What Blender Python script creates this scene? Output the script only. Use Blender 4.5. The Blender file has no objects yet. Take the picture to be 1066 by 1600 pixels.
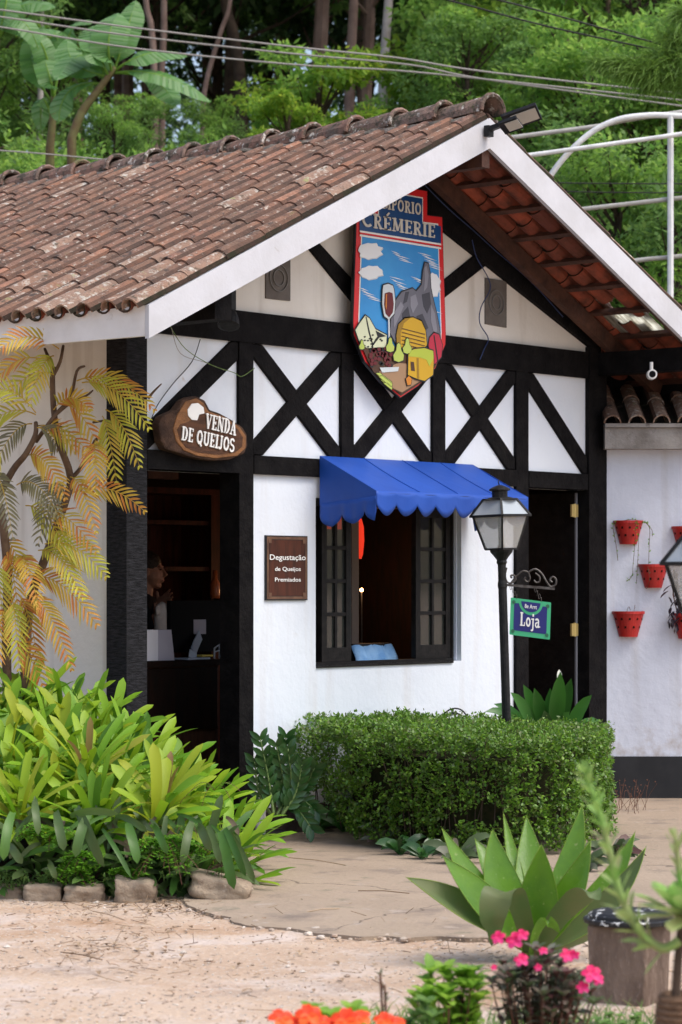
import bpy, bmesh, math, random
from mathutils import Vector, Matrix, noise
rnd = random.Random(7)
SC = bpy.context.scene
COL = SC.collection
PI = math.pi
V = Vector

# ------------------------------------------------------------------ camera
# world axes: x runs along the shop front, y into the building, z up, metres
FPX, CU, HV, HCAM = 4000.0, 533.0, 912.0, 1.58
FW = V((.7603, .6495, 0)).normalized(); RT = V((FW.y, -FW.x, 0))
CAM = V((-10.59, -10.70, HCAM))
cam_d = bpy.data.cameras.new('camera'); cam = bpy.data.objects.new('camera', cam_d); COL.objects.link(cam)
cam.location = CAM
cam.rotation_euler = (PI/2, 0, math.atan2(FW.y, FW.x) - PI/2)
cam_d.sensor_fit = 'HORIZONTAL'; cam_d.sensor_width = 24; cam_d.lens = 24*FPX/1066
cam_d.shift_y = (HV-800)/1066
cam_d.clip_start = .5; cam_d.clip_end = 600
cam_d.dof.use_dof = True; cam_d.dof.focus_distance = 15.2; cam_d.dof.aperture_fstop = 4.4
SC.camera = cam

# ------------------------------------------------------------------ light
SUN_EL, SUN_AZ = math.radians(58), math.radians(286)   # azimuth measured from world +x, anticlockwise, of the sun's place in the sky
world = bpy.data.worlds.new('World'); SC.world = world; world.use_nodes = True
nt = world.node_tree; bg = nt.nodes['Background']
sky = nt.nodes.new('ShaderNodeTexSky'); sky.sky_type = 'NISHITA'; sky.sun_disc = False
sky.sun_elevation = SUN_EL; sky.sun_rotation = PI/2 - SUN_AZ; sky.dust_density = 4.0; sky.air_density = 1.0
hs = nt.nodes.new('ShaderNodeHueSaturation'); hs.inputs['Saturation'].default_value = .9
nt.links.new(sky.outputs[0], hs.inputs['Color']); nt.links.new(hs.outputs[0], bg.inputs[0])
bg.inputs[1].default_value = .15
sd = bpy.data.lights.new('sun', 'SUN'); sd.energy = 0.95; sd.angle = math.radians(35); sd.color = (1, .98, .95)
sun = bpy.data.objects.new('sun', sd); COL.objects.link(sun)
sdir = V((math.cos(SUN_AZ)*math.cos(SUN_EL), math.sin(SUN_AZ)*math.cos(SUN_EL), math.sin(SUN_EL)))
sun.rotation_euler = sdir.to_track_quat('Z', 'Y').to_euler(); sun.location = (0, -5, 20)
SC.view_settings.view_transform = 'Standard'; SC.view_settings.look = 'None'
SC.view_settings.gamma = 1; SC.view_settings.exposure = .82
SC.cycles.max_bounces = 6; SC.cycles.transparent_max_bounces = 6

# ------------------------------------------------------------------ survey helpers (points on real planes)
def ray(u, v): return FW + RT*((u-CU)/FPX) + V((0, 0, (HV-v)/FPX))
def P(u, v, Y): return CAM + ray(u, v)*Y
def FZ(u, v, y=0.0):
    r = ray(u, v); return CAM + r*((y-CAM.y)/r.y)
def SX(u, v, x=0.0):
    r = ray(u, v); return CAM + r*((x-CAM.x)/r.x)
def GP(u, v, z=0.0):
    r = ray(u, v); return CAM + r*((z-CAM.z)/r.z)
def fx(u, y=0.0): return FZ(u, 900, y).x
def lin(a, b, t): return a+(b-a)*t

# ------------------------------------------------------------------ materials
def mat(name, col, rough=.7, spec=.3, var=None, var_scale=5, bump=0, bump_scale=60, island=None, metal=0,
        trans=None, spots=None, coat=0, emit=None, alpha=None, stretch=None, detail=4, streak=None, foot=None, crack=None):
    """var: second colour mixed in by noise; island: (colA,colB) random per leaf/tile; spots: list of (colour, scale, threshold, softness)"""
    m = bpy.data.materials.new(name); m.use_nodes = True
    n = m.node_tree; L = n.links; b = n.nodes['Principled BSDF']
    b.inputs['Roughness'].default_value = rough; b.inputs['Metallic'].default_value = metal
    b.inputs['Specular IOR Level'].default_value = spec
    if coat: b.inputs['Coat Weight'].default_value = coat
    tc = n.nodes.new('ShaderNodeTexCoord'); mp = n.nodes.new('ShaderNodeMapping')
    L.new(tc.outputs['Object'], mp.inputs['Vector'])
    if stretch: mp.inputs['Scale'].default_value = stretch
    def c4(c): return (c[0], c[1], c[2], 1)
    def nz(scale, det=detail, rg=.6):
        t = n.nodes.new('ShaderNodeTexNoise'); t.inputs['Scale'].default_value = scale
        t.inputs['Detail'].default_value = det; t.inputs['Roughness'].default_value = rg
        L.new(mp.outputs[0], t.inputs['Vector']); return t.outputs['Fac']
    def ramp(s, lo, hi):
        r = n.nodes.new('ShaderNodeMapRange'); r.inputs[1].default_value = lo; r.inputs[2].default_value = hi
        L.new(s, r.inputs[0]); return r.outputs[0]
    def mix(f, a, c):
        x = n.nodes.new('ShaderNodeMix'); x.data_type = 'RGBA'
        if isinstance(f, float): x.inputs[0].default_value = f
        else: L.new(f, x.inputs[0])
        for s, q in ((6, a), (7, c)):
            if isinstance(q, tuple): x.inputs[s].default_value = c4(q)
            else: L.new(q, x.inputs[s])
        return x.outputs[2]
    cur = tuple(col)
    if island:
        g = n.nodes.new('ShaderNodeNewGeometry')
        r = n.nodes.new('ShaderNodeValToRGB'); el = r.color_ramp.elements
        cols = [tuple(col)]+[tuple(c) for c in island]
        while len(el) < len(cols): el.new(.5)
        for i, c in enumerate(cols): el[i].position = i/(len(cols)-1); el[i].color = c4(c)
        L.new(g.outputs['Random Per Island'], r.inputs[0]); cur = r.outputs[0]
    if var: cur = mix(ramp(nz(var_scale), .38, .66), cur, tuple(var))
    for sp in (spots or []):
        cur = mix(ramp(nz(sp[1], 6, .65), sp[2], sp[2]+sp[3]), cur, tuple(sp[0]))
    if streak:      # long run-off stains down the face
        m2 = n.nodes.new('ShaderNodeMapping'); m2.inputs['Scale'].default_value = (7, 7, .55); L.new(tc.outputs['Object'], m2.inputs['Vector'])
        t2 = n.nodes.new('ShaderNodeTexNoise'); t2.inputs['Scale'].default_value = 1; t2.inputs['Detail'].default_value = 5; L.new(m2.outputs[0], t2.inputs['Vector'])
        cur = mix(ramp(t2.outputs['Fac'], .56, .82), cur, streak)
    if foot:        # splashed dirt close to the ground
        sx_ = n.nodes.new('ShaderNodeSeparateXYZ'); L.new(tc.outputs['Object'], sx_.inputs[0])
        q_ = n.nodes.new('ShaderNodeMath'); q_.operation = 'MULTIPLY_ADD'; L.new(sx_.outputs[2], q_.inputs[0]); q_.inputs[1].default_value = -.55; L.new(nz(6, 6), q_.inputs[2])
        cur = mix(ramp(q_.outputs[0], .24, .50), cur, foot)
    if crack:
        vo_ = n.nodes.new('ShaderNodeTexVoronoi'); vo_.feature = 'DISTANCE_TO_EDGE'; vo_.inputs['Scale'].default_value = crack[1]
        ad = n.nodes.new('ShaderNodeMixRGB'); ad.blend_type = 'ADD'; ad.inputs[0].default_value = .35; L.new(mp.outputs[0], ad.inputs[1])
        nn3 = n.nodes.new('ShaderNodeTexNoise'); nn3.inputs['Scale'].default_value = 3.5; nn3.inputs['Detail'].default_value = 6; L.new(mp.outputs[0], nn3.inputs['Vector']); L.new(nn3.outputs['Color'], ad.inputs[2]); L.new(ad.outputs[0], vo_.inputs['Vector'])
        cur = mix(ramp(vo_.outputs['Distance'], .006, .0), cur, crack[0])
    if isinstance(cur, tuple): b.inputs['Base Color'].default_value = c4(cur)
    else: L.new(cur, b.inputs['Base Color'])
    if bump:
        bp = n.nodes.new('ShaderNodeBump'); bp.inputs['Strength'].default_value = bump; bp.inputs['Distance'].default_value = .02
        L.new(nz(bump_scale, 5), bp.inputs['Height']); L.new(bp.outputs[0], b.inputs['Normal'])
    if emit: b.inputs['Emission Color'].default_value = c4(emit[0]); b.inputs['Emission Strength'].default_value = emit[1]
    if trans:
        out = n.nodes['Material Output']; t = n.nodes.new('ShaderNodeBsdfTranslucent'); ms = n.nodes.new('ShaderNodeMixShader')
        if isinstance(cur, tuple): t.inputs[0].default_value = c4(cur)
        else:
            gm = n.nodes.new('ShaderNodeHueSaturation'); gm.inputs['Value'].default_value = 1.5; L.new(cur, gm.inputs['Color']); L.new(gm.outputs[0], t.inputs[0])
        ms.inputs[0].default_value = trans
        L.new(b.outputs[0], ms.inputs[1]); L.new(t.outputs[0], ms.inputs[2]); L.new(ms.outputs[0], out.inputs[0])
    if alpha is not None:
        out = n.nodes['Material Output']; t = n.nodes.new('ShaderNodeBsdfTransparent'); ms = n.nodes.new('ShaderNodeMixShader')
        ms.inputs[0].default_value = alpha
        L.new(t.outputs[0], ms.inputs[1]); L.new(b.outputs[0], ms.inputs[2]); L.new(ms.outputs[0], out.inputs[0])
    return m
M = {}
M['plaster'] = mat('white_plaster', (.71, .76, .82), .85, .2, var=(.67, .72, .79), var_scale=1.3, bump=.25, bump_scale=14, spots=[((.60, .59, .56), 3, .62, .2), ((.5, .46, .42), 9, .70, .08), ((.35, .32, .3), 70, .74, .03)], streak=(.63, .64, .66), foot=(.44, .37, .31))
M['plaster_cream'] = mat('warm_cream_plaster', (.74, .72, .67), .85, .2, var=(.67, .64, .58), var_scale=1.4, bump=.25, bump_scale=14, spots=[((.5, .46, .42), 9, .68, .1)], streak=(.5, .46, .4))  # warmer, creamier copy of the white plaster
M['plaster2'] = mat('neighbour_plaster', (.68, .72, .82), .85, .2, var=(.60, .63, .72), var_scale=1.6, bump=.3, bump_scale=14, spots=[((.5, .47, .45), 7, .69, .12)], streak=(.5, .5, .53), foot=(.42, .37, .34))
M['timber'] = mat('black_painted_timber', (.006, .0055, .006), .7, .06, var=(.012, .011, .011), var_scale=9, bump=.5, bump_scale=30, stretch=(1, 1, 1), spots=[((.05, .047, .045), 30, .72, .06)])
M['timber_grain'] = mat('weathered_black_timber', (.008, .008, .009), .7, .12, var=(.03, .03, .034), var_scale=10, bump=.6, bump_scale=20, stretch=(1.5, 1.5, 9))
M['barge'] = mat('white_painted_board', (.54, .55, .59), .6, .3, var=(.47, .475, .50), var_scale=2.5, bump=.12, bump_scale=30, spots=[((.3, .27, .24), 11, .66, .12)])
M['fascia'] = mat('lightened_white_board', (.74, .73, .72), .6, .3, var=(.62, .60, .58), var_scale=2.5, bump=.12, bump_scale=30, spots=[((.35, .3, .25), 9, .64, .14)])  # same paint as the barge, lightened to offset facing away from the sun
M['brown'] = mat('brown_rafter_wood', (.10, .045, .03), .7, .3, var=(.05, .025, .018), var_scale=8, bump=.4, bump_scale=30)
M['tile'] = mat('old_clay_tile', (.23, .125, .09), .88, .12, island=[(.27, .145, .095), (.21, .125, .092), (.31, .15, .093), (.23, .13, .10), (.27, .145, .105), (.22, .125, .092), (.42, .21, .135)],
                var=(.17, .11, .082), var_scale=4, bump=.7, bump_scale=55, spots=[((.075, .06, .053), 14, .52, .14), ((.50, .44, .37), 24, .57, .10), ((.15, .14, .07), 9, .66, .1)])
M['tile_pale'] = mat('lichen_covered_clay_tile', (.30, .185, .13), .9, .12, island=[(.33, .22, .165), (.27, .15, .10), (.34, .24, .18)],
                var=(.25, .17, .13), var_scale=9, bump=.7, bump_scale=55, spots=[((.1, .08, .06), 17, .57, .1), ((.50, .46, .40), 22, .52, .12), ((.3, .32, .14), 10, .62, .1)])
M['ridge'] = mat('ridge_tile_clay', (.22, .12, .09), .9, .1, island=[(.3, .2, .16), (.16, .1, .08)], var=(.12, .1, .085), var_scale=8, bump=.8, bump_scale=45,
                 spots=[((.07, .065, .05), 12, .5, .12), ((.6, .56, .5), 16, .58, .08), ((.12, .14, .05), 7, .6, .1)])
M['tile_under'] = mat('red_clay_tile', (.30, .075, .04), .8, .2, island=[(.36, .085, .045), (.16, .05, .035), (.25, .08, .05)], var=(.12, .045, .03), var_scale=6, bump=.3)
M['tile_grime_shade'] = mat('grime_shaded_clay_tile', (.13, .078, .06), .9, .08, island=[(.16, .092, .066), (.11, .07, .055), (.18, .095, .065)], var=(.085, .06, .05), var_scale=8, bump=.6, bump_scale=55, spots=[((.4, .36, .3), 26, .63, .08)])  # grime plus the shade of the cover tile flanks, painted in
M['tile_valley'] = mat('dark_moss_shade_tile', (.045, .030, .026), .95, .05, island=[(.06, .04, .032), (.035, .026, .022)], var=(.03, .03, .02), var_scale=9, bump=.5)  # valley moss; also the painted shade at the cover tile feet
M['mortar'] = mat('ridge_mortar', (.26, .22, .19), .95, .1, var=(.13, .12, .09), var_scale=9, bump=.9, bump_scale=30)
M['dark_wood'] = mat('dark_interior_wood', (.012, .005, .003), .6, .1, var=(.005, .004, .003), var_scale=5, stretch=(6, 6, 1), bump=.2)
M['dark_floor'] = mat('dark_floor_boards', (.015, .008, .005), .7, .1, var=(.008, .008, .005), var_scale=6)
M['red_wood'] = mat('reddish_cabinet_wood', (.07, .016, .008), .6, .15, var=(.025, .007, .004), var_scale=4, stretch=(7, 7, 1))
M['counter'] = mat('counter_wood', (.075, .034, .018), .5, .25, var=(.035, .016, .010), var_scale=5, stretch=(8, 8, 1))
M['frame_black'] = mat('black_window_paint', (.008, .0075, .0075), .55, .15, var=(.018, .016, .015), var_scale=20, bump=.2)
M['glass'] = mat('window_glass', (.045, .05, .045), .05, 1.0, alpha=.6)
M['blue'] = mat('blue_awning_fabric', (.010, .060, .33), .5, .35, var=(.014, .075, .39), var_scale=2.5, bump=.12, bump_scale=7)
M['blackmetal'] = mat('black_metal', (.009, .009, .01), .5, .22, var=(.02, .02, .02), var_scale=30, bump=.15)
M['greymetal'] = mat('weathered_iron', (.12, .11, .105), .55, .5, metal=.6, var=(.05, .04, .035), var_scale=30)
M['lampglass'] = mat('frosted_lamp_glass', (.55, .55, .52), .2, .5, alpha=.34, spots=[((.2, .18, .15), 30, .66, .1)])
M['lamproofglass'] = mat('lamp_roof_glass', (.5, .55, .58), .08, .8, alpha=.6)
M['white_metal'] = mat('white_painted_pipe', (.74, .75, .74), .5, .4, var=(.55, .56, .55), var_scale=5)
M['grey_pipe'] = mat('grey_pipe', (.42, .41, .38), .6, .3, var=(.3, .29, .26), var_scale=5)
M['brass'] = mat('brass_hinge', (.55, .42, .16), .4, .5, metal=.6)
M['terracotta_red'] = mat('red_painted_pot', (.50, .022, .018), .45, .4, var=(.36, .02, .016), var_scale=9, bump=.2, spots=[((.25, .05, .03), 22, .66, .06)])
M['hole'] = mat('dark_hole', (.02, .008, .006), .9, .1)
M['dirt'] = mat('packed_dirt', (.52, .40, .305), .97, .05, var=(.45, .33, .24), var_scale=.9, bump=.9, bump_scale=26,
                spots=[((.56, .47, .41), 2.2, .50, .16), ((.40, .26, .165), 1.2, .52, .16), ((.33, .26, .215), .8, .60, .12), ((.2, .145, .11), 7, .64, .08), ((.52, .46, .41), 40, .58, .05), ((.26, .2, .16), 70, .66, .05)])
M['concrete'] = mat('worn_pink_concrete', (.36, .285, .215), .95, .08, var=(.31, .245, .185), var_scale=1.2, bump=.5, bump_scale=30,
                    spots=[((.21, .17, .14), 2.1, .54, .16), ((.18, .17, .12), 3.0, .60, .12), ((.38, .32, .27), 5, .60, .1), ((.28, .2, .15), 30, .68, .06), ((.16, .12, .095), 1.3, .64, .1)], crack=((.13, .1, .08), .55))
M['soil'] = mat('dark_bed_soil', (.055, .036, .024), .97, .05, var=(.03, .02, .014), var_scale=12, bump=1, bump_scale=30)
M['stone'] = mat('rough_border_stone', (.38, .30, .22), .93, .1, var=(.2, .15, .11), var_scale=5, bump=.8, bump_scale=22, spots=[((.15, .085, .06), 9, .58, .1), ((.4, .33, .26), 14, .62, .08)])
M['pebble'] = mat('pale_gravel', (.52, .44, .37), .92, .1, island=[(.42, .31, .24), (.6, .54, .48), (.3, .23, .18), (.46, .36, .28)])
M['debris'] = mat('dry_leaf_litter', (.26, .17, .11), .95, .05, island=[(.4, .3, .2), (.13, .08, .05), (.33, .24, .16)])
M['plinth'] = mat('grey_brown_plinth', (.075, .055, .05), .9, .15, var=(.045, .035, .033), var_scale=8, bump=.5)
M['plinth_black'] = mat('black_plinth_paint', (.012, .013, .016), .6, .35, var=(.022, .023, .026), var_scale=4, spots=[((.1, .1, .1), 25, .72, .05)])
M['mat'] = mat('rubber_mat', (.02, .02, .022), .8, .2, bump=.4, bump_scale=120)
M['gutter'] = mat('concrete_gutter', (.33, .31, .29), .9, .1, var=(.2, .18, .165), var_scale=6, bump=.4, spots=[((.12, .1, .09), 10, .6, .12)])
M['vent'] = mat('grey_speaker_cloth', (.12, .105, .095), .85, .2, var=(.16, .145, .13), var_scale=8)
M['vent2'] = mat('grey_speaker_cone', (.17, .16, .15), .7, .2)
M['bin'] = mat('grainy_brown_concrete', (.25, .185, .145), .95, .08, var=(.16, .115, .09), var_scale=16, stretch=(1, 1, .35), bump=.9, bump_scale=60, spots=[((.34, .26, .21), 60, .60, .06)])
M['lid'] = mat('worn_black_lid', (.012, .012, .013), .5, .4, spots=[((.7, .7, .68), 22, .58, .02)])
M['skin'] = mat('skin', (.42, .2, .125), .5, .35, var=(.36, .16, .1), var_scale=9)
M['hair'] = mat('dark_brown_hair', (.03, .017, .01), .5, .4, bump=.6, bump_scale=60)
M['black_cloth'] = mat('black_cloth', (.01, .01, .012), .9, .1)
M['eye'] = mat('eye_dark', (.02, .015, .012), .2, .5)
M['lip'] = mat('lip', (.34, .1, .08), .5, .3)
M['paper'] = mat('white_paper', (.75, .74, .78), .7, .2)
M['paper_grey'] = mat('pale_grey_print', (.42, .4, .46), .7, .2)
M['bag'] = mat('cream_cloth_bag', (.6, .52, .46), .85, .2, var=(.5, .42, .36), var_scale=12)
M['blackplastic'] = mat('black_plastic', (.004, .004, .005), .6, .08)
M['bluegrey'] = mat('brushed_stand_metal', (.42, .48, .58), .4, .5)
M['yellow'] = mat('yellow_card', (.7, .55, .12), .7, .2)
M['orange_b'] = mat('orange_bottle', (.5, .13, .04), .3, .5)
M['denim'] = mat('blue_denim', (.16, .34, .62), .9, .1, var=(.28, .48, .72), var_scale=8, bump=.5, bump_scale=30)
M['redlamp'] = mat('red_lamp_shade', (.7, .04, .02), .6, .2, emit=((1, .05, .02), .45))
M['bulb'] = mat('lit_bulb', (1, .7, .4), .5, .2, emit=((1, .55, .25), 6))
M['curtain'] = mat('pale_curtain', (.42, .38, .34), .9, .1)
M['white'] = mat('white_lettering', (.82, .82, .80), .6, .2)
M['camwhite'] = mat('white_camera_shell', (.7, .7, .68), .4, .4)
M['led'] = mat('led_panel', (.42, .4, .36), .3, .4)
M['wire'] = mat('cable_black', (.02, .02, .02), .6, .2)
M['wire_blue'] = mat('cable_blue', (.02, .04, .12), .5, .3)
M['wire_grey'] = mat('cable_grey', (.3, .28, .26), .6, .2)
# ---- sign paints
def paint(name, c, rough=.4): M[name] = mat(name, c, rough, .35)
paint('sign_red', (.62, .02, .025)); paint('sign_navy', (.008, .06, .20)); paint('sign_black', (.01, .01, .012))
paint('sign_grey', (.13, .13, .16)); paint('sign_greyd', (.045, .045, .06)); paint('sign_greyl', (.22, .22, .26))
paint('sign_ochre', (.55, .33, .015)); paint('sign_ochred', (.30, .17, .01)); paint('sign_brown', (.07, .03, .015)); paint('sign_tan', (.33, .2, .11))
paint('sign_lime', (.40, .48, .05)); paint('sign_cream', (.62, .66, .45)); paint('sign_pear', (.42, .52, .10)); paint('sign_wine', (.12, .01, .015))
paint('sign_leaf', (.45, .02, .05)); paint('sign_pale', (.55, .6, .62)); paint('sign_orange', (.55, .2, .02)); paint('sign_cloud', (.75, .78, .8))
M['sign_sky'] = mat('sign_sky', (.03, .24, .60), .4, .35, var=(.04, .30, .66), var_scale=3)
M['sign_letters'] = mat('silver_letters', (.6, .58, .53), .4, .4)
M['plaque'] = mat('plaque_print', (.075, .02, .009), .5, .3, var=(.035, .01, .005), var_scale=6, stretch=(5, 5, .6))
M['plaque_edge'] = mat('plaque_edge', (.16, .085, .05), .5, .3, var=(.09, .045, .03), var_scale=12)
M['loja_green'] = mat('green_enamel', (.05, .42, .20), .35, .5); M['loja_navy'] = mat('navy_enamel', (.012, .018, .16), .35, .5)
M['loja_dark'] = mat('dark_green_bolt', (.02, .14, .07), .4, .5)
M['log'] = mat('carved_log_bark', (.085, .05, .035), .9, .1, var=(.04, .025, .02), var_scale=10, bump=1, bump_scale=25)
M['log_face'] = mat('carved_log_rim', (.28, .125, .045), .6, .3, var=(.16, .07, .028), var_scale=9, bump=.5, stretch=(1, 1, 3))
M['log_in'] = mat('carved_log_field', (.13, .055, .026), .6, .3, var=(.065, .028, .015), var_scale=7, stretch=(1, 1, 7), bump=.6)
# ---- foliage
def leafm(name, cols, trans=.3, rough=.5, spec=.35, **k): M[name] = mat(name, cols[0], rough, spec, island=cols[1:], trans=trans, **k)
leafm('brom', [(.11, .26, .014), (.20, .36, .018), (.055, .16, .014), (.28, .42, .022), (.09, .26, .016), (.15, .33, .017), (.24, .26, .04)], .25, .5, .3)
leafm('brom_gold', [(.28, .38, .016), (.19, .34, .016), (.34, .36, .02), (.12, .28, .015), (.26, .25, .03), (.24, .36, .018)], .25, .5, .3)
leafm('brom_dark', [(.05, .13, .02), (.08, .18, .03), (.08, .12, .04), (.04, .10, .016), (.12, .13, .05)], .2, .45, .4)
leafm('pinkleaf', [(.24, .09, .06), (.22, .16, .05), (.3, .2, .05)], .25)
leafm('fern', [(.11, .28, .02), (.17, .38, .03), (.07, .2, .02)], .35)
leafm('hedge', [(.08, .19, .018), (.13, .27, .022), (.04, .10, .014), (.19, .33, .03), (.09, .21, .02), (.12, .15, .04), (.06, .14, .018)], .3, .4, .45)
leafm('zz', [(.02, .07, .015), (.035, .11, .02)], .12, .3, .5)
leafm('lily', [(.03, .12, .02), (.05, .17, .025), (.025, .09, .015)], .25, .35, .5)
leafm('agave', [(.15, .29, .02), (.12, .26, .018), (.17, .32, .025)], .28, .26, .5, var=(.09, .21, .02), var_scale=7, spots=[((.26, .36, .10), 40, .62, .06), ((.2, .17, .08), 26, .70, .04)], bump=.12, bump_scale=60)
leafm('agave_under', [(.13, .14, .05), (.10, .14, .045)], .15, .5, .35, var=(.08, .14, .04), var_scale=6)
leafm('agave_rim', [(.24, .36, .05), (.2, .32, .04)], .3)
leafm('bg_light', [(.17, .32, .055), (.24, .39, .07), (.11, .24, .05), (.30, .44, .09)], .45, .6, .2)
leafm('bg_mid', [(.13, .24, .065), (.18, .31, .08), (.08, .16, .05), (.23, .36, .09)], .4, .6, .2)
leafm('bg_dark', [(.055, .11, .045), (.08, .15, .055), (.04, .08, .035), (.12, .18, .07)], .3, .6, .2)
leafm('bg_yellow', [(.26, .36, .04), (.2, .33, .04), (.13, .25, .03), (.33, .4, .05)], .45, .6, .2)
leafm('banana', [(.08, .2, .05), (.11, .26, .06), (.2, .33, .14), (.13, .28, .09)], .4, .45, .4)
leafm('pine', [(.14, .26, .04), (.2, .33, .06), (.1, .2, .035)], .3)
leafm('palm_y', [(.48, .43, .035), (.38, .38, .035), (.5, .33, .04), (.32, .36, .04)], .2)
leafm('palm_o', [(.50, .24, .035), (.46, .15, .03), (.52, .36, .04), (.50, .30, .04), (.40, .36, .04)], .2)
leafm('palm_g', [(.16, .15, .08), (.22, .19, .08), (.13, .12, .08)], .3)
leafm('imp', [(.05, .075, .03), (.07, .11, .04), (.12, .13, .09), (.12, .045, .045), (.16, .17, .12)], .2)
leafm('pale_green', [(.20, .38, .04), (.28, .44, .06), (.13, .28, .03)], .4, .4, .4)
leafm('succ', [(.22, .42, .09), (.28, .46, .12), (.17, .36, .07)], .25, .5, .3, var=(.33, .36, .16), var_scale=9)
leafm('deadleaf', [(.17, .13, .08), (.10, .075, .05), (.2, .15, .10)], .2)
leafm('purple', [(.03, .015, .025), (.02, .012, .02)], .1)
M['pink'] = mat('pink_petal', (.75, .03, .19), .5, .3, island=[(.7, .015, .12), (.8, .06, .26)], trans=.25)
M['orangepetal'] = mat('orange_petal', (.8, .10, .02), .5, .3, island=[(.75, .05, .015), (.85, .16, .03)], trans=.25)
M['lilyflower'] = mat('white_spathe', (.75, .76, .68), .5, .3, trans=.3)
M['stem_g'] = mat('green_stem', (.13, .20, .06), .6, .3); M['stem_b'] = mat('brown_stem', (.13, .06, .04), .8, .2)
M['trunk_d'] = mat('dark_trunk', (.085, .06, .045), .9, .1, var=(.05, .035, .028), var_scale=6, bump=.8, bump_scale=14)
M['trunk_w'] = mat('pale_grey_trunk', (.46, .42, .40), .9, .1, var=(.3, .26, .24), var_scale=3, bump=.5, bump_scale=14)
M['trunk_p'] = mat('pinkish_trunk', (.30, .21, .18), .9, .1, var=(.2, .13, .11), var_scale=3, bump=.5)
M['palmbark'] = mat('thin_brown_branch', (.10, .062, .04), .85, .15, var=(.17, .11, .07), var_scale=10, bump=.5, bump_scale=40)
M['banana_stem'] = mat('banana_stem', (.16, .15, .06), .7, .2, var=(.12, .07, .04), var_scale=5)
M['hill'] = mat('hillside_ground', (.05, .07, .025), .95, .05, var=(.10, .07, .045), var_scale=.5, bump=.6, bump_scale=6)
M['wicker'] = mat('brown_wicker', (.26, .16, .10), .8, .2, var=(.15, .09, .055), var_scale=40, stretch=(1, 1, 3), bump=.8, bump_scale=60)

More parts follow.
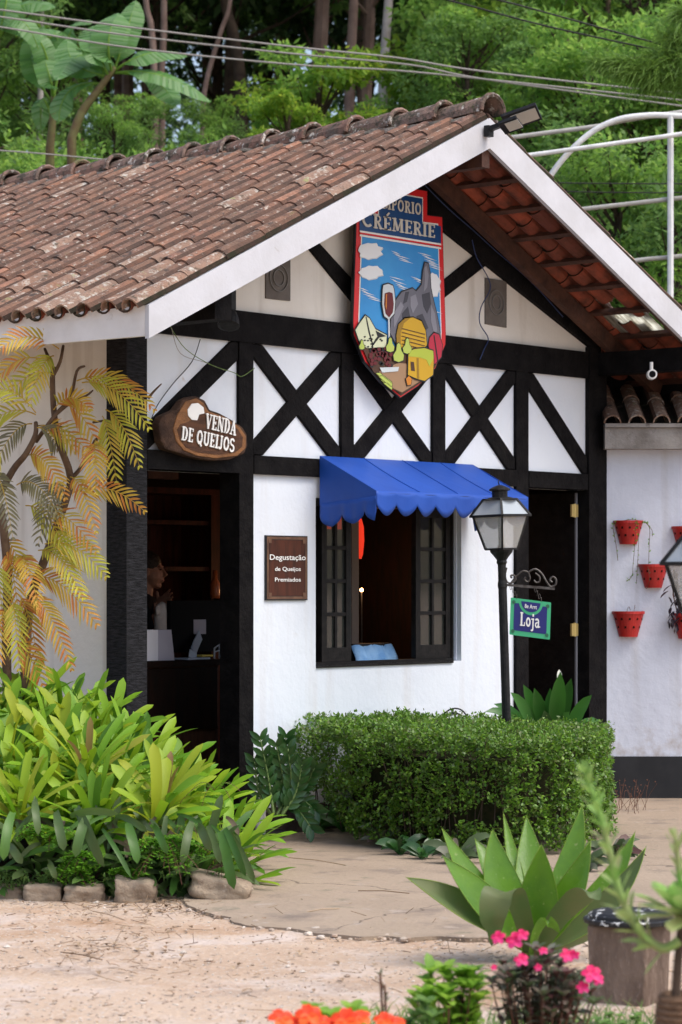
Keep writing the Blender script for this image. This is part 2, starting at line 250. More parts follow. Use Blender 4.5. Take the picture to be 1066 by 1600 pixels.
# ------------------------------------------------------------------ mesh builder
class MB:
    def __init__(s): s.v = []; s.f = []; s.m = []
    def add(s, vs, fs, mi=0):
        k = len(s.v); s.v += [tuple(p) for p in vs]
        s.f += [tuple(i+k for i in f) for f in fs]; s.m += [mi]*len(fs)
    def box(s, a, b, mi=0):
        (x0, y0, z0), (x1, y1, z1) = a, b
        s.add([(x0, y0, z0), (x1, y0, z0), (x1, y1, z0), (x0, y1, z0), (x0, y0, z1), (x1, y0, z1), (x1, y1, z1), (x0, y1, z1)],
              [(0, 3, 2, 1), (4, 5, 6, 7), (0, 1, 5, 4), (1, 2, 6, 5), (2, 3, 7, 6), (3, 0, 4, 7)], mi)
    def obox(s, c, ax, ay, az, mi=0):
        c = V(c); ax, ay, az = V(ax), V(ay), V(az)
        vs = [c+ax*i+ay*j+az*k for k in (-1, 1) for i, j in ((-1, -1), (1, -1), (1, 1), (-1, 1))]
        s.add(vs, [(0, 3, 2, 1), (4, 5, 6, 7), (0, 1, 5, 4), (1, 2, 6, 5), (2, 3, 7, 6), (3, 0, 4, 7)], mi)
    def bar(s, p, q, w, h, up=(0, 0, 1), mi=0):
        p, q = V(p), V(q); d = (q-p); L = d.length; d.normalize()
        side = d.cross(V(up)).normalized(); u = side.cross(d)
        s.obox((p+q)/2, d*(L/2), side*(w/2), u*(h/2), mi)
    def prism(s, pts, off, mi=0):
        n = len(pts); off = V(off)
        vs = [V(p) for p in pts]+[V(p)+off for p in pts]
        s.add(vs, [tuple(range(n))[::-1], tuple(range(n, 2*n))]+[(i, (i+1) % n, n+(i+1) % n, n+i) for i in range(n)], mi)
    def tube(s, pts, r, n=8, mi=0, cap=True):
        pts = [V(p) for p in pts]; N = len(pts)
        if not isinstance(r, (list, tuple)): r = [r]*N
        ref = None; vs = []
        for i, p in enumerate(pts):
            t = (pts[min(i+1, N-1)]-pts[max(i-1, 0)])
            if t.length < 1e-9: t = V((0, 0, 1))
            t.normalize()
            if ref is None: ref = V((0, 0, 1)) if abs(t.z) < .9 else V((1, 0, 0))
            a = t.cross(ref); a.normalize(); b = a.cross(t); ref = b
            for k in range(n):
                th = 2*PI*k/n; vs.append(p+a*(math.cos(th)*r[i])+b*(math.sin(th)*r[i]))
        fs = [(i*n+k, (i+1)*n+k, (i+1)*n+(k+1) % n, i*n+(k+1) % n) for i in range(N-1) for k in range(n)]
        if cap: fs += [tuple(range(n)), tuple(range((N-1)*n, N*n))[::-1]]
        s.add(vs, fs, mi)
    def lathe(s, c, prof, n=16, mi=0, a0=0, a1=2*PI, cap=True):
        c = V(c); full = abs(a1-a0-2*PI) < 1e-6; K = n if full else n+1
        vs = [c+V((r*math.cos(a0+(a1-a0)*k/n), r*math.sin(a0+(a1-a0)*k/n), z)) for r, z in prof for k in range(K)]
        fs = []
        for i in range(len(prof)-1):
            for k in range(n):
                k2 = (k+1) % K
                fs.append((i*K+k, i*K+k2, (i+1)*K+k2, (i+1)*K+k))
        if cap: fs += [tuple(range(K))[::-1], tuple(range((len(prof)-1)*K, len(prof)*K))]
        s.add(vs, fs, mi)
    def ball(s, c, r, n=10, mi=0, jit=0, seed=0):
        c = V(c); rx, ry, rz = r if isinstance(r, (tuple, list)) else (r, r, r); vs = []; m = n//2
        for i in range(m+1):
            ph = PI*i/m
            for k in range(n):
                th = 2*PI*k/n; d = V((math.sin(ph)*math.cos(th), math.sin(ph)*math.sin(th), math.cos(ph)))
                j = 1+jit*noise.noise(d*1.7+V((seed*3.1, seed*1.7, 0)))
                vs.append(c+V((d.x*rx*j, d.y*ry*j, d.z*rz*j)))
        s.add(vs, [(i*n+k, (i+1)*n+k, (i+1)*n+(k+1) % n, i*n+(k+1) % n) for i in range(m) for k in range(n)], mi)
    def leaf(s, p0, p1, p2, w, prof=None, fold=.25, nrm=(0, 0, 1), n=7, mi=0, twist=0, wav=0):
        """blade along the quadratic curve p0 p1 p2, widest w, folded along its midrib"""
        p0, p1, p2 = V(p0), V(p1), V(p2); vs = []; prof = prof or (lambda t: math.sin(PI*min(1, .08+t*.92))**.7)
        nrm = V(nrm)
        for i in range(n+1):
            t = i/n; p = p0*(1-t)**2+p1*2*t*(1-t)+p2*t*t
            d = ((p1-p0)*(1-t)+(p2-p1)*t)
            if d.length < 1e-9: d = V((0, 0, 1))
            d.normalize(); sd_ = d.cross(nrm)
            if sd_.length < 1e-3: sd_ = d.cross(V((1, .3, 0)))
            sd_.normalize(); up = sd_.cross(d).normalized()
            if twist:
                R = Matrix.Rotation(twist*t, 3, d); sd_ = R @ sd_; up = R @ up
            hw = w/2*prof(t); o = up*(hw*fold)
            wv = up*(wav*math.sin(t*19+p0.x*9)*hw)
            vs += [p+sd_*hw+o+wv, p, p-sd_*hw+o-wv]
        fs = []
        for i in range(n):
            a = i*3; fs += [(a, a+1, a+4, a+3), (a+1, a+2, a+5, a+4)]
        s.add(vs, fs, mi)
    def blade(s, c, d, up, L, W, mi=0):
        """small four-cornered leaf"""
        c, d = V(c), V(d); sd_ = d.cross(V(up))
        if sd_.length < 1e-4: sd_ = d.cross(V((.3, 1, .2)))
        sd_.normalize()
        s.add([c, c+d*(L*.5)+sd_*(W*.5), c+d*L, c+d*(L*.5)-sd_*(W*.5)], [(0, 1, 2, 3)], mi)
    def build(s, name, mats, parent=None, smooth=False, loc=None):
        me = bpy.data.meshes.new(name); me.from_pydata(s.v, [], s.f)
        mats = mats if isinstance(mats, (list, tuple)) else [mats]
        for m in mats: me.materials.append(M[m] if isinstance(m, str) else m)
        me.polygons.foreach_set('material_index', s.m)
        if smooth: me.polygons.foreach_set('use_smooth', [True]*len(s.f))
        me.update()
        o = bpy.data.objects.new(name, me); COL.objects.link(o)
        if loc is not None:
            me.transform(Matrix.Translation(-V(loc))); o.location = loc
        if parent is not None:
            o.parent = parent; o.matrix_parent_inverse = parent_world(parent).inverted()
        return o
def parent_world(o):
    if o.parent: return parent_world(o.parent) @ o.matrix_parent_inverse @ o.matrix_basis
    return o.matrix_basis.copy()
def tag(o, label=None, cat=None, group=None, kind=None):
    if label: o['label'] = label
    if cat: o['category'] = cat
    if group: o['group'] = group
    if kind: o['kind'] = kind
    return o
def thing(name, label, cat, loc=(0, 0, 0), group=None):
    o = bpy.data.objects.new(name, None); COL.objects.link(o); o.location = loc; o.empty_display_size = .1
    return tag(o, label, cat, group)
def copy_tree(o, parent=None):
    c = o.copy(); COL.objects.link(c)
    if parent: c.parent = parent
    for ch in list(o.children): copy_tree(ch, c)
    return c
def rv(a=1.0): return V((rnd.uniform(-1, 1), rnd.uniform(-1, 1), rnd.uniform(-1, 1)))*a
def rdir():
    while True:
        d = rv()
        if .05 < d.length < 1: return d.normalized()
def pat(pts): return [V(p) for p in pts]
def interp(pts, t):
    k = min(int(t*(len(pts)-1)), len(pts)-2); f = t*(len(pts)-1)-k
    return V(pts[k]).lerp(V(pts[k+1]), f)
def smooth_path(pts, n=4):
    pts = [V(p) for p in pts]; out = []
    for i in range(len(pts)-1):
        p0 = pts[max(i-1, 0)]; p1 = pts[i]; p2 = pts[i+1]; p3 = pts[min(i+2, len(pts)-1)]
        for k in range(n):
            t = k/n
            out.append(.5*((2*p1)+(p2-p0)*t+(2*p0-5*p1+4*p2-p3)*t*t+(3*p1-p0-3*p2+p3)*t**3))
    return out+[pts[-1]]

# ------------------------------------------------------------------ lettering
def arc(cx, cy, rx, ry, a0, a1, n=12): return [(cx+rx*math.cos(math.radians(a0+(a1-a0)*i/n)), cy+ry*math.sin(math.radians(a0+(a1-a0)*i/n))) for i in range(n+1)]
T, H = .19, .085
GL = {
 'V': (.80, [([(.14, 1), (.40, 0)], T), ([(.40, 0), (.66, 1)], H)], [(.14, 1), (.66, 1)]),
 'E': (.70, [([(.2, 0), (.2, 1)], T), ([(.1, .96), (.6, .96)], H), ([(.1, .04), (.6, .04)], H), ([(.2, .5), (.5, .5)], H), ([(.58, .98), (.58, .78)], H), ([(.58, .02), (.58, .22)], H), ([(.48, .4), (.48, .6)], H)], [(.2, 1), (.2, 0)]),
 'N': (.86, [([(.16, 0), (.16, 1)], H), ([(.16, 1), (.68, 0)], T), ([(.68, 0), (.68, 1)], H)], [(.16, 0), (.16, 1), (.68, 1)]),
 'D': (.80, [([(.2, 0), (.2, 1)], T), ([(.1, .96), (.35, .96)]+arc(.35, .5, .32, .46, 90, -90)+[(.1, .04)], H+.03), (arc(.36, .5, .28, .42, 50, -50, 8), T)], [(.2, 1), (.2, 0)]),
 'A': (.82, [([(.14, 0), (.40, 1)], H), ([(.40, 1), (.66, 0)], T), ([(.24, .32), (.56, .32)], H)], [(.14, 0), (.66, 0)]),
 'Q': (.84, [(arc(.4, .5, .27, .44, 0, 360, 22), T*.85), ([(.42, .2), (.66, -.12)], T*.8)], []),
 'U': (.82, [([(.18, 1), (.18, .32)]+arc(.4, .32, .22, .27, 180, 360, 10)+[(.62, 1)], T*.8)], [(.18, 1), (.62, 1)]),
 'I': (.42, [([(.2, 0), (.2, 1)], T)], [(.2, 0), (.2, 1)]),
 'J': (.58, [([(.36, 1), (.36, .22)]+arc(.2, .22, .16, .18, 0, -150, 8), T*.8)], [(.36, 1)]),
 'O': (.82, [(arc(.4, .5, .27, .44, 0, 360, 22), T*.85)], []),
 'S': (.70, [(arc(.33, .72, .22, .22, 20, 270, 12)+arc(.33, .27, .24, .23, 90, -160, 12), T*.75)], []),
 'M': (1.0, [([(.16, 0), (.2, 1)], H), ([(.2, 1), (.48, .1)], T), ([(.48, .1), (.76, 1)], H), ([(.76, 1), (.8, 0)], T)], [(.16, 0), (.8, 0), (.2, 1), (.76, 1)]),
 'P': (.70, [([(.2, 0), (.2, 1)], T), ([(.2, .96), (.36, .96)]+arc(.36, .72, .2, .24, 90, -90, 8)+[(.2, .48)], H+.03)], [(.2, 0), (.2, 1)]),
 'R': (.78, [([(.2, 0), (.2, 1)], T), ([(.2, .96), (.36, .96)]+arc(.36, .74, .2, .22, 90, -90, 8)+[(.2, .52)], H+.03), ([(.36, .52), (.64, 0)], T*.85)], [(.2, 0), (.2, 1), (.64, 0)]),
 'C': (.76, [(arc(.42, .5, .3, .44, 50, 310, 18), T*.8), ([(.62, .98), (.62, .74)], H)], []),
 'L': (.66, [([(.2, 0), (.2, 1)], T), ([(.1, .04), (.56, .04)], H), ([(.55, .02), (.55, .28)], H)], [(.2, 1), (.2, 0)]),
 'o': (.62, [(arc(.3, .33, .19, .28, 0, 360, 18), T*.8)], []),
 'j': (.40, [([(.22, .64), (.22, -.12)]+arc(.1, -.12, .12, .14, 0, -130, 6), T*.75), ([(.22, .8), (.22, .95)], T*.9)], [(.17, .62)]),
 'a': (.60, [(arc(.26, .45, .17, .17, 150, 0, 8)+[(.43, 0)], T*.75), (arc(.25, .19, .15, .16, 90, 360, 10), T*.65), ([(.25, .38), (.43, .36)], H)], [(.47, .03)]),
 ' ': (.35, [], []),
}
ACC = {'É': 'E', 'Ó': 'O'}
def stroke_text(mb, txt, o, ax, az, nrm, width, height, depth=.004, mi=0, small=()):
    """letters laid on the plane o + s*ax + t*az, raised along nrm; small: set of indices drawn at .82 height"""
    tot = 0
    for i, ch in enumerate(txt): tot += GL[ACC.get(ch, ch)][0]*(.82 if i in small else 1)
    sx = width/tot; x = 0; lay = 0
    o, ax, az, nrm = V(o), V(ax), V(az), V(nrm)
    def q(a, b): return o+ax*(a*sx)+az*(b*height)
    for i, ch in enumerate(txt):
        k = .82 if i in small else 1; w, st, sf = GL[ACC.get(ch, ch)]; st = list(st)
        if ch in ACC: st.append(([(.32, 1.1), (.5, 1.32)], .13))
        segs = []
        for pts, th in st:
            for a, b in zip(pts[:-1], pts[1:]): segs.append((a, b, th))
        for (cx, cy) in sf: segs.append(((cx-.16, cy+(-.04 if cy > .5 else .04)), (cx+.16, cy+(-.04 if cy > .5 else .04)), H))
        for a, b, th in segs:
            a = V((a[0], a[1], 0)); b = V((b[0], b[1], 0)); d = b-a
            if d.length < 1e-6: continue
            d.normalize(); n2 = V((-d.y, d.x, 0))*(th/2); e = d*(th*.12); lay = (lay+1) % 7
            ps = [a-e+n2, b+e+n2, b+e-n2, a-e-n2]
            p3 = [q(x+p.x*k, p.y*k) for p in ps]
            mb.prism(p3, nrm*(depth+lay*.00012), mi)
        x += w*k
def font_text(mb, txt, o, ax, az, nrm, width, height, mi=0, depth=.003, bold=.0):
    cu = bpy.data.curves.new('t', 'FONT'); cu.body = txt; cu.offset = bold; cu.resolution_u = 3
    ob = bpy.data.objects.new('t', cu); me = bpy.data.meshes.new_from_object(ob)
    vs = [v.co.copy() for v in me.vertices]; x0 = min(v.x for v in vs); x1 = max(v.x for v in vs)
    cap = .73; o, ax, az, nrm = V(o), V(ax), V(az), V(nrm)
    mb.add([o+ax*((v.x-x0)/(x1-x0)*width)+az*(v.y/cap*height)+nrm*depth for v in vs], [tuple(p.vertices) for p in me.polygons], mi)
    bpy.data.objects.remove(ob); bpy.data.curves.remove(cu); bpy.data.meshes.remove(me)
# ================================================================== THE SHOP
W = fx(945); XR = 2.45; SL = .47; ZR = 4.54; OV = .811; YB = 6.4      # facade width, ridge x, roof slope, ridge height, overhang, back
XE = -.631; RE = 2*XR-XE
def zt(x): return ZR-SL*abs(x-XR)
shop = thing('shop_building', 'white half-timbered shop with black beams, gabled clay tile roof and white barge boards', 'building', (0, 0, 0))
x1 = fx(375); x2 = fx(397); xw0 = fx(499); xw1 = fx(721, .03); xd0 = fx(827); xd1 = fx(920)
ZL0, ZL1, ZT0, ZT1 = 2.26, 2.375, 3.07, 3.26
zs = FZ(600, 1037, .03).z; zw1 = 2.13
YW = .03; TH = .16
# front wall pieces butt against each other round the openings
m = MB()
m.box((x2-.02, YW, .18), (xw0, YW+TH, ZL0)); m.box((xw0, YW, .18), (xw1, YW+TH, zs)); m.box((xw0, YW, zw1), (xw1, YW+TH, ZL0))
m.box((xw1, YW, .18), (xd0, YW+TH, ZL0))
m.prism([(.03, YW, ZL0), (W, YW, ZL0), (W, YW, ZT0+.1), (.03, YW, ZT0+.1)], (0, TH, 0)); m.build('front_wall', 'plaster', shop); m = MB()
m.prism([(0.03, YW, ZT0+.1), (W, YW, ZT0+.1), (W, YW, zt(W)-.07), (XR, YW, ZR-.07), (0.03, YW, zt(0)-.07)], (0, TH, 0))
m.build('gable_wall', 'plaster_cream', shop)
m = MB(); m.box((x2-.02, YW-.025, -.05), (xd0, YW+TH, .18)); m.build('plinth', 'plinth', shop)
m = MB(); m.box((.03, .17, 0), (.17, YB, 3.27)); m.build('side_wall', 'plaster_cream', shop)  # cream plaster puts this wall's warm shade into its colour
m = MB(); m.box((W-.15, .17, 0), (W, YB, 2.98)); m.build('side_wall', 'plaster', shop)
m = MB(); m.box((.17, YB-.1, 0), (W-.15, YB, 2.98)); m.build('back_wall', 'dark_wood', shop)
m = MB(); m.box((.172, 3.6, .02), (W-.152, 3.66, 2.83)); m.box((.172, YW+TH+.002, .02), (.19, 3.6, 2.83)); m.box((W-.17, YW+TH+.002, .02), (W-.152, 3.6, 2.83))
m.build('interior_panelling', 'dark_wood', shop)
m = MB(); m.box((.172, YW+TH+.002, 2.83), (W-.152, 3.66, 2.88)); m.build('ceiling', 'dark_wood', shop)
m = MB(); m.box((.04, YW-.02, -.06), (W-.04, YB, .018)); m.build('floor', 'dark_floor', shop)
# inner lining of the front wall (dark, as seen in the room)
m = MB()
def timber(name, pts, d=.05, y=0.0, mt='timber'):
    b = MB(); b.prism([(p[0], y, p[1]) for p in pts], (0, d, 0))
    o = b.build(name, mt, shop)
    bv = o.modifiers.new('bevel', 'BEVEL'); bv.width = .006; bv.segments = 1
    return o
def tpx(name, pix, d=.05, y=0.0):
    return timber(name, [(FZ(u, v, y).x, FZ(u, v, y).z) for u, v in pix], d, y)
# posts
b = MB(); b.box((0, 0, -.05), (.17, .168, 3.25)); b.build('corner_post', 'timber_grain', shop)
b = MB(); b.box((fx(920), -.006, -.05), (W+.02, .17, 3.095)); b.box((fx(920), -.014, 3.0951), (W-.1001, .17, 3.30)); b.build('corner_post', 'timber', shop)
b = MB(); b.box((x1, .004, -.03), (x2, .17, ZT0)); b.build('door_post', 'timber', shop)
b = MB(); b.box((fx(808), .004, -.03), (xd0, .17, ZT0)); b.build('door_post', 'timber', shop)
b = MB(); b.box((.172, -.004, ZT0), (fx(919), .06, ZT1)); o = b.build('tie_beam', 'timber', shop)
b = MB(); b.box((.172, -.002, ZL0), (x1-.002, .17, ZL1)); b.build('lintel_beam', 'timber', shop)
b = MB(); b.box((x2+.002, -.002, ZL0), (fx(808)-.002, .06, ZL1)); b.build('lintel_beam', 'timber', shop)
b = MB(); b.box((xd0+.002, -.002, ZL0), (fx(919), .17, ZL1)); b.build('lintel_beam', 'timber', shop)
sx = [(fx(535), fx(554)), (fx(678), fx(697))]
for a, c in sx:
    b = MB(); b.box((a, .004, ZL1+.002), (c, .06, ZT0-.002)); b.build('stud', 'timber', shop)
def brace(xa, za, xb, zb, w=.12, y=.008, za0=ZL1, zb0=ZT0, xlo=None, xhi=None):
    """diagonal timber clipped to the bay it fills"""
    d = V((xb-xa, zb-za, 0)).normalized(); n = V((-d.y, d.x, 0))*(w/2); e = d*.12
    poly = [V((xa, za, 0))-e+n, V((xb, zb, 0))+e+n, V((xb, zb, 0))+e-n, V((xa, za, 0))-e-n]
    def clip(ps, ax, val, sign):
        out = []
        for i in range(len(ps)):
            p, q = ps[i], ps[(i+1) % len(ps)]; fp, fq = (p[ax]-val)*sign, (q[ax]-val)*sign
            if fp >= 0: out.append(p)
            if fp*fq < 0: out.append(p.lerp(q, fp/(fp-fq)))
        return out
    for ax, val, sg in ((0, xlo, 1), (0, xhi, -1), (1, za0, 1), (1, zb0, -1)): poly = clip(poly, ax, val, sg)
    if len(poly) > 2: timber('brace', [(p.x, p.y) for p in poly], .045, y)
e = .002
bays = [(x2, sx[0][0]), (sx[0][1], sx[1][0]), (sx[1][1], fx(808))]
for a, c in bays:
    a += e; c -= e
    brace(a+.02, ZT0-.02, c-.02, ZL1+.02, y=.012, za0=ZL1+e, zb0=ZT0-e, xlo=a, xhi=c)
    brace(a+.02, ZL1+.02, c-.02, ZT0-.02, y=.008, za0=ZL1+e, zb0=ZT0-e, xlo=a, xhi=c)
brace(.17, ZL1+.06, x1-.01, ZT0-.04, w=.125, y=.01, za0=ZL1+e, zb0=ZT0-e, xlo=.172, xhi=x1-e)
brace(xd0+.02, ZT0-.04, fx(920), ZL1+.04, w=.125, y=.01, za0=ZL1+e, zb0=ZT0-e, xlo=xd0+e, xhi=fx(920)-e)
# gable braces run down to the middle behind the shield
tpx('brace', [(483, 387), (500, 379), (590, 478), (590, 500), (575, 500)], .045, .01)
tpx('brace', [(755, 389), (772, 406), (664, 490), (640, 490), (640, 482)], .045, .01)
# rake beams under the roof on the wall face
for s in (-1, 1):
    xe = XR+s*(XR-.05); 
    timber('rake_beam', [(XR, ZR-.09), (xe, zt(xe)-.09), (xe, max(zt(xe)-.36, ZT1+.002)), (XR+s*(abs(xe-XR)-.20) if False else xe-s*.03, ZT1+.002) if zt(xe)-.36 < ZT1 else (xe, zt(xe)-.36), (XR, ZR-.36)], .045, -.012)
# speaker boxes set into the gable
for pix in ([(416, 398), (454, 402), (454, 470), (416, 466)], [(759, 434), (792, 439), (792, 512), (759, 506)]):
    b = MB(); q = [FZ(u, v, .02) for u, v in pix]; b.prism(q, (0, .05, 0)); o = b.build('gable_speaker', 'vent', shop)
    c = (q[0]+q[1]+q[2]+q[3])/4; b = MB()
    for r in (.085, .05):
        b.tube([c+V((math.cos(t)*r, -.004, math.sin(t)*r)) for t in [2*PI*k/20 for k in range(21)]], .005, 5)
    b.build('cone', 'vent2', o)
# small marks
# ---- roof
def tile_field(mb, ridge, down, along, nrm, cols, rows, pitch=.18, expo=.36, jit=1.0, pale=None, mi_pale=1, under=None, thick=.010, valley=True, skip=()):
    ridge, down, along, nrm = V(ridge), V(down).normalized(), V(along).normalized(), V(nrm).normalized()
    K = 7
    def shell(c, L, ra, rb, sgn, lift_a, lift_b, yaw, mi, und=None):
        vs = []
        dd = (down+along*yaw).normalized()
        for off in (0, thick):
            for (t, r, lf) in ((0, ra, lift_a), (L, rb, lift_b)):
                for k in range(K+1):
                    th = PI*k/K; rr = r-off
                    vs.append(c+dd*t+along*(-math.cos(th)*rr)+nrm*(sgn*math.sin(th)*rr*.98+lf))
        n = K+1; fs = []; ms = []
        for k in range(K):
            fs.append((k, k+1, n+k+1, n+k)); fs.append((2*n+k, 3*n+k, 3*n+k+1, 2*n+k+1)); fs.append((n+k, n+k+1, 3*n+k+1, 3*n+k)); fs.append((k, 2*n+k, 2*n+k+1, k+1))
        fs += [(0, n, 3*n, 2*n), (K, 2*n+K, 3*n+K, n+K)]
        mb.add(vs, fs, mi)
        if sgn > 0 and valley:     # dirt and painted-in flank shade along both feet of every cover tile
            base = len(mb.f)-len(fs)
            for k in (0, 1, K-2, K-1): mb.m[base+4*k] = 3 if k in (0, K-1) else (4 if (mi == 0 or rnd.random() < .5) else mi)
        if und is not None:
            # outer faces of a channel tile look down at the battens: bare red clay
            base = len(mb.f)-len(fs)
            for i in range(0, 4*K, 4): mb.m[base+i] = und
    for ci in range(cols):
        cj = rnd.uniform(-.006, .006)*jit; coff = rnd.uniform(-.12, .12)
        for ri in range(rows+1):
            start = ri*expo-.06+(rnd.uniform(-.02, .02)+coff)*jit; end = start+expo*1.2
            if ri == 0: start = rnd.uniform(0, .02)
            if ri == rows-1: end = rows*expo+.03+rnd.uniform(-.012, .012)
            L = end-start
            if ri == rows: L = expo*.0
            if ri < rows and (ci, ri) not in skip:
                ispale = pale and rnd.random() < pale(ci, ri)
                shell(ridge+along*(ci*pitch+cj)+down*start, L, .060, .065, 1, .008+rnd.uniform(0, .004), .014+rnd.uniform(0, .006), rnd.uniform(-.015, .015)*jit, mi_pale if ispale else 0)
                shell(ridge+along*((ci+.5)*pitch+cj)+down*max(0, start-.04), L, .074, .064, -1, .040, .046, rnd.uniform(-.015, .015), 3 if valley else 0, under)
al = math.atan(SL); SLEN = (XR-XE)/math.cos(al)
Y0 = -OV; NC = int((YB+.3-Y0)/.18); NR = 10; EX = (SLEN+.03)/NR
dl = V((-math.cos(al), 0, -math.sin(al))); nl = V((-math.sin(al), 0, math.cos(al)))
dr = V((math.cos(al), 0, -math.sin(al))); nr = V((math.sin(al), 0, math.cos(al)))
rb = MB()
def palef(c, r): return .7 if r >= 9 else (.35 if r == 8 else (.5 if c == 0 and r > 3 else .03))
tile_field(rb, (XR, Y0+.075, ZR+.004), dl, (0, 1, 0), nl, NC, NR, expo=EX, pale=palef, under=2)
roofl = rb.build('tiled_roof_slope', ['tile', 'tile_pale', 'tile_under', 'tile_valley', 'tile_grime_shade'], shop)
rb = MB()
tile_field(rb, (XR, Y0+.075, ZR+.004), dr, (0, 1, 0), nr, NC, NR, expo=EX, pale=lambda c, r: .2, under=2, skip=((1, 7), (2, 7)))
roofr = rb.build('tiled_roof_slope', ['tile', 'tile_pale', 'tile_under', 'tile_valley', 'tile_grime_shade'], shop)
# ridge
rb = MB(); k = 0; y = Y0-.02
while y < YB+.3:
    sag = -.02*math.sin((y-Y0)/7*PI); c = V((XR+rnd.uniform(-.01, .01), y, ZR+.025+sag)); K = 8; L = .42; vs = []
    for off in (0, .014):
        for (t, r, lf) in ((0, .118, .024), (L, .098, .0)):
            for q in range(K+1):
                th = PI*q/K*1.04-.06; vs.append(c+V((-math.cos(th)*(r-off), t, math.sin(th)*(r-off)*.95+lf)))
    n = K+1; fs = []
    for q in range(K): fs += [(q, n+q, n+q+1, q+1), (2*n+q, 2*n+q+1, 3*n+q+1, 3*n+q), (n+q, 3*n+q, 3*n+q+1, n+q+1), (q, q+1, 2*n+q+1, 2*n+q)]
    rb.add(vs, fs); 
    # raised collar at each overlap
    rb.tube([c+V((-math.cos(PI*q/8)*.122, .0, math.sin(PI*q/8)*.116+.02)) for q in range(9)], .016, 6)
    y += .376
rb.build('ridge_cap', 'ridge', shop, smooth=False)
b = MB()
for s in (-1, 1):
    pts = []; N = 90
    for i in range(N+1):
        yy = Y0+.03+(YB+.25-Y0)*i/N; pts.append(V((XR+s*(.115+.02*noise.noise(V((yy*5, s, 0)))), yy, ZR-.005+.02*noise.noise(V((yy*7, s*3, 1))))))
    b.tube(pts, [.022+.022*abs(noise.noise(p*9)) for p in pts], 6)
b.build('ridge_mortar', 'mortar', shop)
# barge boards (front), fascia (eaves), battens, rafters
BH = .17
for s in (-1, 1):
    xe = XR+s*(XR-XE); b = MB()
    b.prism([(XR, Y0, ZR+.012), (xe, Y0, zt(xe)+.012), (xe, Y0, zt(xe)-BH), (XR, Y0, ZR-BH-.01)], (0, .03, 0))
    b.build('barge_board', 'barge', shop)
b = MB()
b.prism([(XE, Y0+.032, zt(XE)+.012), (XE, YB, zt(XE)+.012), (XE, YB, zt(XE)-.13), (XE, Y0+.032, zt(XE)-.155)], (.028, 0, 0)); b.build('fascia_board', 'fascia', shop)
b = MB()
b.prism([(RE-.028, Y0+.032, zt(RE)+.0), (RE-.028, YB, zt(RE)+.0), (RE-.028, YB, zt(RE)-.15), (RE-.028, Y0+.032, zt(RE)-.15)], (.028, 0, 0)); b.build('fascia_board', 'timber', shop)
for s, dd, nn in ((-1, dl, nl), (1, dr, nr)):
    for i in range(NR+1):
        p = V((XR, 0, ZR))+dd*(.02 if i == 0 else min(i*EX-.06, SLEN-.03))-nn*.022
        b = MB(); b.bar((p.x, Y0+.034, p.z), (p.x, YB, p.z), .045, .03, up=nn); b.build('batten', 'brown', shop)
    for j, yy in enumerate((Y0+.065, -.10, 1.2, 2.4, 3.6, 4.8, 6.0)):
        h = .11 if j else .09; p = V((XR, yy, ZR))-nn*(.0385+h/2)
        b = MB(); b.bar(p+dd*.06, p+dd*(SLEN-.04), .05 if j == 0 else .06, h, up=nn); b.build('rafter', 'brown', shop)
b = MB(); b.box((XR-.04, Y0+.034, ZR-.30), (XR+.04, YB, ZR-.17)); b.build('ridge_beam', 'brown', shop)
b = MB(); b.box((-.0, Y0+.1, 3.085), (.14, -.02, 3.25)); b.build('wall_plate', 'timber', shop)
b = MB(); b.box((W-.10, Y0+.04, 3.10), (W+.045, YB, 3.262)); b.build('wall_plate', 'timber', shop)
b = MB(); q = V((XR, 0, ZR))+dr*(EX*7.45)
b.obox(V((q.x, -.34, q.z))+nr*.006, dr*.20, (0, .19, 0), nr*.003); b.build('skylight_tile', M.setdefault('skylight', mat('translucent_roof_tile', (.7, .7, .64), .4, .3, trans=.7, var=(.3, .28, .22), var_scale=8, stretch=(1, 6, 1))), shop)
# soffit closing above the wall between rafters
# ---- left doorway fittings
# cabinet, counter and goods are things of their own (below); right door leaf folded open
b = MB(); hx = fx(895, .12); b.box((hx-.001, .10, .02), (hx+.035, .88, ZL0-.02)); door = b.build('door_leaf', 'timber', shop)
b = MB(); b.box((hx-.002, .085, .02), (hx+.012, .099, ZL0-.02)); b.build('edge_strip', M.setdefault('strip', mat('pale_door_edge', (.17, .18, .21), .6, .3)), door)
for v in (798, 984):
    p = FZ(896, v, .09); b = MB(); b.box((p.x-.045, .07, p.z-.045), (p.x-.004, .084, p.z+.045)); b.box((p.x+.004, .07, p.z-.045), (p.x+.035, .084, p.z+.045)); b.tube([p+V((0, -.014, -.05)), p+V((0, -.014, .05))], .008, 8)
    b.build('hinge', 'brass', door)
